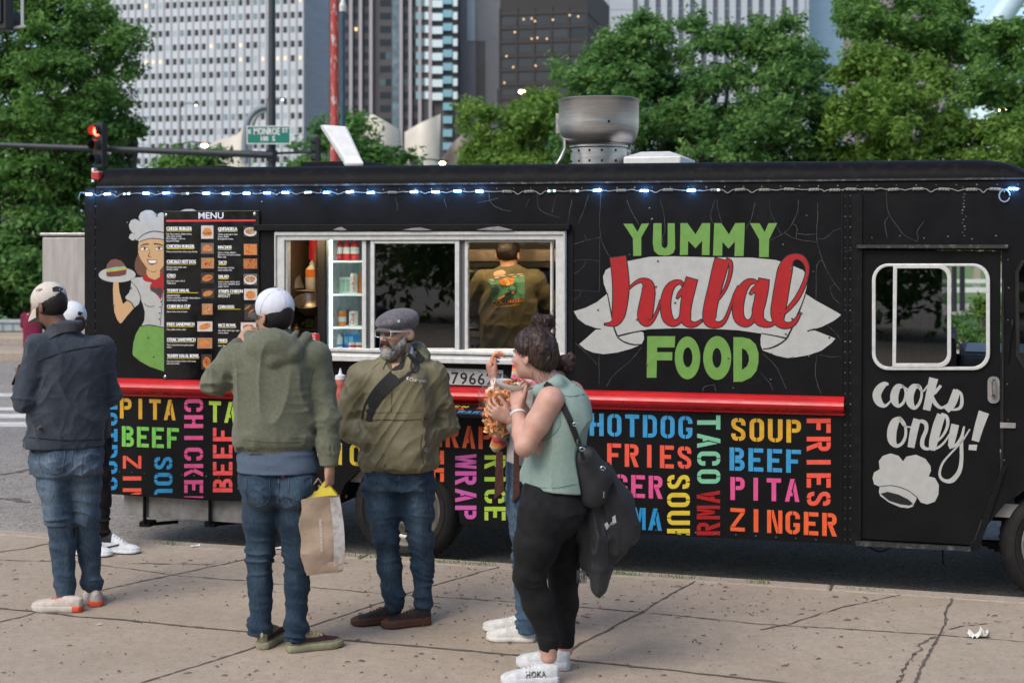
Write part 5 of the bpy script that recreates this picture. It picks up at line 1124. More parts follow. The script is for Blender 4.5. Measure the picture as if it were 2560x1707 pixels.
# steel sails of the concert pavilion
M['sail'] = mat('sail_steel', (.64,.57,.50),.5,.2, c2=(.55,.49,.43), ns=.5, rvar=.1); M['sail_dark'] = mat('sail_brown', (.20,.15,.13),.5,.2, c2=(.27,.22,.20), ns=.4, stretch=(1,1,3))
def sail(label, pts, Y, m, k=.02, th=.5):
    c = sum(p[0] for p in pts) / len(pts); x0 = at(c, 400, Y); t = thing('pavilion_sail', label, 'pavilion', (x0.x, Y, ROADZ), group='curved steel sails of the concert pavilion')
    # cut into narrow columns so that the sheet really bends
    xs = sorted({p[0] for p in pts}); lo, hi = min(xs), max(xs); n = 16; cols = []
    for i in range(n + 1):
        x = lo + .01 + (hi - lo - .02) * i / n; ys = []
        for j in range(len(pts)):
            (ax, ay),(bx, by) = pts[j], pts[(j + 1) % len(pts)]
            if (ax - x) * (bx - x) < 0: ys.append(ay + (by - ay) * (x - ax) / (bx - ax))
        if len(ys) >= 2: cols.append((x, min(ys), max(ys)))
    vs = []
    for d in (0, th):
        for x, a, c2 in cols:
            dep = Y + k * (x - c) ** 2 * .02 + d
            for y in (a, (a + c2) / 2, c2):
                p = at(x, y, dep + (1.2 * abs((y - a) / max(1, c2 - a) - .5))); vs.append((p.x - x0.x, p.y - Y, p.z - ROADZ))
    m_ = len(cols); fs = []
    for o_ in (0, m_ * 3):
        for i in range(m_ - 1):
            for j in range(2): q = o_ + i * 3 + j; fs.append((q, q + 3, q + 4, q + 1))
    for i in range(m_ - 1):
        for j in (0,2): q = i * 3 + j; fs.append((q, q + 3, q + 3 + m_ * 3, q + m_ * 3))
    for i in (0, m_ - 1):
        for j in range(2): q = i * 3 + j; fs.append((q, q + 1, q + 1 + m_ * 3, q + m_ * 3))
    b = MB(); b.add(vs, fs); b.build('sheet', m, t, smooth=40); return t
sail('curled pale steel sail rising to the street sign pole', [(495,520),(505,372),(545,350),(590,340),(605,325),(612,300),(625,282),(650,268),(664,274),(640,300),(628,345),(625,520)],120, M['sail'])
sail('short peaked steel sail behind the small green tree', [(880,520),(885,302),(930,285),(975,310),(1009,332),(1010,520)],124, M['sail'])
sail('tall triangular steel sail with a pointed tip', [(1011,520),(1011,331),(1050,308),(1102,285),(1098,350),(1096,520)],120, M['sail'])
sail('brown slanting steel sail beside the pointed one', [(1098,520),(1099,402),(1130,360),(1180,312),(1192,312),(1200,520)],122, M['sail_dark'])
b = MB(); 
t = thing('sail_rim', 'grey curved rim arching over the curled sail beside the street sign pole', 'pavilion', tuple(at(640,400,119)) [:2] + (ROADZ,)); o_ = t.location.copy()
b.tube([at(x, y, 119) - o_ for x, y in catmull([(612,410),(612,350),(618,310),(632,284),(652,270),(668,268)],5)],.28,8); b.tube([at(x, y, 119) - o_ for x, y in catmull([(622,410),(623,350),(630,315),(643,290),(664,278)],5)],.12,6); b.build('rim', mat('rim_grey', (.20,.22,.26),.5), t, smooth=50)
# ------------------------------------------------------------------ trees
def leaf_mat(name, c, c2, c3):
    m = bpy.data.materials.new(name); m.use_nodes = True; n = m.node_tree.nodes; l = m.node_tree.links; bs = n['Principled BSDF']
    bs.inputs['Roughness'].default_value = .5; bs.inputs['Specular IOR Level'].default_value = .25
    at_ = n.new('ShaderNodeAttribute'); at_.attribute_name = 'tint'; rp = n.new('ShaderNodeValToRGB'); e = rp.color_ramp.elements
    e[0].color = (*c, 1); e[1].color = (*c3,1); q = e.new(.5); q.color = (*c2,1)
    l.new(at_.outputs['Fac'], rp.inputs[0]); l.new(rp.outputs[0], bs.inputs['Base Color'])
    tr = n.new('ShaderNodeBsdfTranslucent'); l.new(rp.outputs[0], tr.inputs[0]); mx = n.new('ShaderNodeMixShader'); mx.inputs[0].default_value = .5
    l.new(bs.outputs[0], mx.inputs[1]); l.new(tr.outputs[0], mx.inputs[2]); l.new(mx.outputs[0], n['Material Output'].inputs[0]); return m
LEAF = {'green': leaf_mat('leaf_green', (.08,.185,.045),(.135,.28,.065),(.205,.36,.09)), 'dark': leaf_mat('leaf_dark', (.07,.175,.05),(.125,.265,.07),(.20,.34,.095)), 'yellow': leaf_mat('leaf_yellow', (.095,.195,.03),(.16,.285,.05),(.235,.36,.075))}
M['bark'] = mat('bark', (.06,.05,.042),.9, c2=(.10,.085,.07), ns=12, stretch=(4,4,.6), bump=.5, bs=30)
nr = np.random.default_rng(11)
nv_tab = np.random.default_rng(5).random(65536).astype(np.float32)
def vnoise(x, y, z):
    """smooth value noise in 0..1 of arrays"""
    xi, yi, zi = np.floor(x), np.floor(y), np.floor(z); fx, fy, fz = x - xi, y - yi, z - zi
    fx, fy, fz = fx * fx * (3 - 2 * fx), fy * fy * (3 - 2 * fy), fz * fz * (3 - 2 * fz)
    xi, yi, zi = xi.astype(np.int64), yi.astype(np.int64), zi.astype(np.int64)
    def h(a, b, c): return nv_tab[((a * 7919) ^ (b * 104729) ^ (c * 1299721)) & 65535]
    def l(a, b, t): return a + (b - a) * t
    return l(l(l(h(xi, yi, zi), h(xi + 1, yi, zi), fx), l(h(xi, yi + 1, zi), h(xi + 1, yi + 1, zi), fx), fy), l(l(h(xi, yi, zi + 1), h(xi + 1, yi, zi + 1), fx), l(h(xi, yi + 1, zi + 1), h(xi + 1, yi + 1, zi + 1), fx), fy), fz)
def inpoly(px, py, poly):
    c = np.zeros(len(px), bool); n = len(poly)
    for i in range(n):
        (x1, y1),(x2, y2) = poly[i], poly[(i + 1) % n]
        if y1 == y2: continue
        k = ((y1 > py) != (y2 > py)) & (px < (x2 - x1) * (py - y1) / (y2 - y1) + x1); c ^= k
    return c
def leaves(name, m, parent, cen, per, rad, size, origin, flat_=.6):
    """leaf quads scattered in clumps around the centres"""
    nC = len(cen); N = nC * per
    ci = np.repeat(np.arange(nC), per); dirn = nr.normal(size=(N, 3)); dirn /= np.linalg.norm(dirn, axis=1)[:, None]
    rr = nr.random(N) ** .6; R_ = np.repeat(nr.uniform(rad * .65, rad * 1.35, nC), per)
    off = dirn * (rr * R_)[:, None]; off[:, 2] *= flat_; ax_ = nr.normal(size=(nC, 3)) + np.array([0,0,.5]); ax_ /= np.linalg.norm(ax_, axis=1)[:, None]; off += ax_[ci] * ((nr.random(N) - .35) * R_ * 1.5)[:, None]
    pos = cen[ci] + off - np.array(origin)
    nrm = dirn * .55 + nr.normal(size=(N, 3)) * .55 + np.array([0,0,.75]); nrm /= np.linalg.norm(nrm, axis=1)[:, None]
    a = np.cross(nrm, nr.normal(size=(N, 3))); a /= np.linalg.norm(a, axis=1)[:, None]; bq = np.cross(nrm, a)
    s = nr.uniform(.6,1.3, N)[:, None] * size
    v = np.stack([pos - a * s, pos + bq * s * .45 - nrm * s * .12, pos + a * s, pos - bq * s * .45 - nrm * s * .12],1).reshape(-1,3)
    me = bpy.data.meshes.new(name); me.vertices.add(N * 4); me.vertices.foreach_set('co', v.ravel().astype(np.float32))
    me.loops.add(N * 4); me.loops.foreach_set('vertex_index', np.arange(N * 4, dtype=np.int32)); me.polygons.add(N); me.polygons.foreach_set('loop_start', np.arange(0, N * 4,4, dtype=np.int32)); me.update(calc_edges=True)
    t = np.clip(np.repeat(nr.normal(.45,.26, nC), per) + nr.normal(0,.14, N),0,1); at_ = me.attributes.new('tint', 'FLOAT', 'POINT'); at_.data.foreach_set('value', np.repeat(t, 4).astype(np.float32))
    me.materials.append(m); return link_mesh(name, me, parent)
def tree(name, label, cat, poly, Y, thick, m, nclump, per, rad, size, base=None, group=None, trunk_r=.18, drop=.0, trunks=((0,0),)):
    P_ = np.array(poly, float); x0, y0 = P_.min(0); x1, y1 = P_.max(0)
    px = nr.uniform(x0, x1, nclump * 4); py = nr.uniform(y0, y1, nclump * 4); k = inpoly(px, py, poly) & (vnoise(px / 44, py / 34, px * 0 + len(poly)) > .24); px, py = px[k][:nclump], py[k][:nclump]
    px, py = px.copy(), py.copy(); nl = max(9, nclump // 11); li = nr.integers(0, min(nl, len(px)), len(px)); lx_, ly_ = px[:nl].copy(), py[:nl].copy(); lr = nr.uniform(.55,1.0, nl)[li] * (rad * 2.0) / Y * F; an = nr.uniform(-.25, math.pi + .25, len(px)); rq = nr.uniform(.55,1.0, len(px)); px = lx_[li] + np.cos(an) * lr * rq * 1.25; py = ly_[li] - np.sin(an) * lr * rq * .8; k = inpoly(px, py, [(a_, b_ - 12) for a_, b_ in poly]) | inpoly(px, py, poly); px, py = px[k], py[k]; li = li[k]; lobe_d = nr.uniform(-1,1, nl)
    # depth: a rounded crown, thickest away from its outline
    dist = np.full(len(px),1e9)
    for i in range(len(poly)):
        a = P_[i]; d = P_[(i + 1) % len(poly)] - a; t = np.clip(((px - a[0]) * d[0] + (py - a[1]) * d[1]) / (d @ d + 1e-9),0,1); dist = np.minimum(dist, np.hypot(px - a[0] - t * d[0], py - a[1] - t * d[1]))
    half = thick * np.sqrt(np.clip(dist / (dist.max() * .8),.02,1)); dep = Y + (lobe_d[li] * .75 + nr.uniform(-.3,.3, len(px))) * half
    cen = np.stack([(px - 1280) / F * dep, dep, HC - (py - HZ) / F * dep],1)
    cx = float((x0 + x1) / 2); bx = (base if base else cx); o = Vector(((bx - 1280) / F * Y, Y, ROADZ if Y < 31 else 0.0))
    t = thing(name, label, cat, o, group=group)
    leaves('crown', m, t, cen, per, rad, size, o)
    ztop = HC - (y0 * .5 + y1 * .5 - HZ) / F * Y - o.z
    for dx, dy in trunks:
        b = MB(); n = 7; pts = [(dx + .12 * math.sin(i * 1.3), dy + .1 * math.cos(i), ztop * i / n) for i in range(n + 1)]; b.tube(pts, [trunk_r * (1.25 - .9 * i / n) for i in range(n + 1)],9)
        sel = nr.choice(len(cen), min(14, len(cen)), replace=False)
        for i in sel:
            q = Vector(cen[i]) - o; st = Vector(pts[int(rng.uniform(2, n))]); mid = (st + q) / 2 + Vector((0,0,-.25)); b.tube([st, mid, q],[trunk_r * .38, trunk_r * .22, trunk_r * .07],6)
        b.build('trunk', M['bark'], t, smooth=60)
    return t
G1 = 'park trees behind the food truck'
tree('maple_tree', 'tall leafy green tree behind the red traffic light, in front of the pale tower', 'tree', [(-140,-90),(190,-90),(235,0),(270,30),(285,75),(325,65),(355,95),(340,150),(355,205),(335,245),(330,300),(357,322),(335,352),(285,390),(335,425),(300,470),(235,560),(225,680),(100,640),(-140,640)],37,3.2, LEAF['green'],3000,32,.30,.085, base=60, trunk_r=.22, trunks=((0,0),(2.6,.5),(-2.8,.8)))
tree('hedge', 'dense dark green hedge above the low pale concrete wall', 'hedge', [(-140,560),(60,540),(226,560),(226,800),(130,822),(60,815),(-140,800)],35,1.6, LEAF['dark'],520,50,.36,.10, base=60, trunk_r=.06)
tree('park_tree', 'small dark green tree in front of the peaked steel sail', 'tree', [(735,520),(740,370),(762,325),(800,308),(850,298),(892,306),(925,330),(955,348),(980,385),(1010,396),(1052,376),(1045,398),(1010,410),(1000,520)],62,2.6, LEAF['dark'],420,30,.5,.16, group=G1)
tree('conifer', 'small pointed conifer beside the street sign pole', 'tree', [(722,520),(722,340),(735,286),(748,340),(750,520)],74,.6, LEAF['dark'],60,46,.5,.14, group=G1, trunk_r=.1)
tree('dark_shrub', 'round dark shrub between the street sign pole and the rusty red pole', 'tree', [(790,520),(792,300),(806,286),(824,296),(832,330),(832,520)],80,.9, LEAF['dark'],60,44,.6,.17, group=G1)
tree('low_bushes', 'low green bushes over the truck roof below the pale tower', 'bush', [(400,520),(420,402),(455,390),(500,396),(545,388),(575,402),(590,520)],60,1.2, LEAF['green'],90,46,.6,.16, group=G1, trunk_r=.08)
tree('yellow_green_tree', 'bright yellow green tree left of the exhaust fan', 'tree', [(1140,620),(1150,400),(1168,340),(1150,300),(1162,262),(1185,244),(1230,264),(1265,238),(1290,224),(1330,242),(1395,246),(1402,300),(1400,620)],44,2.6, LEAF['yellow'],1400,34,.30,.09, group=G1, base=1270)
tree('broad_tree', 'broad dark green tree with many shoots rising behind the exhaust fan', 'tree', [(1385,640),(1395,330),(1402,255),(1374,212),(1380,165),(1410,172),(1440,205),(1452,150),(1480,142),(1500,112),(1503,84),(1540,92),(1600,50),(1640,62),(1680,86),(1720,60),(1745,38),(1780,70),(1830,76),(1860,100),(1895,60),(1908,28),(1925,92),(1960,48),(1990,62),(2010,72),(2025,112),(2052,132),(2082,172),(2092,260),(2112,330),(2120,640)],35,3.4, LEAF['dark'],3900,32,.27,.08, group=G1, base=1750, trunk_r=.22, trunks=((0,0),(-2.2,.4)))
tree('fresh_green_tree', 'fresh green tree between the broad dark tree and the front of the truck', 'tree', [(2060,640),(2078,300),(2085,175),(2130,132),(2200,142),(2290,160),(2370,172),(2402,222),(2392,300),(2420,332),(2480,300),(2580,300),(2640,640)],33,2.6, LEAF['yellow'],2200,32,.27,.08, group=G1, base=2240)
tree('tall_tree', 'taller loose green tree above the brown block', 'tree', [(2042,62),(2060,30),(2100,10),(2108,-70),(2390,-70),(2402,10),(2440,18),(2420,50),(2462,92),(2472,150),(2400,182),(2330,160),(2240,132),(2170,122),(2120,92),(2080,72)],40,2.4, LEAF['green'],760,28,.28,.09, group=G1, base=2260, trunk_r=.16)
tree('airy_tree', 'airy green tree before the pale blue tube', 'tree', [(2436,72),(2480,82),(2520,52),(2640,60),(2640,640),(2560,500),(2500,302),(2450,250),(2402,290),(2388,340),(2345,330),(2400,200)],37,2.0, LEAF['green'],760,26,.28,.09, group=G1, base=2560, trunk_r=.15)
# what shows through the cab windows
tree('park_bush', 'dark green bush in the park seen through the cab window', 'bush', [(2290,860),(2300,800),(2345,785),(2375,800),(2400,788),(2412,800),(2385,835),(2380,862)],27.6,.5, LEAF['dark'],46,50,.22,.06, trunk_r=.03)
tree('young_tree', 'young yellow green tree in the park seen through the cab window', 'tree', [(2434,775),(2452,758),(2480,766),(2520,780),(2510,805),(2450,808)],29,.4, LEAF['yellow'],40,50,.2,.06, base=2458, trunk_r=.06)
tree('grass_clump', 'ragged green grass clump in the park below the young tree', 'bush', [(2380,870),(2395,838),(2440,842),(2480,835),(2530,850),(2540,870)],27.2,.4, LEAF['green'],40,50,.18,.05, trunk_r=.02)
# ------------------------------------------------------------------ street furniture behind
M['pole_dark'] = mat('pole_dark', (.018,.024,.03),.5, c2=(.03,.035,.04), ns=6); M['signal_black'] = mat('signal_black', (.010,.011,.012),.55)
def vpole(name, label, cat, px, y_top, Y, wpx, m, cap=None):
    p = at(px, HZ, Y); r_ = wpx / 2 / F * Y; h = HC - (y_top - HZ) / F * Y - ROADZ
    t = thing(name, label, cat, (p.x, Y, ROADZ)); b = MB(); b.rev([(r_ * 1.6,0),(r_ * 1.6,.3),(r_ * 1.1,.36),(r_, h)],16, cap1=True); b.build('shaft', m, t, smooth=40)
    if cap: b = MB(); b.rev([(r_ * 1.3, h),(r_ * 1.5, h + .12),(r_ * .5, h + .3)],12, cap1=True); b.build('cap', cap, t)
    return t
vpole('rusty_pole', 'tall red pole with flaking white paint behind the roof vent', 'pole', 836,-120,30,20, M['rust'])
vpole('blue_pole', 'slim dark blue pole beside the rusty red pole', 'pole', 857,30,30.5,12, mat('blue_steel', (.02,.05,.09),.4, c2=(.03,.07,.12), ns=5), M['white_plastic'])
def signal(parent, o, yaw, lit, s=1.0):
    """three-lamp signal head, lamps facing local -y before the turn by yaw"""
    e = bpy.data.objects.new('traffic_light', None); COL.objects.link(e); e.parent = parent; e.location = o; e.rotation_euler = (0,0, yaw)
    b = MB(); b.box(-.15 * s, .15 * s, 0,.16 * s, -.48 * s, .48 * s); b.box(-.1 * s, .1 * s, .161 * s, .2 * s, -.4 * s, .4 * s); b.build('housing', M['signal_black'], e, bevel=.02)
    for k, (c, zz) in enumerate((('red', .31),('amber', 0),('green', -.31))):
        on_ = (k == 0 and lit)
        m = mat('lens_red_lit', (.8,.05,.03),.4, emis=9, ec=(1,.06,.03)) if on_ else mat('lens_off_' + c, {'red': (.12,.01,.01), 'amber': (.10,.035,.008), 'green': (.01,.03,.03)}[c],.25)
        b = MB(); b.rev([(.105 * s, -.01),(.09 * s, -.035),(.0005,-.045)],20,(0,0, zz * s), axis='y'); b.build('lens', m, e, smooth=60)
        b = MB(); n = 20; vs = []
        for j in range(n + 1):
            a = R(-40 + 260 * j / n); ln = .17 * s * (1 - .35 * max(0,-math.sin(a)))
            vs += [(.125 * s * math.cos(a),-.001, zz * s + .125 * s * math.sin(a)),(.125 * s * math.cos(a),-ln, zz * s + .125 * s * math.sin(a)),(.117 * s * math.cos(a),-.001, zz * s + .117 * s * math.sin(a)),(.117 * s * math.cos(a),-ln, zz * s + .117 * s * math.sin(a))]
        b.add(vs, [(4 * j, 4 * j + 1,4 * j + 5,4 * j + 4) for j in range(n)] + [(4 * j + 2,4 * j + 6,4 * j + 7,4 * j + 3) for j in range(n)] + [(4 * j + 1,4 * j + 3,4 * j + 7,4 * j + 5) for j in range(n)]); b.build('visor', M['signal_black'], e, smooth=60)
    return e
Y = 32.0; pb = at(680, HZ, Y); t = thing('traffic_mast', 'dark traffic signal mast with a red light and green street sign', 'traffic signal', (pb.x, Y, ROADZ)); L_ = lambda px, py, dy=0: at(px, py, Y + dy) - Vector((pb.x, Y, ROADZ))
b = MB(); b.rev([(.2,0),(.2,.4),(.10,.45),(.075,8.6)],16, cap1=True); b.build('pole', M['pole_dark'], t, smooth=40)
b = MB(); b.tube([L_(682,388,-.15), L_(240,372,-.15), L_(-260,352,-.15)],[.082,.068,.05],12); b.tube([L_(680,376,-.05), L_(680,402,-.05)],.12,12); b.build('arm', M['pole_dark'], t, smooth=40)
signal(t, L_(243,364,-.55), R(-30), True, 1.02); signal(t, L_(788,376,0), R(-78), False, .62)
b = MB(); b.tube([L_(795,380), L_(680,384)],.03,6); b.build('bracket', M['pole_dark'], t)
b = MB(); b.box(L_(617,0,-.3).x, L_(727,0,-.3).x, -.32,-.29, L_(0,361,-.3).z, L_(0,315,-.3).z); M['sign_green'] = mat('sign_green', (.004,.17,.12),.4, c2=(.006,.15,.11), ns=4); SG = b.build('street_sign', M['sign_green'], t, bevel=.01)
b = MB(); c = [(L_(x, 0,-.3).x, L_(0, y, -.3).z) for x, y in ((617,361),(727,361),(727,315),(617,315))]
b.plate(c, [[(c[0][0] + .022, c[0][1] + .022),(c[1][0] - .022, c[1][1] + .022),(c[2][0] - .022, c[2][1] - .022),(c[3][0] + .022, c[3][1] - .022)]], lambda u, v, d: (u, d, v),-.324,-.3205); b.build('border', M['white_plastic'], SG)
b = MB(); tm = lambda x, y: (L_(x, 0,-.3).x, -.325, L_(0, y, -.3).z)
for e_ in (-.5,0,.5):
    for w_, x0, y0, x1, y1 in (('E', 622,325,628,335),('MONROE', 635,320,700,337),('ST', 706,321,721,332),('100', 653,341,671,353),('S', 681,341,688,353)): tm = lambda x, y: (L_(x, 0,-.3).x, -.325 - .0004 * e_, L_(0, y, -.3).z); add_text(b, w_, tm, x0 + e_, y0 + e_ * .6, x1 + e_, y1 + e_ * .6)
b.build('lettering', M['white_plastic'], SG, fix=False)
Y = 15.0; pb = at(-330, HZ, Y); t = thing('traffic_mast', 'black signal head hanging at the top left corner above the tree', 'traffic signal', (pb.x, Y, ROADZ)); L_ = lambda px, py, dy=0: at(px, py, Y + dy) - Vector((pb.x, Y, ROADZ))
b = MB(); b.rev([(.12,0),(.09,5.6)],14, cap1=True); b.build('pole', M['pole_dark'], t, smooth=40); b = MB(); b.tube([L_(-330,-70), L_(90,-70)],.06,10); b.build('arm', M['pole_dark'], t, smooth=40)
signal(t, L_(12,-14), R(160), False, .82); b = MB(); b.tube([L_(55,-75), L_(56,66)],.018,8); b.tube([L_(10,74), L_(63,66)],.014,6); b.build('hanger', M['white_plastic'], t, smooth=40)
M['lamp_lit'] = mat('lamp_lit', (1,.85,.6),.4, emis=12, ec=(1,.80,.50)); M['lamp_cool'] = mat('lamp_cool', (.9,1,.95),.4, emis=3, ec=(.85,1,.92))
for i, (px, py, Y, ml, lb, sz) in enumerate(((511,361,66, 'lamp_lit', 'lit street lamp before the curled steel sail', .15),(1106,405,60, 'lamp_lit', 'lit street lamp just above the truck roof before the brown sail', .12),(1305,227,70, 'lamp_lit', 'lit street lamp above the yellow green tree', .16),(490,262,110, 'lamp_cool', 'cool white street lamp before the pale tower, left of the sign pole', .09),(706,248,110, 'lamp_cool', 'cool white street lamp before the pale tower, right of the sign pole', .09),(2487,198,42, 'lamp_lit', 'upper lit street lamp among the leaves of the airy tree', .12),(2506,271,42.5, 'lamp_lit', 'lower lit street lamp among the leaves of the airy tree', .12))):
    p = at(px, py, Y); t = thing('street_lamp', lb, 'street lamp', (p.x - 1.2, Y, ROADZ), group='lit street lamps behind the truck'); h = p.z - ROADZ
    b = MB(); b.rev([(.09,0),(.045, h + .05)],10, cap1=True); b.tube([(0,0, h),(.6,0, h + .12),(1.1,0, h + .06)],.03,6); b.build('post', M['pole_dark'], t, smooth=40)
    b = MB(); b.box(.95,1.45,-.12,.12, h + .0, h + .08); b.build('head', M['pole_dark'], t, bevel=.02)
    b = MB(); b.rev([(sz * math.sin(math.pi * k / 8) + .0002,-sz * .55 * math.cos(math.pi * k / 8)) for k in range(9)],12,(1.2,0, h - .06)); b.build('lamp', M[ml], t, smooth=60)
# pale tube, low wall, park balustrade and pergola
Y = 48; p0 = at(2360, HZ, Y); t = thing('tube_arch', 'pale blue steel tube arching up at the top right behind the airy tree', 'sculpture', (p0.x, Y, 0)); b = MB()
b.tube([at(x, y, Y) - Vector((p0.x, Y, 0)) for x, y in catmull([(2340,640),(2365,420),(2400,260),(2440,150),(2490,60),(2560,-40),(2660,-160)],6)],.40,20); b.build('tube', mat('pale_blue_paint', (.38,.54,.60),.4, c2=(.46,.60,.66), ns=2), t, smooth=60)
b = MB(); b.tube([at(x, y, Y + 1.5) - Vector((p0.x, Y, 0)) for x, y in catmull([(2620,640),(2600,420),(2560,250),(2530,120)],6)],.3,16); b.build('rear_tube', bpy.data.materials['pale_blue_paint'], t, smooth=60)
t = thing('park_wall', 'low pale concrete wall under the hedge across the street', 'wall', (-10,33.2,-.05)); b = MB(); h = HC - (800 - HZ) / F * 33.2 + .05; b.box(-12,2.5,0,.3,0, h - .06); b.box(-12.05,2.55,-.04,.34, h - .059, h); b.build('wall', mat('wall_pale', (.40,.43,.45),.8, c2=(.33,.36,.38), ns=2), t)
b = MB(); 
for i in range(60): b.box(-12 + i * .24,-12 + i * .24 + .05,-.012,-.0005,.02, h - .08)
b.build('groove', mat('wall_groove', (.24,.26,.28),.9), t); b = MB(); b.box(-12,2.5,-.02,-.0005,0,.07); b.build('footing', M['joint'], t)
Y = 60; p0 = at(2440, HZ, Y); t = thing('balustrade', 'white park balustrade seen through the cab window', 'railing', (p0.x, Y, .1)); b = MB()
for y, wd in ((703,.16),(725,.22)): z = HC - (y - HZ) / F * Y - .1; b.box(-6,8,0,.15, z - wd / 2, z + wd / 2)
b.build('rail', M['white_plastic'], t); b = MB()
for i in range(15): b.box(-6 + i, -6 + i + .14,.16,.3,-.1, HC - (700 - HZ) / F * Y - .1)
b.build('post', M['white_plastic'], t)
Y = 66; p0 = at(2440, HZ, Y); t = thing('pergola', 'pale columns of a park pavilion seen through the cab window', 'pavilion', (p0.x, Y, .1)); b = MB()
for px in (2385,2443,2500): x = at(px, 600, Y).x - p0.x; b.box(x - .14, x + .14,0,.3,0,2.2)
b.build('column', M['wall_p'] if 'wall_p' in M else M['kerb'], t); b = MB(); b.box(-3,3,-.1,.5,1.25,1.45); b.box(-3,3,-.1,.5,2.2,2.5); b.build('beam', M['kerb'], t)

# unseen trees added behind the viewer to shade the truck and darken its panes
n_ = 1700; cen = np.stack([nr.uniform(-34,34, n_), nr.uniform(-20,-14, n_), nr.uniform(.6,8.5, n_)],1)
o = leaves('added_shade_trees', LEAF['dark'], None, cen, 40,.95,.20,(0,0,0),.8); tag(o, kind='stuff')
# ------------------------------------------------------------------ people: smooth-blended volumes turned into one skin
def ridge(x, y, z): return 1 - np.abs(2 * vnoise(x, y, z) - 1)
V = lambda *a: np.array(a, float)
def unit(v): v = np.array(v, float); return v / (np.linalg.norm(v) + 1e-9)
class Fld:
    def __init__(s, lo, hi, h):
        s.lo = np.array(lo, float); s.h = h; s.n = np.ceil((np.array(hi) - s.lo) / h).astype(int) + 1
        s.ax = [(s.lo[i] + h * np.arange(s.n[i])).astype(np.float32) for i in range(3)]
        s.f = np.full(s.n, 1.0, np.float32)
    def sub(s, lo, hi):
        a = np.clip(np.floor((np.array(lo) - s.lo) / s.h).astype(int),0, s.n); b = np.clip(np.ceil((np.array(hi) - s.lo) / s.h).astype(int) + 1,0, s.n)
        sl = tuple(slice(a[i], max(a[i], b[i])) for i in range(3))
        return sl, s.ax[0][sl[0]][:, None, None], s.ax[1][sl[1]][None, :, None], s.ax[2][sl[2]][None, None, :]
    def put(s, sl, d, k, op='u'):
        f = s.f[sl]
        if f.size == 0: return
        if op == 'u': h = np.clip(.5 + .5 * (f - d) / k, 0,1); s.f[sl] = f + (d - f) * h - k * h * (1 - h)
        else: d = -d; h = np.clip(.5 - .5 * (f - d) / k, 0,1); s.f[sl] = f + (d - f) * h + k * h * (1 - h)
    def cone(s, a, b, ra, rb, k=.02, sq=None, op='u'):
        a, b = np.array(a, float), np.array(b, float); m = max(ra, rb) * 1.02 + k + 3 * s.h
        sl, x, y, z = s.sub(np.minimum(a, b) - m, np.maximum(a, b) + m); ba = b - a; L2 = ba @ ba + 1e-12
        px, py, pz = x - a[0], y - a[1], z - a[2]
        t = np.clip((px * ba[0] + py * ba[1] + pz * ba[2]) / L2,0,1); px, py, pz = px - t * ba[0], py - t * ba[1], pz - t * ba[2]
        d2 = px * px + py * py + pz * pz
        if sq is not None: n, q = unit(sq[0]), sq[1]; c = px * n[0] + py * n[1] + pz * n[2]; d2 = d2 + c * c * (1 / q ** 2 - 1)
        s.put(sl, np.sqrt(np.maximum(d2,0)) - (ra + (rb - ra) * t), k, op)
    def chain(s, pts, rad, k=.02, sq=None):
        for i in range(len(pts) - 1): s.cone(pts[i], pts[i + 1], rad[i], rad[i + 1], k, sq)
    def ell(s, c, r, ax=None, k=.02, op='u'):
        c = np.array(c, float); m = max(r) + k + 3 * s.h; sl, x, y, z = s.sub(c - m, c + m)
        A = np.eye(3) if ax is None else np.array(ax, float); q = 0; g = 0
        for i in range(3): u = ((x - c[0]) * A[i][0] + (y - c[1]) * A[i][1] + (z - c[2]) * A[i][2]); q = q + (u / r[i]) ** 2; g = g + (u / r[i] ** 2) ** 2
        q = np.sqrt(q); s.put(sl, q * (q - 1) / (np.sqrt(g) + 1e-6), k, op)
    def loft(s, keys, k=.02, yaw=0.0, p=2.4, op='u'):
        """stack of rounded cross-sections: (z, cx, cy, rx, ry)"""
        keys = sorted(keys); kk = catmull(keys, 5); K = np.array(kk); K = K[np.argsort(K[:, 0])]
        m = max(K[:, 3].max(), K[:, 4].max()) + k + 3 * s.h
        sl, x, y, z = s.sub((K[:, 1].min() - m, K[:, 2].min() - m, K[0,0] - k - 3 * s.h),(K[:, 1].max() + m, K[:, 2].max() + m, K[-1,0] + k + 3 * s.h))
        zz = z.ravel(); cx, cy, rx, ry = (np.interp(zz, K[:, 0], K[:, i])[None, None, :] for i in (1,2,3,4)); c, sn = math.cos(yaw), math.sin(yaw)
        u = (x - cx) * c + (y - cy) * sn; v = -(x - cx) * sn + (y - cy) * c
        q = ((np.abs(u) / rx) ** p + (np.abs(v) / ry) ** p) ** (1 / p); d = (q - 1) * np.minimum(rx, ry)
        d = np.maximum(d, np.maximum(zz[None, None, :] - K[-1,0], K[0,0] - zz[None, None, :])); s.put(sl, d.astype(np.float32), k, op)
    def cut(s, co, no, k=.006, lo=None, hi=None):
        """remove everything on the side the normal points to"""
        sl, x, y, z = s.sub(lo if lo is not None else s.lo, hi if hi is not None else s.lo + s.h * s.n); n = unit(no)
        d = (x - co[0]) * n[0] + (y - co[1]) * n[1] + (z - co[2]) * n[2]; s.put(sl, -d, k, 's')
    def wrinkle(s, fn, band=.05):
        i = np.nonzero(np.abs(s.f) < band); x, y, z = (s.ax[k][i[k]] for k in range(3)); s.f[i] += fn(x, y, z).astype(np.float32)
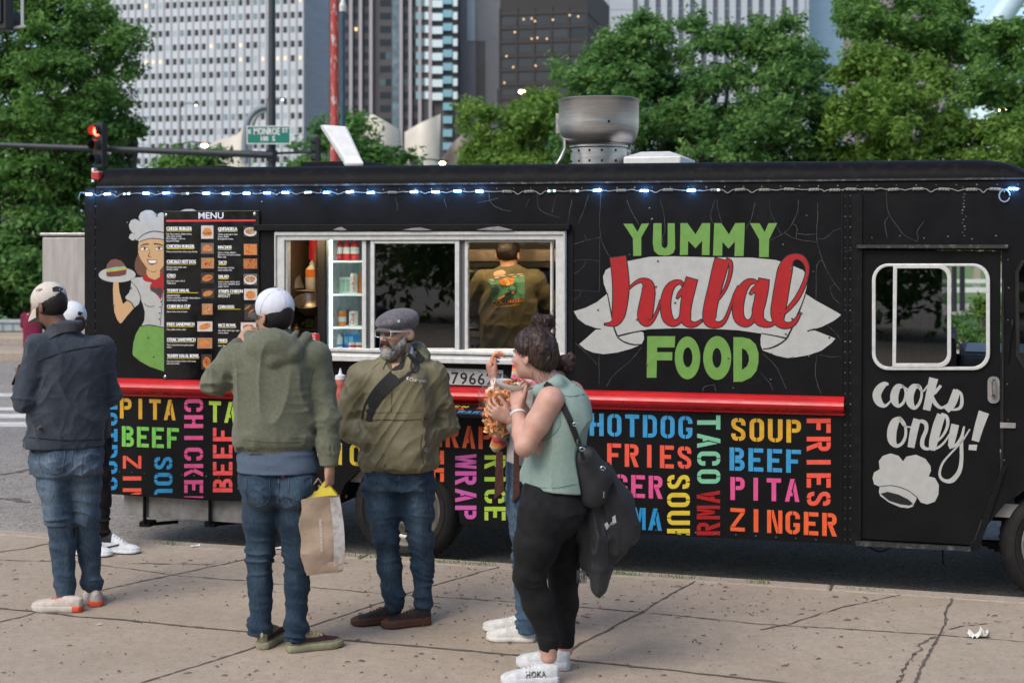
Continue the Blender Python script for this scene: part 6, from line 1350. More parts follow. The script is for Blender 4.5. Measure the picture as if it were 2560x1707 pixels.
    def nets(s):
        f = s.f; f[[0,-1]] = 1; f[:, [0,-1]] = 1; f[:, :, [0,-1]] = 1
        sg = f < 0; c = np.zeros(np.array(f.shape) - 1, np.int8)
        for i in (0,1):
            for j in (0,1):
                for k in (0,1): c += sg[i:f.shape[0] - 1 + i, j:f.shape[1] - 1 + j, k:f.shape[2] - 1 + k]
        ids = np.nonzero((c > 0) & (c < 8)); n = len(ids[0]); vid = np.full(c.shape, -1, np.int64); vid[ids] = np.arange(n)
        off = [(i, j, k) for i in (0,1) for j in (0,1) for k in (0,1)]; val = {o: f[ids[0] + o[0], ids[1] + o[1], ids[2] + o[2]] for o in off}
        P = np.zeros((n, 3)); cnt = np.zeros(n)
        for o in off:
            for a in range(3):
                if o[a] == 0:
                    q = list(o); q[a] = 1; q = tuple(q); v0, v1 = val[o], val[q]; m = (v0 < 0) != (v1 < 0); t = np.where(m, v0 / (v0 - v1 + 1e-20),0)
                    e = np.tile(np.array(o, float),(n, 1)); e[:, a] += t; P += e * m[:, None]; cnt += m
        P = (P / cnt[:, None] + np.stack(ids, 1)) * s.h + s.lo
        Q = []
        for a in range(3):
            b_, c_ = (a + 1) % 3,(a + 2) % 3; sl0 = [slice(1,-1)] * 3; sl1 = [slice(1,-1)] * 3; sl0[a] = slice(0,-1); sl1[a] = slice(1, None)
            s0, s1 = sg[tuple(sl0)], sg[tuple(sl1)]; e = np.nonzero(s0 != s1); flip = s0[e]; g = [e[i] + (0 if i == a else 1) for i in range(3)]
            def vx(db, dc): w_ = [g[0], g[1], g[2]]; w_ = [v.copy() for v in w_]; w_[b_] -= db; w_[c_] -= dc; return vid[w_[0], w_[1], w_[2]]
            q = np.stack([vx(1,1), vx(0,1), vx(0,0), vx(1,0)],1); q[~flip] = q[~flip][:, ::-1]; Q.append(q)
        return P, np.concatenate(Q)
    def mesh(s, name, m, parent, col=None):
        P, Q = s.nets(); me = bpy.data.meshes.new(name); me.vertices.add(len(P)); me.vertices.foreach_set('co', P.ravel().astype(np.float32))
        k = len(Q); me.loops.add(k * 4); me.loops.foreach_set('vertex_index', Q.ravel().astype(np.int32)); me.polygons.add(k); me.polygons.foreach_set('loop_start', np.arange(0,4 * k, 4, dtype=np.int32))
        me.update(calc_edges=True); me.polygons.foreach_set('use_smooth', np.ones(k, bool))
        if col is not None:
            c = np.ones((len(P),4), np.float32); c[:, :3] = col(P[:, 0], P[:, 1], P[:, 2]); at_ = me.attributes.new('Col', 'FLOAT_COLOR', 'POINT'); at_.data.foreach_set('color', c.ravel())
        me.materials.append(m); return link_mesh(name, me, parent)
    def ray(s, o, d, t0, t1):
        """first inside point along a ray"""
        t = np.arange(t0, t1, s.h * .5); p = o[None] + d[None] * t[:, None]; i = np.round((p - s.lo) / s.h).astype(int); ok = ((i >= 0) & (i < s.n)).all(1)
        if not ok.any(): return None
        i = np.clip(i, 0, s.n - 1); v = np.where(ok, s.f[i[:, 0], i[:, 1], i[:, 2]],1); k = np.argmax(v < 0)
        if v[k] >= 0: return None
        if k: tt = t[k - 1] + (t[k] - t[k - 1]) * v[k - 1] / (v[k - 1] - v[k] + 1e-9)
        else: tt = t[k]
        return o + d * tt
def cloth(name, rough=.85, var=.25, ns=40, bump=.3, bs=220, sheen=.25, c=None, stretch=None, weave=None, spec=.25):
    """cloth or skin coloured by the mesh's own dye (vertex colour) with a fine woven grain"""
    m = bpy.data.materials.new(name); m.use_nodes = True; n = m.node_tree.nodes; l = m.node_tree.links; b = n['Principled BSDF']; b.inputs['Roughness'].default_value = rough; b.inputs['Specular IOR Level'].default_value = spec
    if sheen: b.inputs['Sheen Weight'].default_value = sheen; b.inputs['Sheen Roughness'].default_value = .6
    if c is None: a = n.new('ShaderNodeAttribute'); a.attribute_name = 'Col'; src = a.outputs['Color']
    else: a = n.new('ShaderNodeRGB'); a.outputs[0].default_value = (*c, 1); src = a.outputs[0]
    tc = n.new('ShaderNodeTexCoord'); vec = tc.outputs['Object']
    if stretch: mp = n.new('ShaderNodeMapping'); mp.inputs['Scale'].default_value = stretch; l.new(vec, mp.inputs[0]); vec = mp.outputs[0]
    t = n.new('ShaderNodeTexNoise'); t.inputs['Scale'].default_value = ns; t.inputs['Detail'].default_value = 6; t.inputs['Roughness'].default_value = .7; l.new(vec, t.inputs['Vector'])
    mr = n.new('ShaderNodeMapRange'); mr.inputs[1].default_value = .3; mr.inputs[2].default_value = .7; mr.inputs[3].default_value = 1 - var; mr.inputs[4].default_value = 1 + var; l.new(t.outputs[0], mr.inputs[0])
    mx = n.new('ShaderNodeMix'); mx.data_type = 'RGBA'; mx.blend_type = 'MULTIPLY'; mx.inputs[0].default_value = 1; l.new(src, mx.inputs[6]); l.new(mr.outputs[0], mx.inputs[7]); l.new(mx.outputs[2], b.inputs['Base Color'])
    t2 = n.new('ShaderNodeTexNoise'); t2.inputs['Scale'].default_value = bs; t2.inputs['Detail'].default_value = 3; l.new(vec, t2.inputs['Vector']); bp = n.new('ShaderNodeBump'); bp.inputs['Strength'].default_value = bump; bp.inputs['Distance'].default_value = .004; l.new(t2.outputs[0], bp.inputs['Height']); l.new(bp.outputs[0], b.inputs['Normal'])
    return m
CL = {'skin': cloth('skin', .5,.10,30,.12,160,0, spec=.35), 'wool': cloth('wool', .95,.45,130,.5,260,.12), 'denim': cloth('denim', .85,.4,70,.6,60,.04, spec=.15, stretch=(1.6,1.6,.5)), 'fleece': cloth('fleece', .95,.2,60,.5,90,.12), 'nylon': cloth('nylon', .55,.12,24,.45,26,.03, spec=.3),
      'hair': cloth('hair', .5,.5,90,.6,90,0, stretch=(2,2,.5), spec=.35), 'leather': cloth('leather', .6,.2,40,.2,120,0), 'rubber_sole': cloth('rubber_sole', .7,.12,40,.1,80,0), 'knit': cloth('knit', .9,.3,60,.5,120,.3), 'plain': cloth('plain', .85,.1,50,.15,160,.02, spec=.15)}
def flatc(c): return lambda x, y, z: np.tile(np.array(c, np.float32),(len(x),1))
def mixc(a, b, t): t = np.clip(t, 0,1)[:, None]; return np.array(a, np.float32) * (1 - t) + np.array(b, np.float32) * t
class Person:
    def __init__(s, label, px, Y, z0=0.0, group=None):
        s.Y = Y; s.X = (px - 1280) / F * Y; s.z0 = z0; s.o = thing('person', label, 'person', (s.X, Y, z0)); s.cam = np.array([-s.X, -Y, HC - z0])
    def J(s, px, py, dy=0.0): Y = s.Y + dy; return V((px - 1280) / F * Y - s.X, dy, HC - (py - HZ) / F * Y - s.z0)
    def hit(s, fld, px, py, off=.004):
        d = np.array([(px - 1280) / F, 1,-(py - HZ) / F]); p = fld.ray(s.cam, d, s.Y - .8, s.Y + .8)
        return None if p is None else p - unit(d) * off
    def seam(s, fld, pts, r, mb, off=.001, n=6):
        q = [s.hit(fld, x, y, off) for x, y in catmull(pts, n)]; q = [p for p in q if p is not None]
        if len(q) > 1: mb.tube([Vector(p) for p in q], r, 5)
    def ribbon(s, fld, pts, mb, off=.006, th=.003, n=8):
        vs = []; c = catmull(pts, n)
        for i, (x, y, w_) in enumerate(c):
            x0, y0, _ = c[max(i - 1,0)]; x1, y1, _ = c[min(i + 1, len(c) - 1)]; L = math.hypot(x1 - x0, y1 - y0) or 1; nx, ny = -(y1 - y0) / L * w_ / 2,(x1 - x0) / L * w_ / 2
            a, b_ = s.hit(fld, x + nx, y + ny, off), s.hit(fld, x - nx, y - ny, off)
            if a is None or b_ is None: continue
            dy = np.array([0, th, 0]); vs += [a, b_, b_ + dy, a + dy]
        k = len(vs) // 4
        mb.add(vs, [(4 * i + j, 4 * i + (j + 1) % 4,4 * i + 4 + (j + 1) % 4,4 * i + 4 + j) for i in range(k - 1) for j in range(4)] + ([(0,1,2,3),(4 * k - 4,4 * k - 3,4 * k - 2,4 * k - 1)] if k > 1 else []))
    def patch(s, fld, pts, mb, off=.003, mi=0, n=5):
        """flat shape drawn on the cloth surface (fan of small triangles)"""
        q = [s.hit(fld, x, y, off) for x, y in pts]
        if any(v is None for v in q): return
        c = s.hit(fld, sum(p[0] for p in pts) / len(pts), sum(p[1] for p in pts) / len(pts), off)
        if c is None: return
        k = len(q); mb.add(q + [c],[(i, (i + 1) % k, k) for i in range(k)], mi)
    def text(s, fld, txt, mb, x0, y0, x1, y1, sl=0.0, off=.003, mi=0):
        def fn(u, v):
            p = s.hit(fld, u, v + (u - x0) * sl, off); return tuple(p) if p is not None else (0,0,1.2)
        add_text(mb, txt, fn, x0, y0, x1, y1, mi)
def head(fl, c, f, u=(0,0,1), s=1.0, nose=1.0):
    f = unit(f); u = unit(np.array(u) - f * (np.array(u) @ f)); l = np.cross(u, f); A = (f, l, u); q = lambda a, b, d: c + (f * a + l * b + u * d) * s
    fl.ell(q(-.012,0,.030),(.095 * s, .076 * s, .090 * s), A, .02); fl.ell(q(.024,0,-.045),(.068 * s, .058 * s, .074 * s), A, .03)
    fl.ell(q(.060,0,-.098),(.026 * s, .028 * s, .020 * s), A, .02); fl.ell(q(.078,0,.014),(.014 * s, .048 * s, .012 * s), A, .016)
    for b in (-1,1): fl.ell(q(.060, b * .038,-.030),(.024 * s, .020 * s, .018 * s), A, .02); fl.ell(q(.094, b * .031,-.008),(.014 * s, .017 * s, .011 * s), A, .010, 's')
    fl.cone(q(.088,0,.006), q(.112 * nose, 0,-.034),.008 * s, .0125 * s, .008)
    for b in (-1,1): fl.ell(q(.100, b * .013,-.040),(.012 * s, .009 * s, .008 * s), A, .006)
    fl.ell(q(.086,0,-.066),(.011 * s, .023 * s, .006 * s), A, .006); fl.ell(q(.083,0,-.077),(.011 * s, .020 * s, .007 * s), A, .006)
    for b in (-1,1): fl.ell(q(-.012, b * .077,-.012),(.023 * s, .009 * s, .034 * s),(unit(f - u * .25 - l * b * -.35), unit(l + f * .35 * b), unit(u + f * .25)),.006); fl.ell(q(-.005, b * .086,-.010),(.011 * s, .006 * s, .018 * s), A, .004, 's')
    return q
def hand(fl, w, d, n, t, curl=(25,30,25), s=1.0, spread=.0, thumb=(.55,.75,-.25), finger_curl=None):
    """w wrist, d towards the fingers, n out of the back of the hand, t towards the thumb"""
    d = unit(d); n = unit(np.array(n) - d * (np.array(n) @ d)); t = unit(np.array(t) - d * (np.array(t) @ d) - n * (np.array(t) @ n)); tips = []
    fl.ell(w + d * .052 * s, (.055 * s, .042 * s, .017 * s),(d, t, n),.012); fl.cone(w, w + d * .03 * s, .026 * s, .030 * s, .012,(n, .72))
    for i, (b, L, r) in enumerate(((.031,.072,.0088),(.0105,.080,.009),(-.0105,.075,.0088),(-.030,.058,.0078))):
        p = w + d * (.092 - .006 * abs(i - 1)) * s + t * b * s; dd = unit(d + t * (b * spread * 20)); nn = n; cc = curl if finger_curl is None else finger_curl[i]
        fl.cone(w + d * .06 * s + t * b * .9 * s, p, r * 1.05 * s, r * s, .004)
        for k, (fr, a) in enumerate(zip((.45,.32,.25), cc)):
            a = R(a); dd, nn = dd * math.cos(a) - nn * math.sin(a), nn * math.cos(a) + dd * math.sin(a); p2 = p + dd * L * fr * s; fl.cone(p, p2, r * (1 - .06 * k) * s, r * (.95 - .08 * k) * s, .003); p = p2
        tips.append(p)
    th = unit(t * thumb[0] + d * thumb[1] + n * thumb[2]); p = w + d * .022 * s + t * .026 * s; p2 = p + th * .045 * s; th2 = unit(th * .8 + d * .45 - n * .2); p3 = p2 + th2 * .032 * s; p4 = p3 + unit(th2 + d * .3) * .024 * s
    fl.cone(p, p2,.015 * s, .0115 * s, .008); fl.cone(p2, p3,.0112 * s, .010 * s, .003); fl.cone(p3, p4,.010 * s, .0082 * s, .003); tips.append(p4); return tips
def shoe(P, hx, hy, ang, up_c, sole_c, L=.29, Wd=.098, collar=.085, toe=.052, sole=.028, accents=(), mat_='leather', z=0.0, hx_is_world=False):
    """one shoe pointing along ang (degrees, 0 = +x, 90 = away from the camera), heel at (hx, hy) in the person's frame"""
    e = bpy.data.objects.new('shoe', None); COL.objects.link(e); e.parent = P.o; e.location = (hx, hy, z - P.z0 if hx_is_world else z); e.rotation_euler = (0,0, R(ang)); h = .0045
    ks = np.array([0,.04,.12,.25,.42,.6,.74,.86,.95,1.0]) * L; kw = np.array([.012,.028,.034,.036,.035,.042,.046,.040,.026,.006]) * (Wd / .092)
    def fp(fl, z0, z1, g, top):
        sl, x, y, zz = fl.sub((-.03,-.08, z0 - .02),(L + .03,.08, z1 + .03)); w_ = np.interp(x.ravel(), ks, kw, left=-.02, right=-.02)[:, None, None] + g
        yo = y - .006 * np.sin(np.clip(x / L, 0,1) * math.pi) * 0
        if top is None: hh = np.clip((zz - z0) / (z1 - z0),0,1); d = np.maximum(np.abs(yo) - w_ - .004 * np.sin(hh * math.pi), np.maximum(zz - z1, z0 - zz - np.clip((x / L - .82) * .05,0,1) * -1))
        else:
            H = np.interp(x.ravel(),[a * L for a, _ in top],[b for _, b in top])[:, None, None]; q = np.clip((zz - z0) / (H - z0),0,1.5); d = np.maximum(np.abs(yo) - w_ * np.sqrt(np.clip(1 - q ** 2.6 * .95,0.02,1)), zz - H); d = np.maximum(d, z0 - zz)
        fl.put(sl, d.astype(np.float32),.006)
    fl = Fld((-.03,-.08,-.01),(L + .03,.08, collar + .06), h); fp(fl, sole * .7, collar, -.003,[(0, collar * .9),(.1, collar * 1.0),(.22, collar * 1.0),(.34, collar * 1.02),(.5, collar * .84),(.72, toe * 1.12),(.9, toe * .95),(1, toe * .7)])
    fl.mesh('upper', CL[mat_], e, up_c if callable(up_c) else flatc(up_c))
    f2 = Fld((-.03,-.08,-.01),(L + .03,.08, sole + .03), h); fp(f2,.001, sole, .003, None); f2.mesh('sole', CL['rubber_sole'], e, sole_c if callable(sole_c) else flatc(sole_c))
    b = MB()
    for i in range(4):
        x = L * (.40 + .065 * i); zt_ = float(np.interp(x / L, [.34,.5,.72,.9],[collar * 1.0, collar * .84, toe * 1.12, toe])) + .002
        b.tube([(x + .004,-.022, zt_ - .010),(x, -.01, zt_),(x - .004,.01, zt_),(x, .022, zt_ - .010)],.0032,5)
    return e, fl, b
SKIN = {'tan': (.42,.235,.155), 'dark': (.17,.085,.055), 'fair': (.50,.285,.22), 'olive': (.50,.29,.19)}
def skin_c(base, c=None, f=None, lips=None):
    def fn(x, y, z):
        col = np.tile(np.array(base, np.float32),(len(x),1)); n_ = vnoise(x * 22, y * 22, z * 22); col *= (0.93 + .14 * n_)[:, None]
        col[:, 0] *= 1 + .10 * (vnoise(x * 45 + 9, y * 45, z * 45) - .5)
        if c is not None:
            u = np.array([0,0,1.]); f_ = unit(f); l = np.cross(u, f_); a = (x - c[0]) * f_[0] + (y - c[1]) * f_[1] + (z - c[2]) * f_[2]; b = (x - c[0]) * l[0] + (y - c[1]) * l[1]; h = z - c[2]
            lip = np.exp(-((h + .0715) / .0075) ** 2 - (b / .021) ** 2) * (a > .06); col = col * (1 - .55 * lip[:, None]) + np.array(lips or (base[0] * .85, base[1] * .45, base[2] * .5)) * .55 * lip[:, None]
            chk = np.exp(-((h + .035) / .022) ** 2 - ((np.abs(b) - .04) / .02) ** 2) * (a > .03); col[:, 1] *= 1 - .16 * chk; col[:, 2] *= 1 - .16 * chk
        return col
    return fn
def eyes(P, q, f, u, l):
    for b in (-1,1):
        c = q(.079, b * .031,-.006); mb = MB()
        vs = []
        mb.rev([(.0125 * math.sin(math.pi * k / 8) + .0001,-.0125 * math.cos(math.pi * k / 8)) for k in range(9)],12, tuple(c)); mb.build('eye', mat('eye_white', (.55,.52,.48),.3) if 'eye_white' not in bpy.data.materials else bpy.data.materials['eye_white'], P.o, smooth=60)
        mb = MB(); cc = c + f * .0112; mb.tube([Vector(cc), Vector(cc + f * .0022)],.0056,10); mb.build('iris', bpy.data.materials.get('iris') or mat('iris', (.03,.018,.01),.2), P.o)
        mb = MB(); k = [q(.088 - .012 * abs(i - 2) * .4, b * (.016 + i * .0085),.015 + (.003 if 0 < i < 4 else 0)) for i in range(5)]; mb.tube([Vector(p) for p in k],[.002,.0035,.0038,.003,.0015],6); mb.build('eyebrow', bpy.data.materials.get('brow_hair') or mat('brow_hair', (.02,.014,.01),.8), P.o)
def jeans_col(hi, dark=(.018,.038,.075), light=(.075,.125,.19)):
    """indigo, worn paler on thigh and knee (hi: list of (point, radius))"""
    def fn(x, y, z):
        t = np.zeros(len(x))
        for c, r in hi: t = np.maximum(t, np.exp(-(((x - c[0]) / r[0]) ** 2 + ((z - c[2]) / r[1]) ** 2)))
        t = t * .75 + .35 * (vnoise(x * 9, y * 9, z * 5) - .3) + .25 * (ridge(x * 12, y * 12, z * 30) - .55); return mixc(dark, light, t)
    return fn
# ------------------------------------------------------------------ the people
def zpx(P, py, dy=0): return HC - (py - HZ) / F * (P.Y + dy) - P.z0
def xpx(P, px, dy=0): return (px - 1280) / F * (P.Y + dy) - P.X
def tk(P, keys, dy=0.0):     # (row, centre column, rx, ry[, extra depth]) -> loft keys
    return [(zpx(P, k[0]), xpx(P, k[1]), dy + (k[4] if len(k) > 4 else 0), k[2], k[3]) for k in keys]
def base_body(P, sk, hc, hf, sh, el, wr, crotch, hips, knees, ankles, torso, neck0, hs=1.0, h=.0048, arm_r=(.046,.040,.036,.026), leg_r=(.062,.056,.043,.040,.031), tilt=None):
    """continuous nude body: head, neck, torso, arms, legs; hands are added by the caller before meshing"""
    pts = np.array([hc + V(0,0,.14), hc] + list(sh) + list(el) + list(wr) + [crotch] + list(hips) + list(knees) + list(ankles)); m = .15
    fl = Fld(pts.min(0) - V(m, m, .06), pts.max(0) + V(m, m, .02), h)
    t0 = torso[0]; torso = [(t0[0] + .06, t0[1], t0[2], t0[3] * .85, t0[4] * .75)] + list(torso[1:]); fl.loft(torso, .03)
    f = unit(hf); fl.cone(neck0, hc - V(0,0,.06) * hs - f * .018,.056 * hs, .052 * hs, .03)
    for s_, e_, w_ in zip(sh, el, wr): fl.cone(neck0 - V(0,0,.05), s_, .05,.052,.04); fl.chain([s_, (s_ + e_) / 2, e_, (e_ * .65 + w_ * .35), w_],[arm_r[0] * 1.12, arm_r[0], arm_r[1], arm_r[2] * 1.05, arm_r[3]],.02)
    for hp, kn, an in zip(hips, knees, ankles): fl.chain([hp, (hp + kn) / 2, kn, kn * .62 + an * .38 + V(0,.012,0), an, an + V(0,0,-.05)],[leg_r[0], leg_r[1], leg_r[2], leg_r[3], leg_r[4], leg_r[4] * 1.05],.03)
    q = head(fl, hc, hf, (0,0,1) if tilt is None else tilt, hs); return fl, q
def arm_folds(pts, amp, fr=28, seed=0):
    """rings of creases round a sleeve, strongest at the elbow"""
    el = pts[1]
    def fn(x, y, z):
        d = np.sqrt((x - el[0]) ** 2 + (y - el[1]) ** 2 + (z - el[2]) ** 2); return -amp * np.exp(-(d / .16) ** 2) * (ridge(x * 9 + seed, y * 9, z * fr) ** 2 - .3)
    return fn
def folds(amp, s, seed=0, pw=2, shear=0.0):
    return lambda x, y, z: -amp * (ridge((x + shear * z) * s[0] + seed, y * s[1] + seed * 1.7,(z + shear * x) * s[2]) ** pw - .33)
def mm(name, c, **k): return bpy.data.materials.get(name) or mat(name, c, **k)
TX = {k: mm('thread_' + k, c, rough=.85, bump=.1) for k, c in dict(black=(.006,.006,.007), grey=(.05,.05,.055), white=(.62,.61,.58), brown=(.10,.035,.02), orange=(.75,.12,.04), tan=(.33,.22,.14), olive=(.055,.05,.028), silver=(.5,.5,.52), red=(.5,.05,.05), navy=(.012,.016,.03)).items()}
def jeans(P, hips, knees, ankles, r, waist, seat, hi, name='jeans', dark=(.016,.032,.058), light=(.07,.11,.16), ank=.0105, zlo=None, seed=0, mat_='denim', back=-1, amp=1.0, colf=None):
    pts = np.array(list(hips) + list(knees) + list(ankles)); top = max(k[0] for k in waist)
    fl = Fld(pts.min(0) - V(.15,.15,.08), V(pts[:, 0].max() + .16, pts[:, 1].max() + .16, top + .04),.0048)
    for hp, kn, an in zip(hips, knees, ankles): fl.chain([hp, (hp + kn) / 2, kn, kn * .55 + an * .45 + V(0,.012,0), an, an + V(0,0,-.055)], list(r) + [r[-1] * 1.02],.028)
    for c in seat: fl.ell(c[0], c[1], None, .04)
    fl.loft(waist, .03)
    za = min(a[2] for a in ankles); zk = sum(k[2] for k in knees) / len(knees); zc = min(hips[0][2], hips[1][2])
    def fn(x, y, z):
        low = np.exp(-((z - za) / .11) ** 2); kn = np.exp(-((z - zk) / .10) ** 2); cr = np.exp(-((z - zc) / .13) ** 2)
        return -amp * (ank * (.45 + 1.5 * low + .9 * kn)) * (ridge(x * 6 + seed + z * 4, y * 6, z * 27 + 2.2 * vnoise(x * 11, y * 11, z * 6) + x * 4) ** 2 - .55) - amp * .011 * (ridge(x * 12 + seed, y * 12, z * 6 + x * 9) - .5) - amp * .012 * cr * (ridge((x + z * .8) * 12, y * 9,(z - np.abs(x) * .6) * 20 + seed) ** 2 - .3)
    fl.wrinkle(fn)
    for an in ankles: fl.cut(an + V(0,0,-.05),(0,.12,-1),.004, an - V(.11,.13,.2), an + V(.11,.13,.02))
    o = fl.mesh(name, CL[mat_], P.o, colf or jeans_col(hi, dark, light)); return fl, o
# ---------------- man in the charcoal wool jacket
P = Person('man in charcoal wool jacket and cream cap bent over his phone', 165,7.9); J = P.J
fh = unit(V(-.80,.48,-.34)); hc = J(124,764)
hips = [J(128,1130,-.02), J(205,1130,.04)]; knees = [J(147,1290,-.06), J(214,1288,.02)]; ankles = [J(164,1466,-.06), J(229,1450,.06)]
sh = [J(98,872,-.10), J(248,872,.02)]; el = [J(62,1000,-.14), J(272,985,.10)]; wr = [J(66,952,.14), J(120,962,.36)]
neck0 = J(158,835,-.02); crotch = J(165,1175)
fl, q = base_body(P, 'dark', hc, fh, sh, el, wr, crotch, hips, knees, ankles, tk(P, [(1160,166,.15,.11),(1060,168,.15,.11),(950,170,.16,.11),(870,170,.15,.10),(840,166,.08,.07)]), neck0)
hand(fl, wr[0],(-.30,.25,.55),(.2,-.9,.3),(.6,.4,.5), curl=(35,40,30)); hand(fl, wr[1],(-.75,-.3,.3),(.3,.8,.3),(.3,-.5,.8), curl=(30,35,25))
fl.mesh('body', CL['skin'], P.o, skin_c(SKIN['dark']))
up = unit(V(0,0,1.) - fh * fh[2]); l = np.cross(up, fh)
g = Fld(hc - .16, hc + .17,.0045); A = (fh, unit(l), up)
g.ell(q(-.016,0,.012),(.100,.082,.095), A, .01); g.cut(q(0.03,0,0), unit(A[0] + up * .0),.012); g.cut(q(-.04,0,-.075),-up, .01); g.cut(q(.02,0,0), A[0],.01)
g.ell(q(.045,0,-.088),(.046,.052,.036), A, .012)
g.wrinkle(lambda x, y, z: -.003 * (vnoise(x * 160, y * 160, z * 160) - .5)); g.mesh('hair', CL['hair'], P.o, flatc((.012,.009,.008)))
def ballcap(P, q, A, col, brim_c, back=True, s=1.0, tip=.0, name='cap', mat_='plain', brim_drop=.0):
    o = Fld(q(0,0,.03) - .19, q(0,0,.03) + .19,.0045); o.ell(q(-.008,0,.040),(.108 * s, .089 * s, .092 * s), A, .01); o.cut(q(.0,0,-.010),-unit(A[2] - A[0] * .14),.004)
    if back: o.ell(q(-.120,0,.010),(.04,.040,.028), A, .004, 's')
    ob = o.mesh(name, CL[mat_], P.o, col); mb = MB(); n = 14; vs = []
    for i in range(n + 1):
        a = R(-78 + 156 * i / n); 
        for rr, dz in ((.0,.004),(.45,.002),(.8,-.002),(1.0,-.010)):
            ln = .078 * (math.cos(a * 1.05) ** .6 if abs(a) < 1.48 else .1) * rr; x = (.094 + 0) * math.cos(a) * s + ln * 1.0; y = .083 * math.sin(a) * s * (1 - .10 * rr); vs += [q(x, y, .006 - .10 * (y / .08) ** 2 * .12 + dz * 1.2 - brim_drop * rr), q(x, y, .001 - .10 * (y / .08) ** 2 * .12 + dz * 1.2 - brim_drop * rr)]
    fs = []
    for i in range(n):
        for k in range(3):
            a_ = (i * 4 + k) * 2; b_ = ((i + 1) * 4 + k) * 2; fs += [(a_, b_, b_ + 2, a_ + 2),(a_ + 1, a_ + 3, b_ + 3, b_ + 1)]
        a_ = (i * 4 + 3) * 2; b_ = a_ + 8; fs.append((a_, b_, b_ + 1, a_ + 1))
    mb.add(vs, fs); mb.build('brim', brim_c, ob, smooth=60)
    mb = MB(); mb.tube([Vector(q(-.008,0,.130 * s)), Vector(q(-.008,0,.137 * s))],[.008,.005],8); mb.build('button', brim_c, ob)
    return o, ob
o, ob = ballcap(P, q, A, flatc((.55,.50,.44)), mm('cap_cream', (.55,.50,.44), rough=.9, c2=(.48,.44,.38), ns=40), brim_drop=.03)
mb = MB(); P.text(o, 'STEW', mb, 90,724,106,730,-.25); mb.build('cap_lettering', TX['black'], ob, fix=False); 
mb = MB(); P.ribbon(o, [(131,724,10),(144,722,12),(157,727,10)], mb, .003); mb.build('cap_strap', TX['navy'], ob)
jk = Fld((-.42,-.36, zpx(P, 1135)),(.42,.5, zpx(P, 800)),.0048); cx = 168
jk.loft(tk(P, [(1128,165,.205,.145),(1112,165,.212,.150),(1060,166,.208,.15),(980,172,.205,.15),(920,174,.208,.145),(878,174,.20,.135),(852,170,.145,.11),(835,162,.085,.085),(812,156,.062,.068)],-.005),.03, yaw=R(20))
for s_, e_, w_ in zip(sh, el, wr): jk.cone(neck0 - V(0,0,.07), s_, .06,.078,.05); jk.chain([s_, (s_ + e_) / 2, e_, (e_ + w_) / 2, w_ * .9 + e_ * .1],[.076,.067,.060,.054,.046],.014)
jk.cone(J(135,822,.02), J(190,812,-.05),.05,.042,.02)
jk.wrinkle(folds(.016,(9,9,4),3,3,.5)); jk.wrinkle(folds(.005,(20,20,14),6,2,-.4)); jk.wrinkle(arm_folds((sh[0], el[0], wr[0]),.014,26,3)); jk.wrinkle(arm_folds((sh[1], el[1], wr[1]),.012,26,8))
jk.cut((0,0, zpx(P, 1114)),(0,.0,-1),.006)
JK = jk.mesh('jacket', CL['wool'], P.o, lambda x, y, z: mixc((.020,.028,.042),(.045,.056,.074), vnoise(x * 14, y * 14, z * 14) * .9))
mb = MB(); P.seam(jk, [(95,905),(120,893),(180,875),(262,862)],.0035, mb); P.seam(jk, [(72,1093),(165,1100),(256,1098)],.003, mb); mb.build('seam', TX['black'], JK)
mb = MB(); P.patch(jk, [(80,1063),(105,1062),(107,1080),(82,1082)], mb, .006); mb.build('side_tab', TX['grey'], JK); mb = MB(); c_ = P.hit(jk, 101,1072,.010)
if c_ is not None: mb.rev([(.008,.003),(.008,-.003),(.0005,-.004)],12, tuple(c_), axis='y'); mb.build('button', TX['black'], JK)
mb = MB(); P.ribbon(jk, [(118,838,20),(150,822,22),(190,818,20),(208,828,12)], mb, .010,.008); mb.build('collar', mm('wool_collar', (.030,.035,.043), rough=.95, c2=(.05,.055,.062), ns=90, bump=.4, bs=200), JK, smooth=50)
seat = [(J(140,1150,-.08),(.105,.09,.10)),(J(200,1150,-.03),(.10,.09,.10))]
jf, o = jeans(P, hips, knees, ankles, [.102,.092,.067,.061,.049], tk(P, [(1105,166,.165,.12),(1150,166,.185,.135),(1180,166,.19,.135)],-.01), seat, [(J(135,1230),(.06,.16)),(J(210,1230),(.06,.15)),(J(140,1150),(.08,.08)),(J(220,1160),(.06,.06))], dark=(.030,.052,.082), light=(.125,.175,.23), seed=2)
mb = MB(); P.seam(jf, [(100,1130),(98,1160),(112,1178),(150,1180),(160,1150),(162,1125)],.0022, mb, .0005); P.seam(jf, [(205,1190),(206,1150),(214,1128),(250,1126)],.0022, mb, .0005); P.seam(jf, [(182,1120),(178,1180),(174,1240)],.002, mb, .0005); mb.build('stitching', mm('stitch_blue', (.07,.10,.15)), o)
e, f2, lb = shoe(P, *J(207,1505,-.11)[:2],176, lambda x, y, z: mixc((.52,.45,.40),(.44,.37,.33), vnoise(x * 60, y * 60, z * 60)), lambda x, y, z: mixc((.46,.42,.38),(.65,.10,.05),(x < .045).astype(float)), L=.285, toe=.06, sole=.034); lb.build('laces', TX['orange'], e)
e, f2, lb = shoe(P, *J(241,1494,-.02)[:2],112, lambda x, y, z: mixc((.52,.45,.40),(.44,.37,.33), vnoise(x * 60, y * 60, z * 60)), lambda x, y, z: mixc((.46,.42,.38),(.65,.10,.05),(x < .045).astype(float)), L=.285, toe=.06, sole=.034); lb.build('laces', TX['orange'], e)
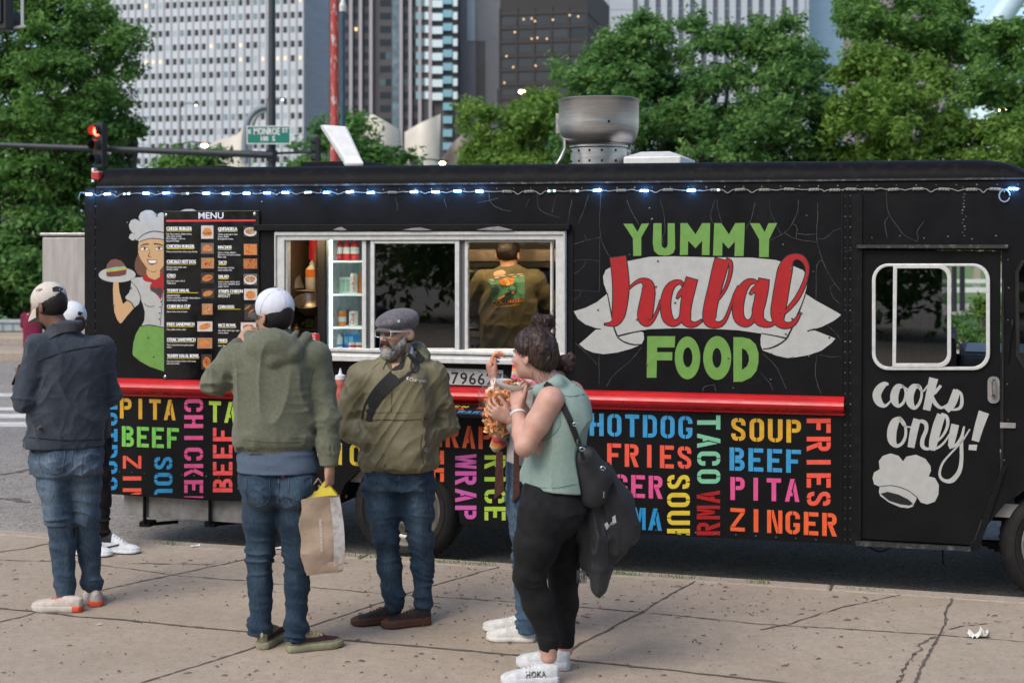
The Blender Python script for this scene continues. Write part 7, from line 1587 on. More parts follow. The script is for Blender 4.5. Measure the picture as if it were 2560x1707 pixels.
pc = J(54,938,.17); t = thing('phone', 'phone with a bright screen in the hand of the man in charcoal', 'phone', Vector((P.X, P.Y, 0)) + Vector(pc)); t.rotation_euler = (R(-55), R(10), R(35)); b = MB(); b.box(-.036,.036,-.075,.075,-.004,.004); b.build('case', TX['black'], t, bevel=.003); b = MB(); b.box(-.033,.033,-.07,.07,.0041,.005); b.build('screen', mm('screen', (.4,.7,.8), emis=.9, ec=(.55,.85,.95)), t)
# ---------------- man in the olive hoodie, from behind
P = Person('man in green hoodie and white mesh cap seen from behind with a paper bag', 692,7.1); J = P.J
fh = unit(V(-.76,.65,0)); hc = J(684,786,.02); hips = [J(656,1205), J(737,1205)]; knees = [J(649,1385,.01), J(742,1385,-.01)]; ankles = [J(650,1556), J(740,1572,-.06)]
sh = [J(600,897,.0), J(784,893,.0)]; el = [J(533,955,.03), J(820,1045,-.03)]; wr = [J(598,858,.20), J(823,1165,-.07)]; neck0 = J(690,850,-.01); crotch = J(697,1250)
fl, q = base_body(P, 'tan', hc, fh, sh, el, wr, crotch, hips, knees, ankles, tk(P, [(1240,694,.15,.11),(1120,692,.15,.11),(1000,692,.15,.11),(900,692,.155,.10),(862,692,.09,.075)]), neck0)
hand(fl, wr[0],(.55,.1,.8),(-.6,-.6,.4),(.5,-.4,.2), curl=(55,60,40)); tips2 = hand(fl, wr[1],(.03,.02,-1),(.9,-.3,0),(-.25,.9,0), curl=(38,48,40), thumb=(.6,.75,-.5))
fl.mesh('body', CL['skin'], P.o, skin_c(SKIN['tan'])); up = V(0,0,1.); A = (fh, np.cross(up, fh), up)
g = Fld(hc - .16, hc + .17,.0045); g.ell(q(-.018,0,.008),(.100,.082,.100), A, .01); g.cut(q(.012,0,0), A[0],.01); g.cut(q(0,0,-.088),-unit(up + A[0] * .12),.012)
g.wrinkle(lambda x, y, z: -.003 * (vnoise(x * 150, y * 150, z * 90) - .5)); g.mesh('hair', CL['hair'], P.o, flatc((.012,.010,.010)))
fr = lambda x, y, z: ((x - hc[0]) * fh[0] + (y - hc[1]) * fh[1])
o, ob = ballcap(P, q, A, lambda x, y, z: mixc((.60,.62,.68),(.045,.045,.05),(fr(x, y, z) > .048).astype(float)), mm('cap_grey', (.05,.05,.055), rough=.9), s=1.02)
mb = MB(); P.seam(o, [(700,722),(712,750),(716,790)],.0016, mb, .0); P.seam(o, [(700,722),(672,736),(654,765),(650,790)],.0016, mb, .0); P.seam(o, [(648,788),(680,798),(705,803),(735,797)],.0016, mb, .0); mb.build('cap_seam', mm('cap_seam', (.45,.47,.53)), ob)
jk = Fld((-.42,-.34, zpx(P, 1190)),(.38,.42, zpx(P, 800)),.0048)
jk.loft(tk(P, [(1128,690,.188,.14),(1118,690,.190,.142),(1100,688,.208,.158),(1060,690,.205,.155),(1000,692,.20,.15),(940,692,.205,.148),(900,692,.20,.138),(872,692,.155,.11),(850,692,.10,.085),(828,690,.07,.075)]),.03)
for s_, e_, w_, rr in zip(sh, el, wr, ((.076,.071,.062,.052,.043),(.076,.065,.055,.052,.042))): jk.cone(neck0 - V(0,0,.07), s_, .06,.078,.05); jk.chain([s_, (s_ + e_) / 2, e_, (e_ + w_) / 2, w_ * .94 + e_ * .06], rr, .014)
jk.cone(J(822,1120,-.05), J(823,1160,-.065),.058,.040,.02)
jk.ell(J(684,868,-.085),(.135,.085,.085), None, .03); jk.chain([J(622,838,.02), J(640,872,-.09),(J(684,900,-.13)), J(735,880,-.11), J(766,842,.0)],[.03,.034,.036,.034,.03],.018); jk.chain([J(640,838,-.03), J(660,858,-.10), J(690,866,-.125), J(728,850,-.10), J(742,830,-.03)],[.020,.022,.022,.022,.018],.008)
jk.ell(J(690,842,-.075),(.052,.04,.026), None, .012, 's')
jk.wrinkle(folds(.016,(8,8,3),5,3)); jk.wrinkle(folds(.005,(18,18,9),8,2,.6)); jk.wrinkle(arm_folds((sh[0], el[0], wr[0]),.026,20,1)); jk.wrinkle(arm_folds((sh[1], el[1], wr[1]),.016,24,4))
def low(x, y, z): return -.010 * np.exp(-((z - zpx(P, 1085)) / .04) ** 2) * (ridge(x * 16, y * 16, z * 8) - .5)
jk.wrinkle(low); jk.wrinkle(lambda x, y, z: .0025 * np.sin(np.arctan2(y, x) * 120) * (np.abs(z - zpx(P, 1119)) < .022)); jk.cut((0,0, zpx(P, 1126)),(0,0,-1),.004,(-.26,-.3,-9),(.205,.3,9)); jk.cut(J(823,1164,-.07),(0,0,-1),.004, J(823,1164,-.07) - V(.085,.1,.1), J(823,1164,-.07) + V(.09,.1,.06))
JK = jk.mesh('hoodie', CL['fleece'], P.o, lambda x, y, z: mixc((.095,.105,.068),(.13,.135,.095), vnoise(x * 5, y * 5, z * 5)))
mb = MB(); P.seam(jk, [(790,905),(776,960),(772,1020)],.0014, mb, .0); P.seam(jk, [(610,1100),(690,1106),(785,1104)],.0014, mb, .0); mb.build('seam', TX['olive'], JK)
ts = Fld((-.24,-.24, zpx(P, 1190)),(.24,.24, zpx(P, 1100)),.0062); ts.loft(tk(P, [(1184,696,.205,.150),(1176,696,.206,.152),(1150,695,.200,.148),(1105,692,.178,.13)]),.02); ts.wrinkle(folds(.008,(6,6,20),2)); ts.cut((0,0, zpx(P, 1177)),(0,0,-1),.003); ts.mesh('undershirt', CL['plain'], P.o, flatc((.085,.115,.165)))
seat = [(J(655,1222,-.075),(.098,.09,.10)),(J(737,1222,-.075),(.098,.09,.10))]
jf, o = jeans(P, hips, knees, ankles, [.098,.088,.064,.059,.050], tk(P, [(1160,696,.175,.125),(1190,697,.185,.13),(1215,697,.188,.13)]), seat, [(J(655,1240),(.06,.09)),(J(735,1240),(.06,.09)),(J(650,1400),(.04,.12))], dark=(.013,.028,.050), light=(.055,.09,.13), seed=7)
mb = MB(); P.seam(jf, [(618,1190),(617,1245),(640,1265),(672,1250),(674,1195)],.0022, mb, .0005); P.seam(jf, [(722,1195),(724,1250),(750,1268),(778,1250),(778,1195)],.0022, mb, .0005); P.seam(jf, [(697,1180),(698,1260)],.003, mb, .0005); mb.build('stitching', mm('stitch_dark', (.03,.045,.07)), o); mb = MB(); P.patch(jf, [(702,1186),(711,1186),(711,1194),(702,1194)], mb); mb.build('pocket_tab', TX['red'], o)
ol = lambda x, y, z: mixc(mixc((.14,.14,.085),(.20,.19,.12), vnoise(x * 50, y * 50, z * 50)),(.03,.012,.014),((z > .045) & (z < .068)).astype(float) * (x > .02))
e, f2, lb = shoe(P, *J(652,1618,-.05)[:2],74, ol, (.24,.23,.15), L=.29, sole=.036, collar=.10); lb.build('laces', TX['tan'], e); mb = MB(); mb.rev([(.015,.0),(.015,-.004),(.0005,-.005)],14,(0,0,0), axis='y'); ho = mb.build('heel_badge', mm('badge', (.30,.27,.18)), e); ho.location = (.001,0,.075); ho.rotation_euler = (0,0, R(-90))
e, f2, lb = shoe(P, *J(716,1620,-.09)[:2],24, ol, (.24,.23,.15), L=.29, sole=.036, collar=.10); lb.build('laces', TX['tan'], e)
# paper carrier bag in his hand
bp = J(813,1225,-.09); t = thing('carrier_bag', 'brown paper carrier bag with yellow lining held by the man in green', 'bag', Vector((P.X, P.Y, 0)) + Vector(J(808,1428,-.09))); gz = zpx(P, 1240) - zpx(P, 1428); t.rotation_euler = (0, R(-3), R(14))
def bagw(z): return .092 + .012 * math.sin(z / gz * math.pi)
b = MB(); n = 14; vs = []; 
ring_ = lambda k: [(-1,-.5),(-.5,-.52),(0,-.5),(.55,-.5),(1,-.5),(1.0,0),(1,.5),(.4,.5),(-.4,.5),(-1,.5),(-.96,0)]
for i in range(n + 1):
    z = gz * i / n
    for (u, v) in ring_(i): w_ = bagw(z); vs.append((u * w_ + .006 * math.sin(z * 40 + u * 5), v * .095 * (1 + .15 * math.sin(z * 13)) + .005 * math.sin(z * 31 + u * 9) + rng.uniform(-.007,.007), z + (rng.uniform(-.006,.006) if i == n else 0)))
k = 11; b.add(vs, [(i * k + j, i * k + (j + 1) % k, (i + 1) * k + (j + 1) % k, (i + 1) * k + j) for i in range(n) for j in range(k)] + [tuple(range(k - 1,-1,-1))]); b.build('paper', M['kraft'], t, smooth=25)
b = MB(); vs = [(x_, y_, z_) for i in range(n + 1) for (x_, y_, z_) in ((bagw(gz * i / n) * .50,-.0545 - .008 * math.sin(gz * i / n * 13), gz * (.03 + .95 * i / n)),(bagw(gz * i / n) * 1.03,-.0535 - .008 * math.sin(gz * i / n * 13), gz * (.03 + .95 * i / n)),(bagw(gz * i / n) * 1.035,.03, gz * (.03 + .95 * i / n)))]
b.add(vs, [(3 * i + j, 3 * i + j + 1,3 * i + j + 4,3 * i + j + 3) for i in range(n) for j in range(2)]); b.build('printed_panel', mm('bag_print', (.48,.47,.46), rough=.75, c2=(.36,.31,.28), ns=28, lo=.45, hi=.62), t)
b = MB(); add_text(b, 'THANK YOU FOR YOUR ORDER', lambda u, v: (-.008 + v, -.0575 - .008 * math.sin(u * 13), u), gz * .72,.006, gz * .30,-.005); b.build('lettering', TX['white'], t, fix=False)
b = MB(); b.add([(-.085,-.03, gz - .01),(.09,-.03, gz - .015),(.095,.03, gz - .01),(-.08,.03, gz - .01),(-.08,-.01, gz + .02),(-.01,-.01, gz + .026),(.035,.0, gz + .075),(.075,.0, gz + .01),(.085,.02, gz + .01)],[(0,1,7,6,5,4),(3,4,5,6,8,2),(6,7,8),(0,4,3),(1,2,8,7)]); b.build('lining', mm('yellow_paper', (.68,.55,.03), rough=.6, c2=(.58,.46,.03), ns=20), t)
b = MB(); b.tube([(-.06,0, gz - .01),(-.03,0, gz + .05),(.0,0, gz + .085),(.02,0, gz + .05),(.03,0, gz)],.004,6); b.build('handle', M['kraft'], t)
# ---------------- bearded man in the olive anorak
P = Person('bearded man in olive anorak, flat cap and clear glasses with hands in pockets', 995,7.56); J = P.J
al = R(40); fh = V(-math.sin(al),-math.cos(al),0); up = V(0,0,1.); l = np.cross(up, fh); A = (fh, l, up); hc = J(993,829,-.01)
hips = [J(957,1205), J(1038,1205)]; knees = [J(965,1345,-.02), J(1050,1348,.0)]; ankles = [J(985,1500,.02), J(1060,1500,.0)]
sh = [J(912,945,.0), J(1076,938,.03)]; el = [J(864,1062,.04), J(1108,1060,.09)]; wr = [J(922,1098,-.07), J(1058,1095,-.05)]; neck0 = J(1000,905,.01); crotch = J(998,1255)
fl, q = base_body(P, 'olive', hc, fh, sh, el, wr, crotch, hips, knees, ankles, tk(P, [(1240,998,.13,.09),(1120,998,.14,.10),(1000,995,.15,.11),(940,995,.15,.10),(905,996,.08,.07)]), neck0, h=.0042)
hand(fl, wr[0],(.75,.55,-.1),(-.4,-.8,0),(.3,.4,.6), curl=(50,60,40)); hand(fl, wr[1],(-.75,.55,-.1),(.4,-.8,0),(-.3,.4,.6), curl=(50,60,40))
fl.mesh('body', CL['skin'], P.o, skin_c(SKIN['olive'], hc, fh)); eyes(P, q, fh, up, l)
g = Fld(hc - .17, hc + .15,.004)
g.ell(q(.026,0,-.085),(.068,.067,.054), A, .02); g.ell(q(.060,0,-.118),(.042,.046,.034), A, .02)
for b_ in (-1,1): g.chain([q(.02, b_ * .070,-.03), q(.03, b_ * .066,-.06), q(.05, b_ * .05,-.085)],[.013,.020,.022],.012)
g.ell(q(.105,0,-.066),(.034,.026,.018), A, .006, 's'); g.ell(q(.075,0,-.02),(.065,.058,.040), A, .012, 's')
g.wrinkle(lambda x, y, z: -.006 * (vnoise(x * 190, y * 190, z * 120) - .5) - .004 * (ridge(x * 70, y * 70, z * 60) - .5))
def beard_c(x, y, z):
    a = (x - hc[0]) * fh[0] + (y - hc[1]) * fh[1]; b_ = np.abs((x - hc[0]) * l[0] + (y - hc[1]) * l[1]); h_ = z - hc[2]; n_ = vnoise(x * 120, y * 120, z * 70); t = .55 + .6 * (n_ - .5) + .35 * np.exp(-(b_ / .03) ** 2) * (h_ < -.085) - .35 * np.exp(-((b_ - .05) / .014) ** 2 - ((h_ + .075) / .035) ** 2); return mixc((.03,.027,.026),(.30,.285,.27), t)
g.mesh('beard', CL['hair'], P.o, beard_c)
g = Fld(hc - .15, hc + .15,.0036)
for b_ in (-1,1): g.chain([q(.101,0,-.052), q(.097, b_ * .020,-.058), q(.084, b_ * .036,-.076)],[.0085,.009,.006],.006)
g.wrinkle(lambda x, y, z: -.004 * (vnoise(x * 190, y * 190, z * 120) - .5)); g.mesh('moustache', CL['hair'], P.o, lambda x, y, z: mixc((.018,.014,.012),(.09,.08,.07), vnoise(x * 120, y * 120, z * 120) - .15))
g = Fld(hc - .17, hc + .17,.0045); g.ell(q(-.016,0,.0),(.095,.081,.085), A, .01); g.cut(q(.0,0,0), A[0],.012); g.cut(q(0,0,-.065),-up, .012); g.mesh('hair', CL['hair'], P.o, flatc((.05,.045,.042)))
cp = Fld(hc - .19, hc + .2,.0045); cp.ell(q(-.006,0,.062),(.120,.100,.058),(unit(A[0] - up * .20), A[1], unit(up + A[0] * .20)),.02); cp.ell(q(.068,0,.052),(.062,.070,.026),(unit(A[0] - up * .25), A[1], unit(up + A[0] * .25)),.03); cp.ell(q(-.03,0,.05),(.085,.093,.05), A, .02)
cp.cut(q(-.02,0,.012),-unit(up + A[0] * .0),.01); cp.wrinkle(folds(.003,(22,22,22),3))
CP = cp.mesh('flat_cap', CL['wool'], P.o, lambda x, y, z: mixc((.085,.078,.088),(.14,.13,.145), vnoise(x * 60, y * 60, z * 60)))
mb = MB(); n = 12; vs = []
for i in range(n + 1):
    a = R(-62 + 124 * i / n)
    for rr, dz in ((0,.034),(.6,.026),(1,.016)): x = .088 * math.cos(a) + .058 * rr * math.cos(a) ** .8; y = .082 * math.sin(a) * (1 - .06 * rr); vs += [q(x, y, dz - .016 * (y / .08) ** 2), q(x, y, dz - .008 - .016 * (y / .08) ** 2)]
fs = []
for i in range(n):
    for k in range(2): a_ = (i * 3 + k) * 2; b_ = a_ + 6; fs += [(a_, b_, b_ + 2, a_ + 2),(a_ + 1, a_ + 3, b_ + 3, b_ + 1)]
    a_ = (i * 3 + 2) * 2; fs.append((a_, a_ + 6, a_ + 7, a_ + 1))
mb.add(vs, fs); mb.build('brim', mm('cap_brim', (.085,.078,.086), rough=.95, c2=(.12,.11,.12), ns=120), CP, smooth=60)
mb = MB(); c_ = P.hit(cp, 997,803,.004)
if c_ is not None: mb.rev([(.0075,.003),(.0075,-.002),(.0005,-.003)],12, tuple(c_), axis='y'); mb.build('badge', mm('badge_pale', (.45,.55,.55), rough=.3), CP)
GLS = bpy.data.objects.new('glasses', None); COL.objects.link(GLS); GLS.parent = P.o; mb = MB(); gl_ = MB()
for b_ in (-1,1):
    pts = [(x, y) for x, y in rrect(-.024,-.019,.024,.019,.011,4)]; pp = [Vector(q(.110 - .004 * abs(b_ * .034 + x) / .05, b_ * .034 + x, -.006 + y)) for x, y in pts]; mb.tube(pp, .0022,6, closed=True); gl_.poly(pp)
    mb.tube([Vector(q(.104, b_ * .058,.006)), Vector(q(.06, b_ * .076,.006)), Vector(q(-.005, b_ * .084,.004)), Vector(q(-.02, b_ * .084,-.012))],.0032,6)
mb.tube([Vector(q(.113,-.011,.0)), Vector(q(.116,0,.003)), Vector(q(.113,.011,.0))],.0028,6)
mb.build('frame', mm('clear_acetate', (.62,.60,.58), rough=.15, spec=.6), GLS, smooth=60); gl_.build('lens', M.setdefault('lens', glass('lens', (.98,.98,.98),.05)), GLS)
sc = Fld(J(990,905) - .16, J(990,905) + .16,.005); sc.cone(J(1003,905,.0), J(1001,880,.0),.078,.070,.02); sc.cone(J(985,915,-.05), J(978,945,-.09),.05,.03,.03); sc.cone(J(1003,850,-.02), J(990,900,-.08),.062,.058,.01, None, 's'); sc.cone(J(984,885,-.12), J(1003,925,-.13),.03,.032,.008, None, 's'); sc.cut(J(1000,872), unit(V(-.25,-.35,1)),.004); sc.mesh('shirt_collar', CL['plain'], P.o, flatc((.55,.58,.66)))
jk = Fld((-.38,-.36, zpx(P, 1190)),(.38,.36, zpx(P, 850)),.0046)
jk.loft(tk(P, [(1182,998,.175,.14),(1172,998,.178,.142),(1150,998,.197,.160),(1100,997,.195,.162),(1040,993,.19,.155),(985,993,.19,.148),(945,994,.185,.138),(918,996,.15,.112),(900,998,.105,.09),(884,1001,.075,.08)]),.03, yaw=R(-14))
for s_, e_, w_ in zip(sh, el, wr): jk.cone(neck0 - V(0,0,.06), s_, .055,.076,.05); jk.chain([s_, (s_ + e_) / 2, e_, (e_ + w_) / 2, w_],[.080,.071,.066,.057,.048],.014)
jk.ell(J(1035,888,.06),(.085,.075,.042), None, .02); jk.chain([J(962,905,.02), J(1000,880,.10), J(1044,874,.07), J(1062,898,.0)],[.025,.032,.034,.03],.02)
jk.cone(J(1002,845,-.03), J(986,902,-.11),.066,.056,.01, None, 's'); jk.cone(J(982,900,-.16), J(979,930,-.19),.045,.012,.01, None, 's')
jk.wrinkle(folds(.022,(8,8,3.6),1,3,.35)); jk.wrinkle(folds(.008,(20,20,10),6,2,-.6)); jk.wrinkle(arm_folds((sh[0], el[0], wr[0]),.022,18,2)); jk.wrinkle(arm_folds((sh[1], el[1], wr[1]),.022,18,7))
jk.wrinkle(lambda x, y, z: -.012 * np.exp(-((z - zpx(P, 1160)) / .03) ** 2) * (ridge(x * 26, y * 26, z * 8) - .5)); jk.cut((0,0, zpx(P, 1174)), unit(V(.03,0,-1)),.006)
JK = jk.mesh('anorak', CL['nylon'], P.o, lambda x, y, z: mixc((.15,.13,.07),(.19,.17,.10), vnoise(x * 6, y * 6, z * 6)))
mb = MB(); P.seam(jk, [(918,1052),(960,1049),(1010,1050),(1072,1046)],.0035, mb, .0); P.seam(jk, [(916,1033),(960,1031),(1010,1032),(1070,1028)],.0018, mb, .0); P.seam(jk, [(978,930),(980,970),(978,1030)],.003, mb, .0); P.seam(jk, [(1055,1085),(1052,1120),(1058,1160)],.0035, mb, .0); P.seam(jk, [(930,925),(938,915),(952,905)],.002, mb, .0); mb.build('seam', TX['olive'], JK)
mb = MB(); P.ribbon(jk, [(1050,882,34),(1020,912,38),(985,943,36),(950,978,34),(925,1015,30),(914,1050,26)], mb, .010,.005); mb.build('shoulder_strap', mm('webbing', (.009,.009,.010), rough=.8, bump=.3, bs=300), JK, smooth=40)
mb = MB(); mr_ = MB(); P.text(jk, 'Champion', mb, 1024,943,1065,952,.09); P.patch(jk, [(1019 + 4 * math.cos(a),945 + 4.5 * math.sin(a)) for a in [i * .7 for i in range(9)]], mb, .003); P.patch(jk, [(1021 + 2 * math.cos(a),945 + 2 * math.sin(a)) for a in [i * .9 for i in range(7)]], mr_, .005); mb.build('chest_lettering', TX['white'], JK, fix=False); mr_.build('chest_mark', TX['red'], JK, fix=False)
mb = MB(); m2 = MB(); P.patch(jk, [(1065 + 4.5 * math.cos(a),1124 + 5.5 * math.sin(a)) for a in [i * .63 for i in range(10)]], mb, .004); P.patch(jk, [(1065 + 2.5 * math.cos(a),1124 + 3 * math.sin(a)) for a in [i * .9 for i in range(7)]], m2,.006); mb.build('sleeve_mark', TX['white'], JK, fix=False); m2.build('sleeve_mark_core', TX['navy'], JK, fix=False)
mb = MB(); P.seam(jk, [(1030,900),(1027,918),(1034,930),(1044,926),(1048,912),(1040,898)],.0022, mb, .006); P.seam(jk, [(968,900),(962,912),(958,922)],.002, mb, .006); mb.build('drawcord', TX['black'], JK)
jf, o = jeans(P, hips, knees, ankles, [.096,.087,.067,.061,.051], tk(P, [(1150,998,.165,.125),(1190,998,.178,.132),(1215,998,.182,.13)]),[(J(960,1225,.05),(.095,.09,.1)),(J(1036,1225,.05),(.095,.09,.1))],[(J(950,1260),(.05,.16)),(J(1045,1270),(.045,.14)),(J(972,1400),(.035,.10))], dark=(.017,.036,.064), light=(.08,.125,.175), seed=11)
mb = MB(); P.seam(jf, [(998,1185),(1000,1215),(1006,1245)],.003, mb, .0005); P.seam(jf, [(926,1195),(935,1215),(950,1188)],.002, mb, .0005); P.seam(jf, [(1075,1195),(1068,1330),(1082,1480)],.002, mb, .0005); mb.build('stitching', mm('stitch_dark', (.03,.045,.07)), o)
br_ = lambda x, y, z: mixc(mixc((.012,.010,.009),(.028,.022,.018), vnoise(x * 60, y * 60, z * 60)),(.10,.040,.024),((z < .042) | (x > .235)).astype(float))
e, f2, lb = shoe(P, *J(1003,1528,.02)[:2],197, br_, (.065,.030,.020), L=.275, sole=.022, collar=.085, toe=.050); lb.build('laces', TX['brown'], e)
e, f2, lb = shoe(P, *J(1077,1545,-.02)[:2],200, br_, (.065,.030,.020), L=.275, sole=.022, collar=.085, toe=.050); lb.build('laces', TX['brown'], e)
# ---------------- woman in the teal tank top
P = Person('woman in teal tank top and black leggings holding a plate of food', 1385,6.62); J = P.J
fh = unit(V(-.80,.60,0)); up = V(0,0,1.); l = np.cross(up, fh); A = (fh, l, up); hc = J(1331,886,.02)
hips = [J(1358,1290,-.07), J(1402,1290,.09)]; knees = [J(1322,1440,-.10), J(1408,1445,.10)]; ankles = [J(1372,1612,-.10), J(1411,1604,.13)]
sh = [J(1376,1000,-.13), J(1428,985,.15)]; el = [J(1312,1116,-.16), J(1352,1110,.26)]; wr = [J(1292,1022,-.03), J(1300,1010,.20)]; neck0 = J(1386,962,.0); crotch = J(1385,1330)
fl, q = base_body(P, 'fair', hc, fh, sh, el, wr, crotch, hips, knees, ankles, tk(P, [(1300,1385,.13,.12),(1190,1385,.115,.11),(1080,1390,.118,.115),(1010,1400,.12,.11),(975,1396,.08,.08)]), neck0, hs=.96, arm_r=(.056,.044,.041,.027), leg_r=(.095,.085,.056,.054,.036), h=.0045)
hand(fl, wr[0],(-.02,.12,1),(-.55,-.75,0),(.55,-.5,.1), curl=(30,34,26), s=.92, thumb=(.5,.8,.2)); hand(fl, wr[1],(-.2,.0,1),(.4,.8,0),(.5,-.2,.2), curl=(30,30,20), s=.92)
fl.mesh('body', CL['skin'], P.o, skin_c(SKIN['fair'], hc, fh))
eyes(P, q, fh, up, l)
def strands(amp, cx): return lambda x, y, z: -amp * (ridge(np.arctan2(y - cx[1], x - cx[0]) * 9 + 3 * vnoise(x * 30, y * 30, z * 30), z * 16,(x + y) * 10) - .5) - amp * .5 * (vnoise(x * 130, y * 130, z * 130) - .5)
hairc = lambda x, y, z: mixc((.012,.007,.006),(.055,.028,.020), vnoise(x * 60, y * 60, z * 22) * 1.1 - .15)
g = Fld(hc - .17, hc + .22,.0042); g.ell(q(-.022,0,.030),(.106,.090,.104), A, .02); g.ell(q(-.055,0,-.015),(.070,.072,.076), A, .02); g.cut(q(.044,0,.0), unit(A[0] - up * .45),.02); g.cut(q(-.03,0,-.030),-unit(up - A[0] * .85),.02)
g.ell(q(.06,0,-.06),(.075,.10,.085),(unit(A[0] + up * .35), l, unit(up - A[0] * .35)),.015, 's'); g.ell(q(-.004,.09,-.022),(.026,.03,.034), A, .01, 's'); g.ell(q(-.004,-.09,-.022),(.026,.03,.034), A, .01, 's'); g.wrinkle(strands(.012, hc)); g.mesh('hair', CL['hair'], P.o, hairc)
bc = J(1358,808,.05); g = Fld(bc - .11, bc + .11,.0042); g.ell(bc, (.046,.046,.040), None, .02)
for i in range(16): a = i * 2.4; c_ = bc + V(.032 * math.cos(a),.032 * math.sin(a),.026 * math.sin(i * 1.7)); g.ell(c_, (.020,.018,.015), None, .008)
g.wrinkle(strands(.012, bc)); g.mesh('hair_bun', CL['hair'], P.o, hairc)
mb = MB()
for i in range(46):
    a = rng.uniform(0,6.28); c_ = bc + V(.045 * math.cos(a),.03 * math.sin(a), rng.uniform(-.03,.045)); d_ = unit(V(math.cos(a),.5 * math.sin(a), rng.uniform(-.6,.9))) ; mb.tube([Vector(c_), Vector(c_ + d_ * .018 + V(0,0,.004)), Vector(c_ + d_ * .03 + V(rng.uniform(-.012,.012),0, rng.uniform(-.015,.006)))],[.0013,.001,.0004],4)
for i in range(30):
    p_ = q(-.08 + rng.uniform(-.03,.05), rng.uniform(-.06,.06),-.085 + rng.uniform(-.01,.02)); mb.tube([Vector(p_), Vector(p_ + V(rng.uniform(-.01,.015),-.006,-.018)), Vector(p_ + V(rng.uniform(-.015,.02),-.008,-.036))],[.0014,.001,.0004],4)
bd_ = unit(bc - hc)
for i in range(260):
    a = rng.uniform(-1,1) * 2.75; lo_ = -.55 + .55 * max(0, math.cos(a)) + rng.uniform(-.1,.25); d0 = unit(A[0] * math.cos(a) + l * math.sin(a) + up * lo_); om = math.acos(max(-.99, min(.99, float(d0 @ bd_)))); pp = []
    if om < .5: continue
    for k in range(9):
        t_ = k / 8 * (1 - .28 / om); dv = (d0 * math.sin((1 - t_) * om) + bd_ * math.sin(t_ * om)) / math.sin(om); u_, v_, w_ = dv @ A[0], dv @ l, dv @ up; r_ = 1 / math.sqrt((u_ / .108) ** 2 + (v_ / .092) ** 2 + (w_ / .106) ** 2); pp.append(Vector(q(-.022 + u_ * r_, v_ * r_, .030 + w_ * r_) + dv * rng.uniform(-.001,.003)))
    mb.tube(pp, [.0007] + [.0016] * 7 + [.0008],4, mi=rng.choice((0,0,1)))
mb.build('loose_strands', [mm('hair_strand', (.02,.012,.010), rough=.4), mm('hair_strand_light', (.065,.034,.024), rough=.4)], P.o)
jk = Fld((-.22,-.26, zpx(P, 1240)),(.24,.30, zpx(P, 930)),.0045)
jk.loft(tk(P, [(1234,1380,.164,.118),(1222,1380,.165,.119),(1190,1382,.160,.118),(1130,1386,.153,.118),(1085,1391,.156,.122),(1040,1398,.156,.120),(1005,1402,.142,.106),(978,1400,.12,.085),(962,1394,.085,.066)]),.02, yaw=R(-52))
jk.chain([J(1350,978,-.10), J(1392,960,-.06), J(1420,966,.02)],[.028,.034,.03],.03); jk.chain([J(1400,958,.06), J(1425,968,.13)],[.03,.026],.03)
for s_, dy in ((sh[0],-1),(sh[1],1)): jk.ell(s_ + V(-.03, dy * .045,-.03),(.062,.055,.095), None, .012, 's')
jk.cone(neck0 + V(-.04,0,.04), neck0 + V(-.02,.0,-.005),.070,.060,.01, None, 's')
jk.wrinkle(folds(.015,(10,10,2.8),4,3,.3)); jk.wrinkle(lambda x, y, z: -.007 * np.exp(-((z - zpx(P, 1200)) / .09) ** 2) * (ridge(x * 12, y * 12, z * 7 + x * 6) - .4)); jk.cut((0,0, zpx(P, 1219)), unit(V(-.10,0,-1)),.004)
JK = jk.mesh('tank_top', CL['plain'], P.o, lambda x, y, z: mixc((.205,.285,.25),(.25,.335,.295), vnoise(x * 8, y * 8, z * 8))); mb = MB(); P.seam(jk, [(1392,1000),(1400,1060),(1372,1095),(1356,1100)],.0028, mb, .0); P.seam(jk, [(1390,985),(1425,990),(1462,985)],.0018, mb, .0); P.seam(jk, [(1310,1214),(1380,1219),(1440,1209)],.0018, mb, .0); mb.build('seam', mm('teal_seam', (.15,.25,.22)), JK)
jf, o = jeans(P, hips, knees, [a + V(0,0,.03) for a in ankles],[.120,.101,.069,.066,.043], tk(P, [(1205,1384,.135,.13),(1235,1385,.15,.145),(1270,1386,.158,.16)]),[(J(1392,1285,-.06),(.125,.10,.115)),(J(1412,1285,.06),(.115,.10,.115))],[], name='leggings', amp=.25, seed=3, mat_='plain', colf=lambda x, y, z: mixc((.007,.007,.008),(.014,.014,.015), vnoise(x * 30, y * 30, z * 30)))
wh = lambda x, y, z: mixc((.58,.59,.58),(.46,.48,.48), vnoise(x * 70, y * 70, z * 70)); so_ = lambda x, y, z: mixc((.56,.54,.58),(.42,.41,.45), np.abs(np.sin(x * 40)) * (z < .02))
e, sf, lb = shoe(P, *J(1398,1668,-.12)[:2],184, wh, so_, L=.27, sole=.04, collar=.095, toe=.062); lb.build('laces', TX['white'], e)
b = MB(); 
def shf(u, v):      # onto the shoe's camera side
    Rm = Matrix.Rotation(R(184),4, 'Z'); k = 0
    pts_ = np.array([[u, y_, v] for y_ in np.arange(.075,0,-.002)]); i_ = np.clip(np.round((pts_ - sf.lo) / sf.h).astype(int),0, sf.n - 1); vals = sf.f[i_[:, 0], i_[:, 1], i_[:, 2]]; k = int(np.argmax(vals < .0015)); return (u, pts_[k][1] + .002, v)
add_text(b, 'HOKA', lambda u, v: shf(-u, v),-.155,.070,-.062,.043); b.build('lettering', TX['black'], e, fix=False)
e, sf, lb = shoe(P, *J(1425,1650,.10)[:2],168, wh, so_, L=.26, sole=.04, collar=.095, toe=.062); lb.build('laces', TX['white'], e)
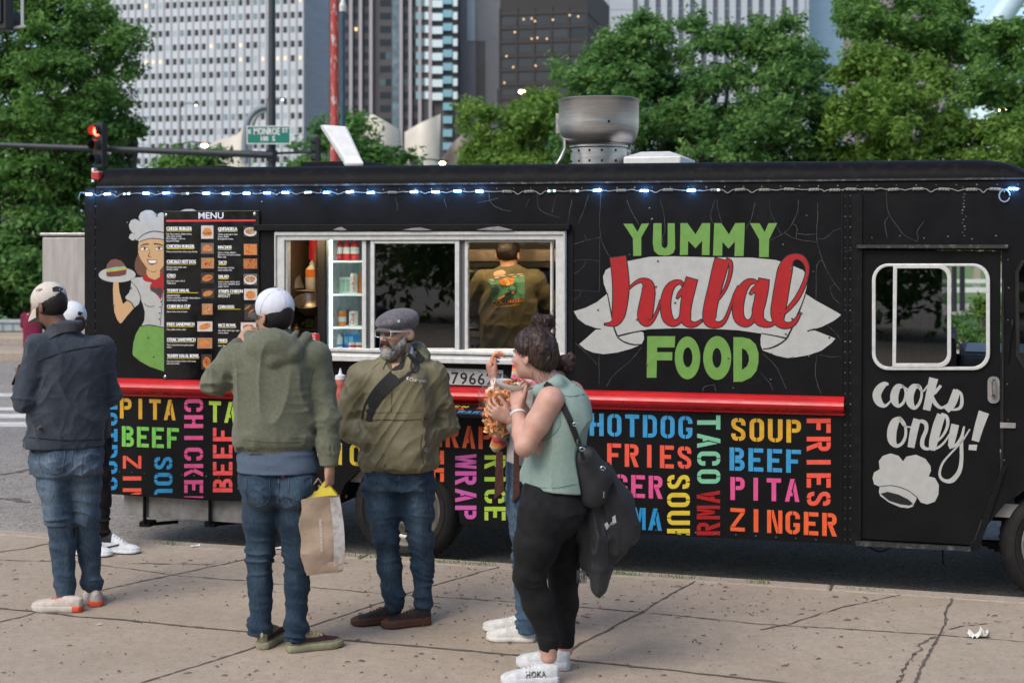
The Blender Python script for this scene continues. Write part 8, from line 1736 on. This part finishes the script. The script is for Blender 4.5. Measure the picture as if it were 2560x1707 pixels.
mb = MB(); w0 = wr[0] * .86 + el[0] * .14; d_ = unit(wr[0] - el[0]); a1 = unit(np.cross(d_, V(0,1,0))); a2 = np.cross(d_, a1); mb.tube([Vector(w0 + a1 * .031 * math.cos(t_) + a2 * .031 * math.sin(t_)) for t_ in [2 * math.pi * i / 20 for i in range(20)]],.008,6, closed=True); mb.build('wristband', mm('band_white', (.6,.6,.58), rough=.5), P.o, smooth=60)
# plate of food in her hand
pc = J(1286,968,.02); t = thing('food_plate', 'white paper plate of grilled food in the hand of the woman in teal', 'plate', Vector((P.X, P.Y, 0)) + Vector(pc)); t.rotation_euler = (R(6), R(9),0)
b = MB(); b.rev([(.001,-.002),(.06,-.002),(.085,.014),(.092,.022),(.094,.022),(.087,.010),(.062,-.006),(.001,-.006)],32); o = b.build('plate', M['white_plastic'], t, smooth=50); o.scale = (1.0,.8,1)
b = MB()
for i in range(70):
    a, r_ = rng.uniform(0,6.28),.062 * math.sqrt(rng.random()); x, y, z = r_ * math.cos(a) + .012, r_ * .75 * math.sin(a),.004 + .026 * (1 - (r_ / .07) ** 2) * rng.random(); L_, tq = rng.uniform(.012,.028), rng.uniform(0,3.1); dx, dy = L_ * math.cos(tq), L_ * math.sin(tq) * .7
    b.tube([(x - dx, y - dy, z),(x, y, z + .008),(x + dx, y + dy, z + .002)],[.004, rng.uniform(.006,.009),.004],6, mi=rng.choices((0,1,2,3), weights=(6,5,2,2))[0])
b.build('food', [mm('meat', (.16,.06,.028), rough=.4), mm('sauce_orange', (.42,.13,.03), rough=.35), mm('herb', (.10,.22,.05), rough=.5), mm('onion', (.62,.50,.45), rough=.4)], t, smooth=60)
# shoulder bag and the jacket hanging from it
q_ = lambda px, py, dy: Vector((P.X, P.Y, 0)) + Vector(J(px, py, dy))
bo_ = q_(1455,1180,-.10); t = thing('shoulder_bag', 'black shoulder bag hanging at the hip of the woman in teal', 'bag', bo_); tl = lambda px, py, dy: np.array(q_(px, py, dy) - bo_)
fb = Fld((-.16,-.14,-.22),(.18,.14,.20),.005); fb.chain([tl(1458,1150,-.10), tl(1480,1235,-.10)],[.062,.062],.02,(unit(V(.3,1,0)),.62)); fb.chain([tl(1474,1140,-.10), tl(1505,1190,-.10), tl(1492,1225,-.10)],[.035,.045,.04],.03,(unit(V(.3,1,0)),.8)); fb.wrinkle(folds(.006,(12,12,9),5)); fb.mesh('pouch', CL['nylon'], t, lambda x, y, z: mixc((.010,.011,.014),(.02,.021,.025), vnoise(x * 20, y * 20, z * 20)))
mb = MB(); P.ribbon(jk, [(1362,958,14),(1380,972,17),(1400,1000,17),(1422,1045,16),(1438,1085,15),(1448,1112,14)], mb, .006,.004); P0 = P.o; oS = mb.build('strap', mm('webbing', (.009,.009,.010)), t, smooth=40); oS.location = Vector((P.X, P.Y, 0)) - bo_
mb = MB()
pts_ = [tl(1446,1108,-.19), tl(1452,1125,-.19), tl(1458,1148,-.17)]; mb.tube([Vector(p) for p in pts_],[.010,.010,.010],6); mb.build('lower_strap', mm('webbing', (.009,.009,.010)), t)
mb = MB(); 
for px, py in ((1438,1060),(1455,1122),(1507,1170)): c_ = tl(px, py, -.20); mb.tube([Vector(c_ + V(.011 * math.cos(a),-.002,.008 * math.sin(a))) for a in [2 * math.pi * i / 12 for i in range(12)]],.0022,5, closed=True)
mb.tube([Vector(tl(1510,1228,-.17)), Vector(tl(1509,1244,-.17))],.003,5); mb.build('buckle', M['chrome'], t)
bo2 = q_(1500,1290,-.04); t = thing('jacket', 'black jacket hung over the bag strap behind the woman in teal', 'jacket', bo2); tl = lambda px, py, dy: np.array(q_(px, py, dy) - bo2)
fb = Fld((-.20,-.16,-.42),(.20,.20,.28),.0062); fb.chain([tl(1508,1190,-.02), tl(1535,1250,-.02), tl(1552,1320,-.02), tl(1545,1365,-.02)],[.05,.068,.066,.045],.03,(V(0,1,0),.7)); fb.chain([tl(1490,1230,.0), tl(1490,1320,.0), tl(1482,1400,.0), tl(1480,1420,.0)],[.07,.075,.06,.045],.03,(V(0,1,0),.75)); fb.chain([tl(1500,1350,-.03), tl(1497,1420,-.04), tl(1492,1468,-.04)],[.045,.04,.028],.02); fb.chain([tl(1530,1370,.0), tl(1512,1410,.02)],[.05,.018],.02)
fb.wrinkle(folds(.030,(13,13,4),9,2,.25)); fb.wrinkle(folds(.008,(30,30,14),2)); JJ = fb.mesh('cloth', CL['nylon'], t, lambda x, y, z: mixc((.009,.010,.012),(.028,.029,.033), vnoise(x * 7, y * 7, z * 7) - .1 + .9 * (z < -.26)))
fb.lo = fb.lo + np.array(bo2) - np.array([P.X, P.Y, 0]); mb = MB(); P.patch(fb, [(1511,1310),(1538,1286),(1541,1306),(1516,1324)], mb, .006); P.patch(fb, [(1518,1304),(1530,1292),(1531,1304),(1522,1312)], mb, .009,1); o2 = mb.build('label_patch', [mm('patch_grey', (.38,.39,.41)), TX['black']], t, fix=False); o2.location = Vector((P.X, P.Y, 0)) - bo2
mb = MB()
for i in range(14): x = -.10 + i * .006; c_ = tl(1443 + i * 1.6,1425,-.02); mb.tube([Vector(c_), Vector(c_ + V(rng.uniform(-.005,.005),0,-.03)), Vector(c_ + V(rng.uniform(-.008,.008),0,-.06))],[.003,.0028,.0015],4)
mb.build('fringe', mm('fringe', (.05,.07,.07)), t)
# ---------------- woman behind her, with scarf and shrimp
P = Person('woman in brown cardigan and bright scarf half hidden behind the woman in teal', 1345,7.26); J = P.J
fh = unit(V(-.96,.28,0)); up = V(0,0,1.); l = np.cross(up, fh); A = (fh, l, up); hc = J(1342,902)
hips = [J(1318,1240,-.07), J(1345,1240,.08)]; knees = [J(1318,1400,-.05), J(1335,1400,.08)]; ankles = [J(1318,1552,-.05), J(1332,1535,.10)]
sh = [J(1345,995,-.15), J(1345,995,.16)]; el = [J(1312,1090,-.22), J(1262,1060,.14)]; wr = [J(1275,1048,-.27), J(1238,952,.06)]; neck0 = J(1358,960)
fl, q = base_body(P, 'fair', hc, fh, sh, el, wr, J(1330,1290), hips, knees, ankles, tk(P, [(1290,1332,.12,.15),(1150,1335,.10,.135),(1040,1340,.105,.14),(990,1345,.10,.15),(965,1350,.07,.08)]), neck0, hs=.95, arm_r=(.044,.037,.034,.026))
hand(fl, wr[0],(-.75,-.15,.42),(-.3,-.8,-.1),(.3,-.1,.9), curl=(28,38,28), s=.95, spread=.3)
tp = hand(fl, wr[1],(-.38,-.02,.92),(-.92,-.35,-.3),(.9,-.25,.45), curl=(40,45,30), s=.98, spread=.25, thumb=(.35,.95,-.3), finger_curl=((32,44,26),(46,52,30),(52,58,34),(56,60,36)))
fl.mesh('body', CL['skin'], P.o, skin_c(SKIN['fair'], hc, fh)); eyes(P, q, fh, up, l)
g = Fld(hc - .18, hc + .2,.0045); g.ell(q(-.022,0,.022),(.100,.084,.094), A, .02); g.cut(q(.05,0,0), unit(A[0] - up * .4),.02); g.cut(q(0,0,-.08),-up, .02); g.wrinkle(strands(.006, hc)); g.mesh('hair', CL['hair'], P.o, hairc)
bc = J(1420,904,.02); g = Fld(bc - .1, bc + .1,.0042); g.chain([bc + V(-.05,0,.0), bc + V(-.02,0,.005)],[.03,.03],.02); g.ell(bc + V(.0,0,-.012),(.028,.03,.038), None, .01)
for i in range(12): a = i * 2.4; g.ell(bc + V(.026 * math.cos(a),.02 * math.sin(a),-.01 + .034 * math.sin(a * .7)),(.013,.013,.013), None, .006)
g.chain([bc + V(-.01,0,.028), bc + V(.015,0,.038), bc + V(.03,0,.022), bc + V(.026,0,.004)],[.009,.010,.010,.008],.004); g.wrinkle(strands(.005, bc)); g.mesh('hair_bun', CL['hair'], P.o, hairc)
jk = Fld((-.30,-.30, zpx(P, 1300)),(.28,.32, zpx(P, 940)),.0062); jk.loft(tk(P, [(1175,1325,.125,.155),(1120,1330,.125,.155),(1040,1338,.13,.16),(990,1345,.12,.165),(968,1350,.085,.10)]),.03); jk.wrinkle(folds(.006,(12,12,5),3)); jk.cut((0,0, zpx(P, 1153)),(0,0,-1),.004); jk.mesh('shirt', CL['plain'], P.o, flatc((.56,.53,.53)))
cg = Fld((-.30,-.32, zpx(P, 1310)),(.30,.36, zpx(P, 940)),.0062); cg.loft(tk(P, [(1300,1352,.12,.19),(1200,1352,.125,.19),(1100,1356,.13,.18),(1000,1360,.12,.175),(968,1360,.09,.11)]),.03)
cg.cut(J(1322,1100),(-1,0,0),.006)
for s_, e_, w_ in zip(sh, el, wr): cg.chain([s_, (s_ + e_) / 2, e_, w_ * .65 + e_ * .35],[.066,.058,.052,.046],.03)
cg.wrinkle(folds(.008,(12,12,5),6)); cg.mesh('cardigan', CL['knit'], P.o, lambda x, y, z: mixc((.16,.145,.125),(.24,.22,.195), vnoise(x * 40, y * 40, z * 40)))
mb = MB(); 
for (px, py0, py1, w0, dy) in ((1247,1130,1248,16,-.16),(1290,1110,1256,12,-.19)): a_, b_ = J(px, py0, dy), J(px - 2, py1, dy); w_ = w0 / F * P.Y; mb.add([a_ - V(w_ * .4,0,0), a_ + V(w_ * .6,0,0), b_ + V(w_ * .9,0,.04), b_ - V(w_ * .6,0,0), a_ + V(-w_ * .4,.02,0), a_ + V(w_ * .6,.02,0), b_ + V(w_ * .9,.02,.04), b_ + V(-w_ * .6,.02,0)],[(0,1,2,3),(4,7,6,5),(0,4,5,1),(1,5,6,2),(2,6,7,3),(3,7,4,0)])
mb.build('cardigan_front', mm('brown_knit', (.055,.018,.014), rough=.95, c2=(.085,.03,.022), ns=60), P.o)
scf = Fld((-.3,-.3, zpx(P, 1140)),(.25,.25, zpx(P, 900)),.0055); scf.chain([J(1300,935,-.05), J(1335,962,-.10), J(1385,955,-.05), J(1395,945,.08)],[.035,.04,.04,.035],.02); scf.chain([J(1302,940,-.02), J(1280,990,-.04), J(1266,1060,-.05), J(1250,1098,-.06), J(1238,1116,-.06)],[.03,.032,.035,.034,.024],.02); scf.chain([J(1296,918,-.03), J(1288,950,-.06)],[.026,.02],.01); scf.wrinkle(folds(.010,(28,28,28),2))
pal = np.array([(.62,.20,.03),(.50,.03,.05),(.10,.28,.20),(.02,.03,.10),(.60,.10,.22),(.42,.40,.25)], np.float32)
scf.mesh('scarf', CL['knit'], P.o, lambda x, y, z: pal[(np.floor((x * .6 + y * .4 + z) * 42 + 2 * vnoise(x * 12, y * 12, z * 12)).astype(int)) % 6])
jeans(P, hips, knees, ankles, [.105,.088,.068,.062,.052], tk(P, [(1150,1328,.13,.155),(1190,1330,.135,.16),(1240,1332,.13,.155)]),[],[(J(1312,1300),(.05,.2))], dark=(.03,.06,.10), light=(.11,.18,.26), seed=21)
for hx, hy, a_ in ((*J(1338,1575,-.06)[:2],174),(*J(1330,1560,.10)[:2],170)): 
    e, _, lb = shoe(P, hx, hy, a_, lambda x, y, z: mixc((.60,.59,.56),(.52,.51,.49), vnoise(x * 50, y * 50, z * 50)),(.56,.54,.51), L=.25 if hy < 0 else .26, Wd=.09, sole=.026, collar=.085, toe=.055); lb.build('laces', TX['white'], e)
# shrimp between her fingers and thumb
base = J(1245,900,.03); t = thing('shrimp', 'orange shrimp pinched in the raised hand beside the window sill', 'shrimp', Vector((P.X, P.Y, 0)) + Vector(base)); c_ = [J(1234,908,.02), J(1232,893,.02), J(1238,884,.02), J(1248,881,.02), J(1258,886,.02), J(1257,893,.02)]
b = MB(); b.tube([Vector(p - base) for p in c_],[.006,.009,.011,.010,.008,.004],10); b.build('meat', mm('shrimp', (.65,.14,.035), rough=.3, c2=(.75,.38,.18), ns=60), t, smooth=60); b = MB(); a_ = c_[-1] - base; b.add([a_, a_ + V(.012,.002,.006), a_ + V(.014,0,-.006)],[(0,1,2)]); b.build('tail', mm('shrimp_tail', (.7,.22,.06)), t, fix=False)
# bag of crackers in her other hand
bo3 = Vector((P.X, P.Y, 0)) + Vector(J(1243,1085,-.17)); t = thing('cracker_bag', 'clear plastic bag full of orange crackers between the two women', 'bag', bo3); tl = lambda px, py, dy: np.array(Vector((P.X, P.Y, 0)) + Vector(J(px, py, dy)) - bo3)
fb = Fld((-.13,-.12,-.05),(.14,.12,.34),.005); fb.chain([tl(1246,1068,-.17), tl(1244,1030,-.17), tl(1240,992,-.17), tl(1246,966,-.17)],[.062,.076,.078,.062],.03,(V(0,1,0),.75)); fb.wrinkle(folds(.010,(16,16,16),3)); fb.wrinkle(folds(.004,(45,45,45),8)); fb.mesh('plastic', glass('plastic_film', (.98,.97,.96),.07,.15), t)
b = MB()
for i in range(330):
    z = rng.uniform(-.0,1); py = 1086 - 112 * z; R_ = .066 * (1 - .25 * abs(z - .5)); a, r_ = rng.uniform(0,6.28), R_ * rng.random() ** .3; p = tl(1243, py, -.17) + V(r_ * math.cos(a),.7 * r_ * math.sin(a),0); d1, d2 = unit(V(*[rng.gauss(0,1) for _ in range(3)])), unit(V(*[rng.gauss(0,1) for _ in range(3)])); s_ = rng.uniform(.012,.021); n_ = unit(np.cross(d1, d2)) * .006
    b.add([p - d1 * s_, p + d2 * s_ * .7 + n_, p + d1 * s_, p - d2 * s_ * .7 + n_, p + n_ * -1.5],[(0,1,4),(1,2,4),(2,3,4),(3,0,4),(0,3,2,1)], rng.choice((0,0,1)))
b.build('crackers', [mm('cracker', (.80,.34,.11), rough=.6), mm('cracker_pale', (.85,.50,.24), rough=.6)], t)
# ---------------- cook inside the truck
c0 = TW(1270,700,1.0); P = Person('cook in olive printed sweatshirt seen from behind through the serving window', 1270, c0.y, zf + ROADZ); J = P.J
fh = unit(V(.30,.95,0)); up = V(0,0,1.); A = (fh, np.cross(up, fh), up); hc = J(1271,636,.02); sh = [J(1213,705), J(1335,705)]; el = [J(1178,760,.06), J(1376,765,.08)]; wr = [J(1200,800,.26), J(1350,810,.3)]; zz0 = .06
hips = [J(1240,960), J(1310,960)]; hips = [V(-.10,0,.80), V(.10,0,.80)]; knees = [V(-.10,0,.44), V(.10,0,.44)]; ankles = [V(-.10,0,.10), V(.10,0,.10)]
fl, q = base_body(P, 'olive', hc, fh, sh, el, wr, V(0,0,.74), hips, knees, ankles, [(.80,0,0,.15,.11),(1.0,0,0,.15,.11),(zpx(P, 740),0,0,.15,.11),(zpx(P, 690), xpx(P, 1272),0,.14,.10),(zpx(P, 672), xpx(P, 1272),0,.08,.07)], J(1272,682), h=.006)
hand(fl, wr[0],(.5,.6,.0),(-.2,.1,.9),(-.5,.5,.3)); hand(fl, wr[1],(-.4,.7,.0),(.2,.1,.9),(.5,.5,.3)); fl.mesh('body', CL['skin'], P.o, skin_c(SKIN['olive']))
g = Fld(hc - .17, hc + .18,.005); g.ell(q(-.012,0,.030),(.104,.085,.095), A, .01); g.cut(q(.05,0,0), A[0],.01); g.cut(q(0,0,-.055),-up, .02); g.wrinkle(lambda x, y, z: -.006 * (vnoise(x * 110, y * 110, z * 110) - .5)); g.mesh('hair', CL['hair'], P.o, flatc((.018,.012,.010)))
jk = Fld((-.40,-.32,.72),(.42,.45, zpx(P, 650)),.0062); jk.loft([(.74,0,0,.20,.15),(.95,0,0,.205,.16),(zpx(P, 800), xpx(P, 1270),0,.205,.155),(zpx(P, 740), xpx(P, 1272),0,.20,.145),(zpx(P, 705), xpx(P, 1273),0,.18,.125),(zpx(P, 685), xpx(P, 1273),0,.12,.09),(zpx(P, 666), xpx(P, 1272),0,.068,.07)],.03)
for s_, e_, w_ in zip(sh, el, wr): jk.cone(J(1272,690), s_, .06,.074,.05); jk.chain([s_, (s_ + e_) / 2, e_, w_],[.084,.076,.068,.05],.03)
jk.wrinkle(folds(.014,(9,9,5),2,2,-.7)); jk.wrinkle(folds(.005,(20,20,12),5)); jk.cut((0,0,.76),(0,0,-1),.006); JK = jk.mesh('sweatshirt', CL['fleece'], P.o, lambda x, y, z: mixc((.105,.09,.045),(.135,.115,.06), vnoise(x * 7, y * 7, z * 7)))
G_ = [mm('print_white', (.6,.6,.56)), mm('print_green', (.03,.20,.11), c2=(.10,.26,.12), ns=60), mm('print_orange', (.62,.20,.03)), mm('print_dark', (.05,.035,.03), c2=(.03,.10,.08), ns=50), mm('print_yellow', (.65,.45,.10))]
mb = MB(); k5 = lambda x, y: (1140 + x / 4.613,560 + y / 4.613)
def pg(pts, mi, off): 
    Q_ = [k5(*p) for p in pts]; n_ = 8; x0, x1 = min(p[0] for p in Q_), max(p[0] for p in Q_); cols = []
    for i in range(n_ + 1):
        x = x0 + .01 + (x1 - x0 - .02) * i / n_; ys = sorted(a[1] + (b_[1] - a[1]) * (x - a[0]) / (b_[0] - a[0]) for a, b_ in zip(Q_, Q_[1:] + Q_[:1]) if (a[0] - x) * (b_[0] - x) < 0)
        if len(ys) >= 2: cols.append((x, ys[0], ys[-1]))
    vs = [P.hit(jk, x, a + (c - a) * j / 4, off) for x, a, c in cols for j in range(5)]
    if any(v is None for v in vs): return
    mb.add(vs, [(i * 5 + j, i * 5 + 5 + j, i * 5 + 6 + j, i * 5 + 1 + j) for i in range(len(cols) - 1) for j in range(4)], mi)
pg([(370,660),(500,640),(680,610),(792,600),(792,862),(600,870),(420,910),(395,780)],1,.008); pg([(400,700),(480,690),(510,780),(420,860),(400,800)],3,.012); pg([(500,640),(575,620),(680,630),(670,690),(560,710),(500,690)],2,.012); pg([(560,640),(600,632),(625,700),(580,715)],4,.016); pg([(470,880),(560,800),(680,760),(690,800),(560,850)],3,.013); pg([(480,860),(560,815),(568,830),(490,880)],2,.017); pg([(640,790),(668,780),(672,800),(645,806)],2,.017); pg([(560,880),(700,740),(720,750),(620,870)],3,.015); pg([(740,820),(755,805),(770,822),(755,840)],3,.018)
for x_, y_, w_ in ((375,640,70),(430,618,80),(500,600,90),(540,622,80),(590,586,90),(640,606,70),(680,578,100),(720,596,70),(400,652,50)): pg([(x_, y_ + 6),(x_ + w_ * .5, y_ - 6),(x_ + w_, y_ - 6),(x_ + w_ * .6, y_ + 6)],0,.014)
mb.build('back_print', G_, JK, fix=False); mb = MB(); P.text(jk, 'COLUMBIA', mb, *k5(412,895), *k5(785,940),-.12,.010); mb.build('back_lettering', G_[2], JK, fix=False); mb = MB(); P.text(jk, 'SPORTSWEAR COMPANY', mb, *k5(455,950), *k5(742,968),-.12,.010); mb.build('small_lettering', G_[4], JK, fix=False)
pf = Fld((-.25,-.2,.0),(.25,.2,.9),.008); [pf.chain([a, b_, c],[.105,.08,.065],.03) for a, b_, c in zip(hips, knees, ankles)]; pf.mesh('trousers', CL['denim'], P.o, flatc((.012,.013,.016)))
for sx in (-.1,.1): e, _, lb = shoe(P, sx, -.06,90,(.02,.02,.02),(.03,.03,.03), z=.0); lb.build('laces', TX['black'], e)
# ---------------- person in black behind the man in charcoal
P = Person('person in white cap, black trousers and white sneakers behind the man in charcoal', 205,9.30); J = P.J; fh = unit(V(-.75,.65,0)); A = (fh, np.cross(up, fh), up); hc = J(178,803)
hips = [J(185,1085,-.05), J(232,1085,.05)]; knees = [J(185,1180,-.05), J(248,1190)]; ankles = [J(186,1318,-.05), J(256,1315)]; sh = [J(150,885,-.1), J(215,880,.08)]; el = [J(150,965,-.12), J(225,965,.12)]; wr = [J(165,1040,-.10), J(230,1040,.12)]
fl, q = base_body(P, 'tan', hc, fh, sh, el, wr, J(205,1120), hips, knees, ankles, tk(P, [(1110,205,.14,.10),(1000,200,.14,.10),(900,190,.14,.10),(868,188,.08,.07)]), J(188,860), h=.006)
hand(fl, wr[0],(0,.1,-1),(-.8,-.3,0),(.3,.9,0)); hand(fl, wr[1],(0,.1,-1),(.8,-.3,0),(-.3,.9,0)); fl.mesh('body', CL['skin'], P.o, skin_c(SKIN['tan']))
g = Fld(hc - .17, hc + .18,.006); g.ell(q(-.012,0,.0),(.100,.083,.095), A, .01); g.cut(q(.02,0,0), A[0],.01); g.cut(q(0,0,-.07),-up, .02); g.mesh('hair', CL['hair'], P.o, flatc((.03,.02,.015)))
o, ob = ballcap(P, q, A, flatc((.60,.62,.66)), mm('cap_white', (.6,.62,.66), rough=.9)); mb = MB(); P.ribbon(o, [(195,782,8),(206,786,9)], mb, .004); mb.build('cap_strap', TX['black'], ob)
jk = Fld((-.34,-.3, zpx(P, 1105)),(.3,.3, zpx(P, 850)),.008); jk.loft(tk(P, [(1100,205,.18,.13),(1000,200,.185,.14),(920,192,.18,.13),(885,190,.14,.10),(862,188,.07,.07)]),.03); [jk.chain([a, b_, c],[.08,.068,.05],.03) for a, b_, c in zip(sh, el, wr)]; jk.wrinkle(folds(.008,(10,10,5),3)); jk.cut((0,0, zpx(P, 1095)),(0,0,-1),.006); jk.mesh('sweater', CL['fleece'], P.o, flatc((.015,.015,.017)))
jeans(P, hips, knees, ankles, [.10,.085,.066,.058,.046], tk(P, [(1080,207,.15,.12),(1110,207,.165,.13),(1130,207,.165,.12)]),[],[], name='trousers', colf=flatc((.010,.009,.010)), seed=31)
def jd(x, y, z): return mixc((.60,.62,.64),(.012,.012,.014),(((z > .072) & (x > .02) & (x < .10)) | ((np.abs(z - .045 - (x - .10) * .25) < .007) & (x > .07) & (x < .16))).astype(float))
for hx, hy, a_ in ((*J(246,1356,-.0)[:2],352),(*J(182,1362,-.06)[:2],345)): e, _, lb = shoe(P, hx, hy, a_, jd, lambda x, y, z: mixc((.6,.6,.62),(.03,.03,.03),(z < .008).astype(float)), L=.285, sole=.024, collar=.125, toe=.055); lb.build('laces', TX['white'], e)
# ---------------- person in maroon on the far kerb
P = Person('person in maroon shirt across the street before the low pale wall', 84,27.4,.02); J = P.J; fh = unit(V(.3,.95,0)); A = (fh, np.cross(up, fh), up); hc = V(.02,0,.80 + .11); k_ = .0
hips = [V(-.10,0,.10), V(.10,0,.10)]; knees = [V(-.12,.42,.28), V(.14,.42,.28)]; ankles = [V(-.12,.60,.02), V(.14,.60,.02)]; sh = [V(-.17,0,.62), V(.19,0,.62)]; el = [V(-.24,.1,.36), V(.26,.1,.36)]; wr = [V(-.12,.34,.34), V(.14,.34,.34)]
fl, q = base_body(P, 'fair', hc, fh, sh, el, wr, V(0,.05,.06), hips, knees, ankles, [(.05,0,0,.16,.12),(.3,0,0,.14,.10),(.55,0,0,.15,.10),(.68,.01,0,.08,.07)], V(.01,0,.70), h=.009); hand(fl, wr[0],(.3,.9,0),(0,0,1),(.9,0,0)); hand(fl, wr[1],(-.3,.9,0),(0,0,1),(-.9,0,0)); fl.mesh('body', CL['skin'], P.o, skin_c(SKIN['fair']))
g = Fld(hc - .17, hc + .18,.008); g.ell(q(-.012,0,.02),(.102,.084,.10), A, .01); g.cut(q(.03,0,0), A[0],.01); g.mesh('hair', CL['hair'], P.o, flatc((.035,.022,.016)))
jk = Fld((-.36,-.25,-.02),(.36,.4,.78),.009); jk.loft([(.03,0,0,.19,.15),(.3,0,0,.185,.14),(.55,0,0,.185,.13),(.64,0,0,.13,.10),(.70,.01,0,.07,.07)],.03); [jk.chain([a, a * .35 + b_ * .65],[.075,.062],.03) for a, b_ in zip(sh, el)]; jk.wrinkle(folds(.008,(8,8,5),3)); jk.mesh('shirt', CL['plain'], P.o, flatc((.16,.018,.045)))
pf = Fld((-.3,-.15,-.02),(.3,.75,.42),.009); [pf.chain([a, b_, c],[.095,.075,.06],.03) for a, b_, c in zip(hips, knees, ankles)]; pf.mesh('trousers', CL['denim'], P.o, flatc((.03,.04,.06)))
for sx in (-.12,.14): e, _, lb = shoe(P, sx, .56,90,(.4,.4,.4),(.5,.5,.5)); lb.build('laces', TX['white'], e)
# ------------------------------------------------------------------ litter on the ground
b = MB()
def bit(x, y, s, z=.004):
    a = rng.gauss(0,.5) + .1; L_, w_ = s * rng.uniform(.6,1.6), s * rng.uniform(.18,.4); c, sn = math.cos(a), math.sin(a); h_ = rng.uniform(.002,.008); k = rng.choices((0,1,2), weights=(7,3,1))[0]
    b.add([(x - c * L_ - sn * w_, y - sn * L_ + c * w_, z),(x + c * L_ - sn * w_, y + sn * L_ + c * w_, z + h_ * .4),(x + c * L_ + sn * w_, y + sn * L_ - c * w_, z),(x - c * L_ + sn * w_, y - sn * L_ - c * w_, z + h_ * .3),(x, y, z + h_)],[(0,1,4),(1,2,4),(2,3,4),(3,0,4)], k)
n_ = 0
while n_ < 800:
    py = 1400 + 300 * rng.random() ** 1.5; px = rng.uniform(-60,2620); x, y, _ = ground(px, py)
    if (Vector((x, y, 0)) - K0).dot(KN) > -.2: continue
    if rng.random() > .35 + .65 * (900 < px < 2100) * (py < 1560): continue
    bit(x, y, rng.choice((.008,.010,.013,.018,.026)) * .5); n_ += 1
o = b.build('leaf_litter', [mm('leaf_brown', (.11,.06,.038), rough=.9), mm('leaf_rust', (.16,.07,.035), rough=.9), mm('leaf_pale', (.34,.26,.15), rough=.9)], None, fix=False); tag(o, kind='stuff')
b = MB(); n_ = 0
for cpx, wdx, cnt in ((430,18,70),(860,60,120),(940,50,90),(1110,40,130),(1200,20,60),(1512,30,110),(1560,22,80),(1690,45,120),(1900,16,60),(1330,40,50),(2150,40,40)):
    for _ in range(cnt):
        px = cpx + rng.gauss(0, wdx); py = 1322.5 + (1491 - 1322.5) * px / 2560 + rng.uniform(6,13); x, y, _z = ground(px, py); h_ = rng.uniform(.008,.032); a = rng.uniform(0,6.28); w_ = .0025; dx, dy = math.cos(a), math.sin(a)
        b.add([(x - dx * w_, y - dy * w_, 0),(x + dx * w_, y + dy * w_, 0),(x + dx * h_ * .4 * rng.uniform(-1,1), y + dy * h_ * .4, h_)],[(0,1,2)])
o = b.build('grass_tufts', mm('tuft_green', (.10,.19,.035), rough=.8), None, fix=False); tag(o, kind='stuff')
def scrap(label, px, py, s, m, tall=.5, cat='litter'):
    g_ = ground(px, py); t = thing('paper_scrap', label, cat, g_); b = MB(); n = 7; vs = [(s * (i / n - .5) * 2 + rng.uniform(-.1,.1) * s, s * .7 * (j / n - .5) * 2 + rng.uniform(-.1,.1) * s, .004 + max(0, rng.gauss(.25,.22)) * s * tall * (1 + (i > 3))) for i in range(n + 1) for j in range(n + 1)]
    b.add(vs, [(i * (n + 1) + j, (i + 1) * (n + 1) + j, (i + 1) * (n + 1) + j + 1, i * (n + 1) + j + 1) for i in range(n) for j in range(n)]); b.build('sheet', m, t, smooth=30, fix=False)
wp = mm('napkin', (.66,.66,.62), rough=.8)
scrap('crumpled white napkin on the pavement far from the people', 2448,1592,.05, wp, .8); scrap('small white scrap beside the foot of the man in green', 690,1372,.035, wp, .2); scrap('flat white scrap near the kerb behind the man in charcoal', 488,1366,.03, wp, .25); scrap('small white scrap on the pavement below the broad joint near the man in charcoal', 248,1562,.012, wp, .4); scrap('yellow leaf on the pavement near the kerb below the stencilled ZIN', 392,1353,.016, mm('yellow_leaf', (.5,.38,.08)),.3)
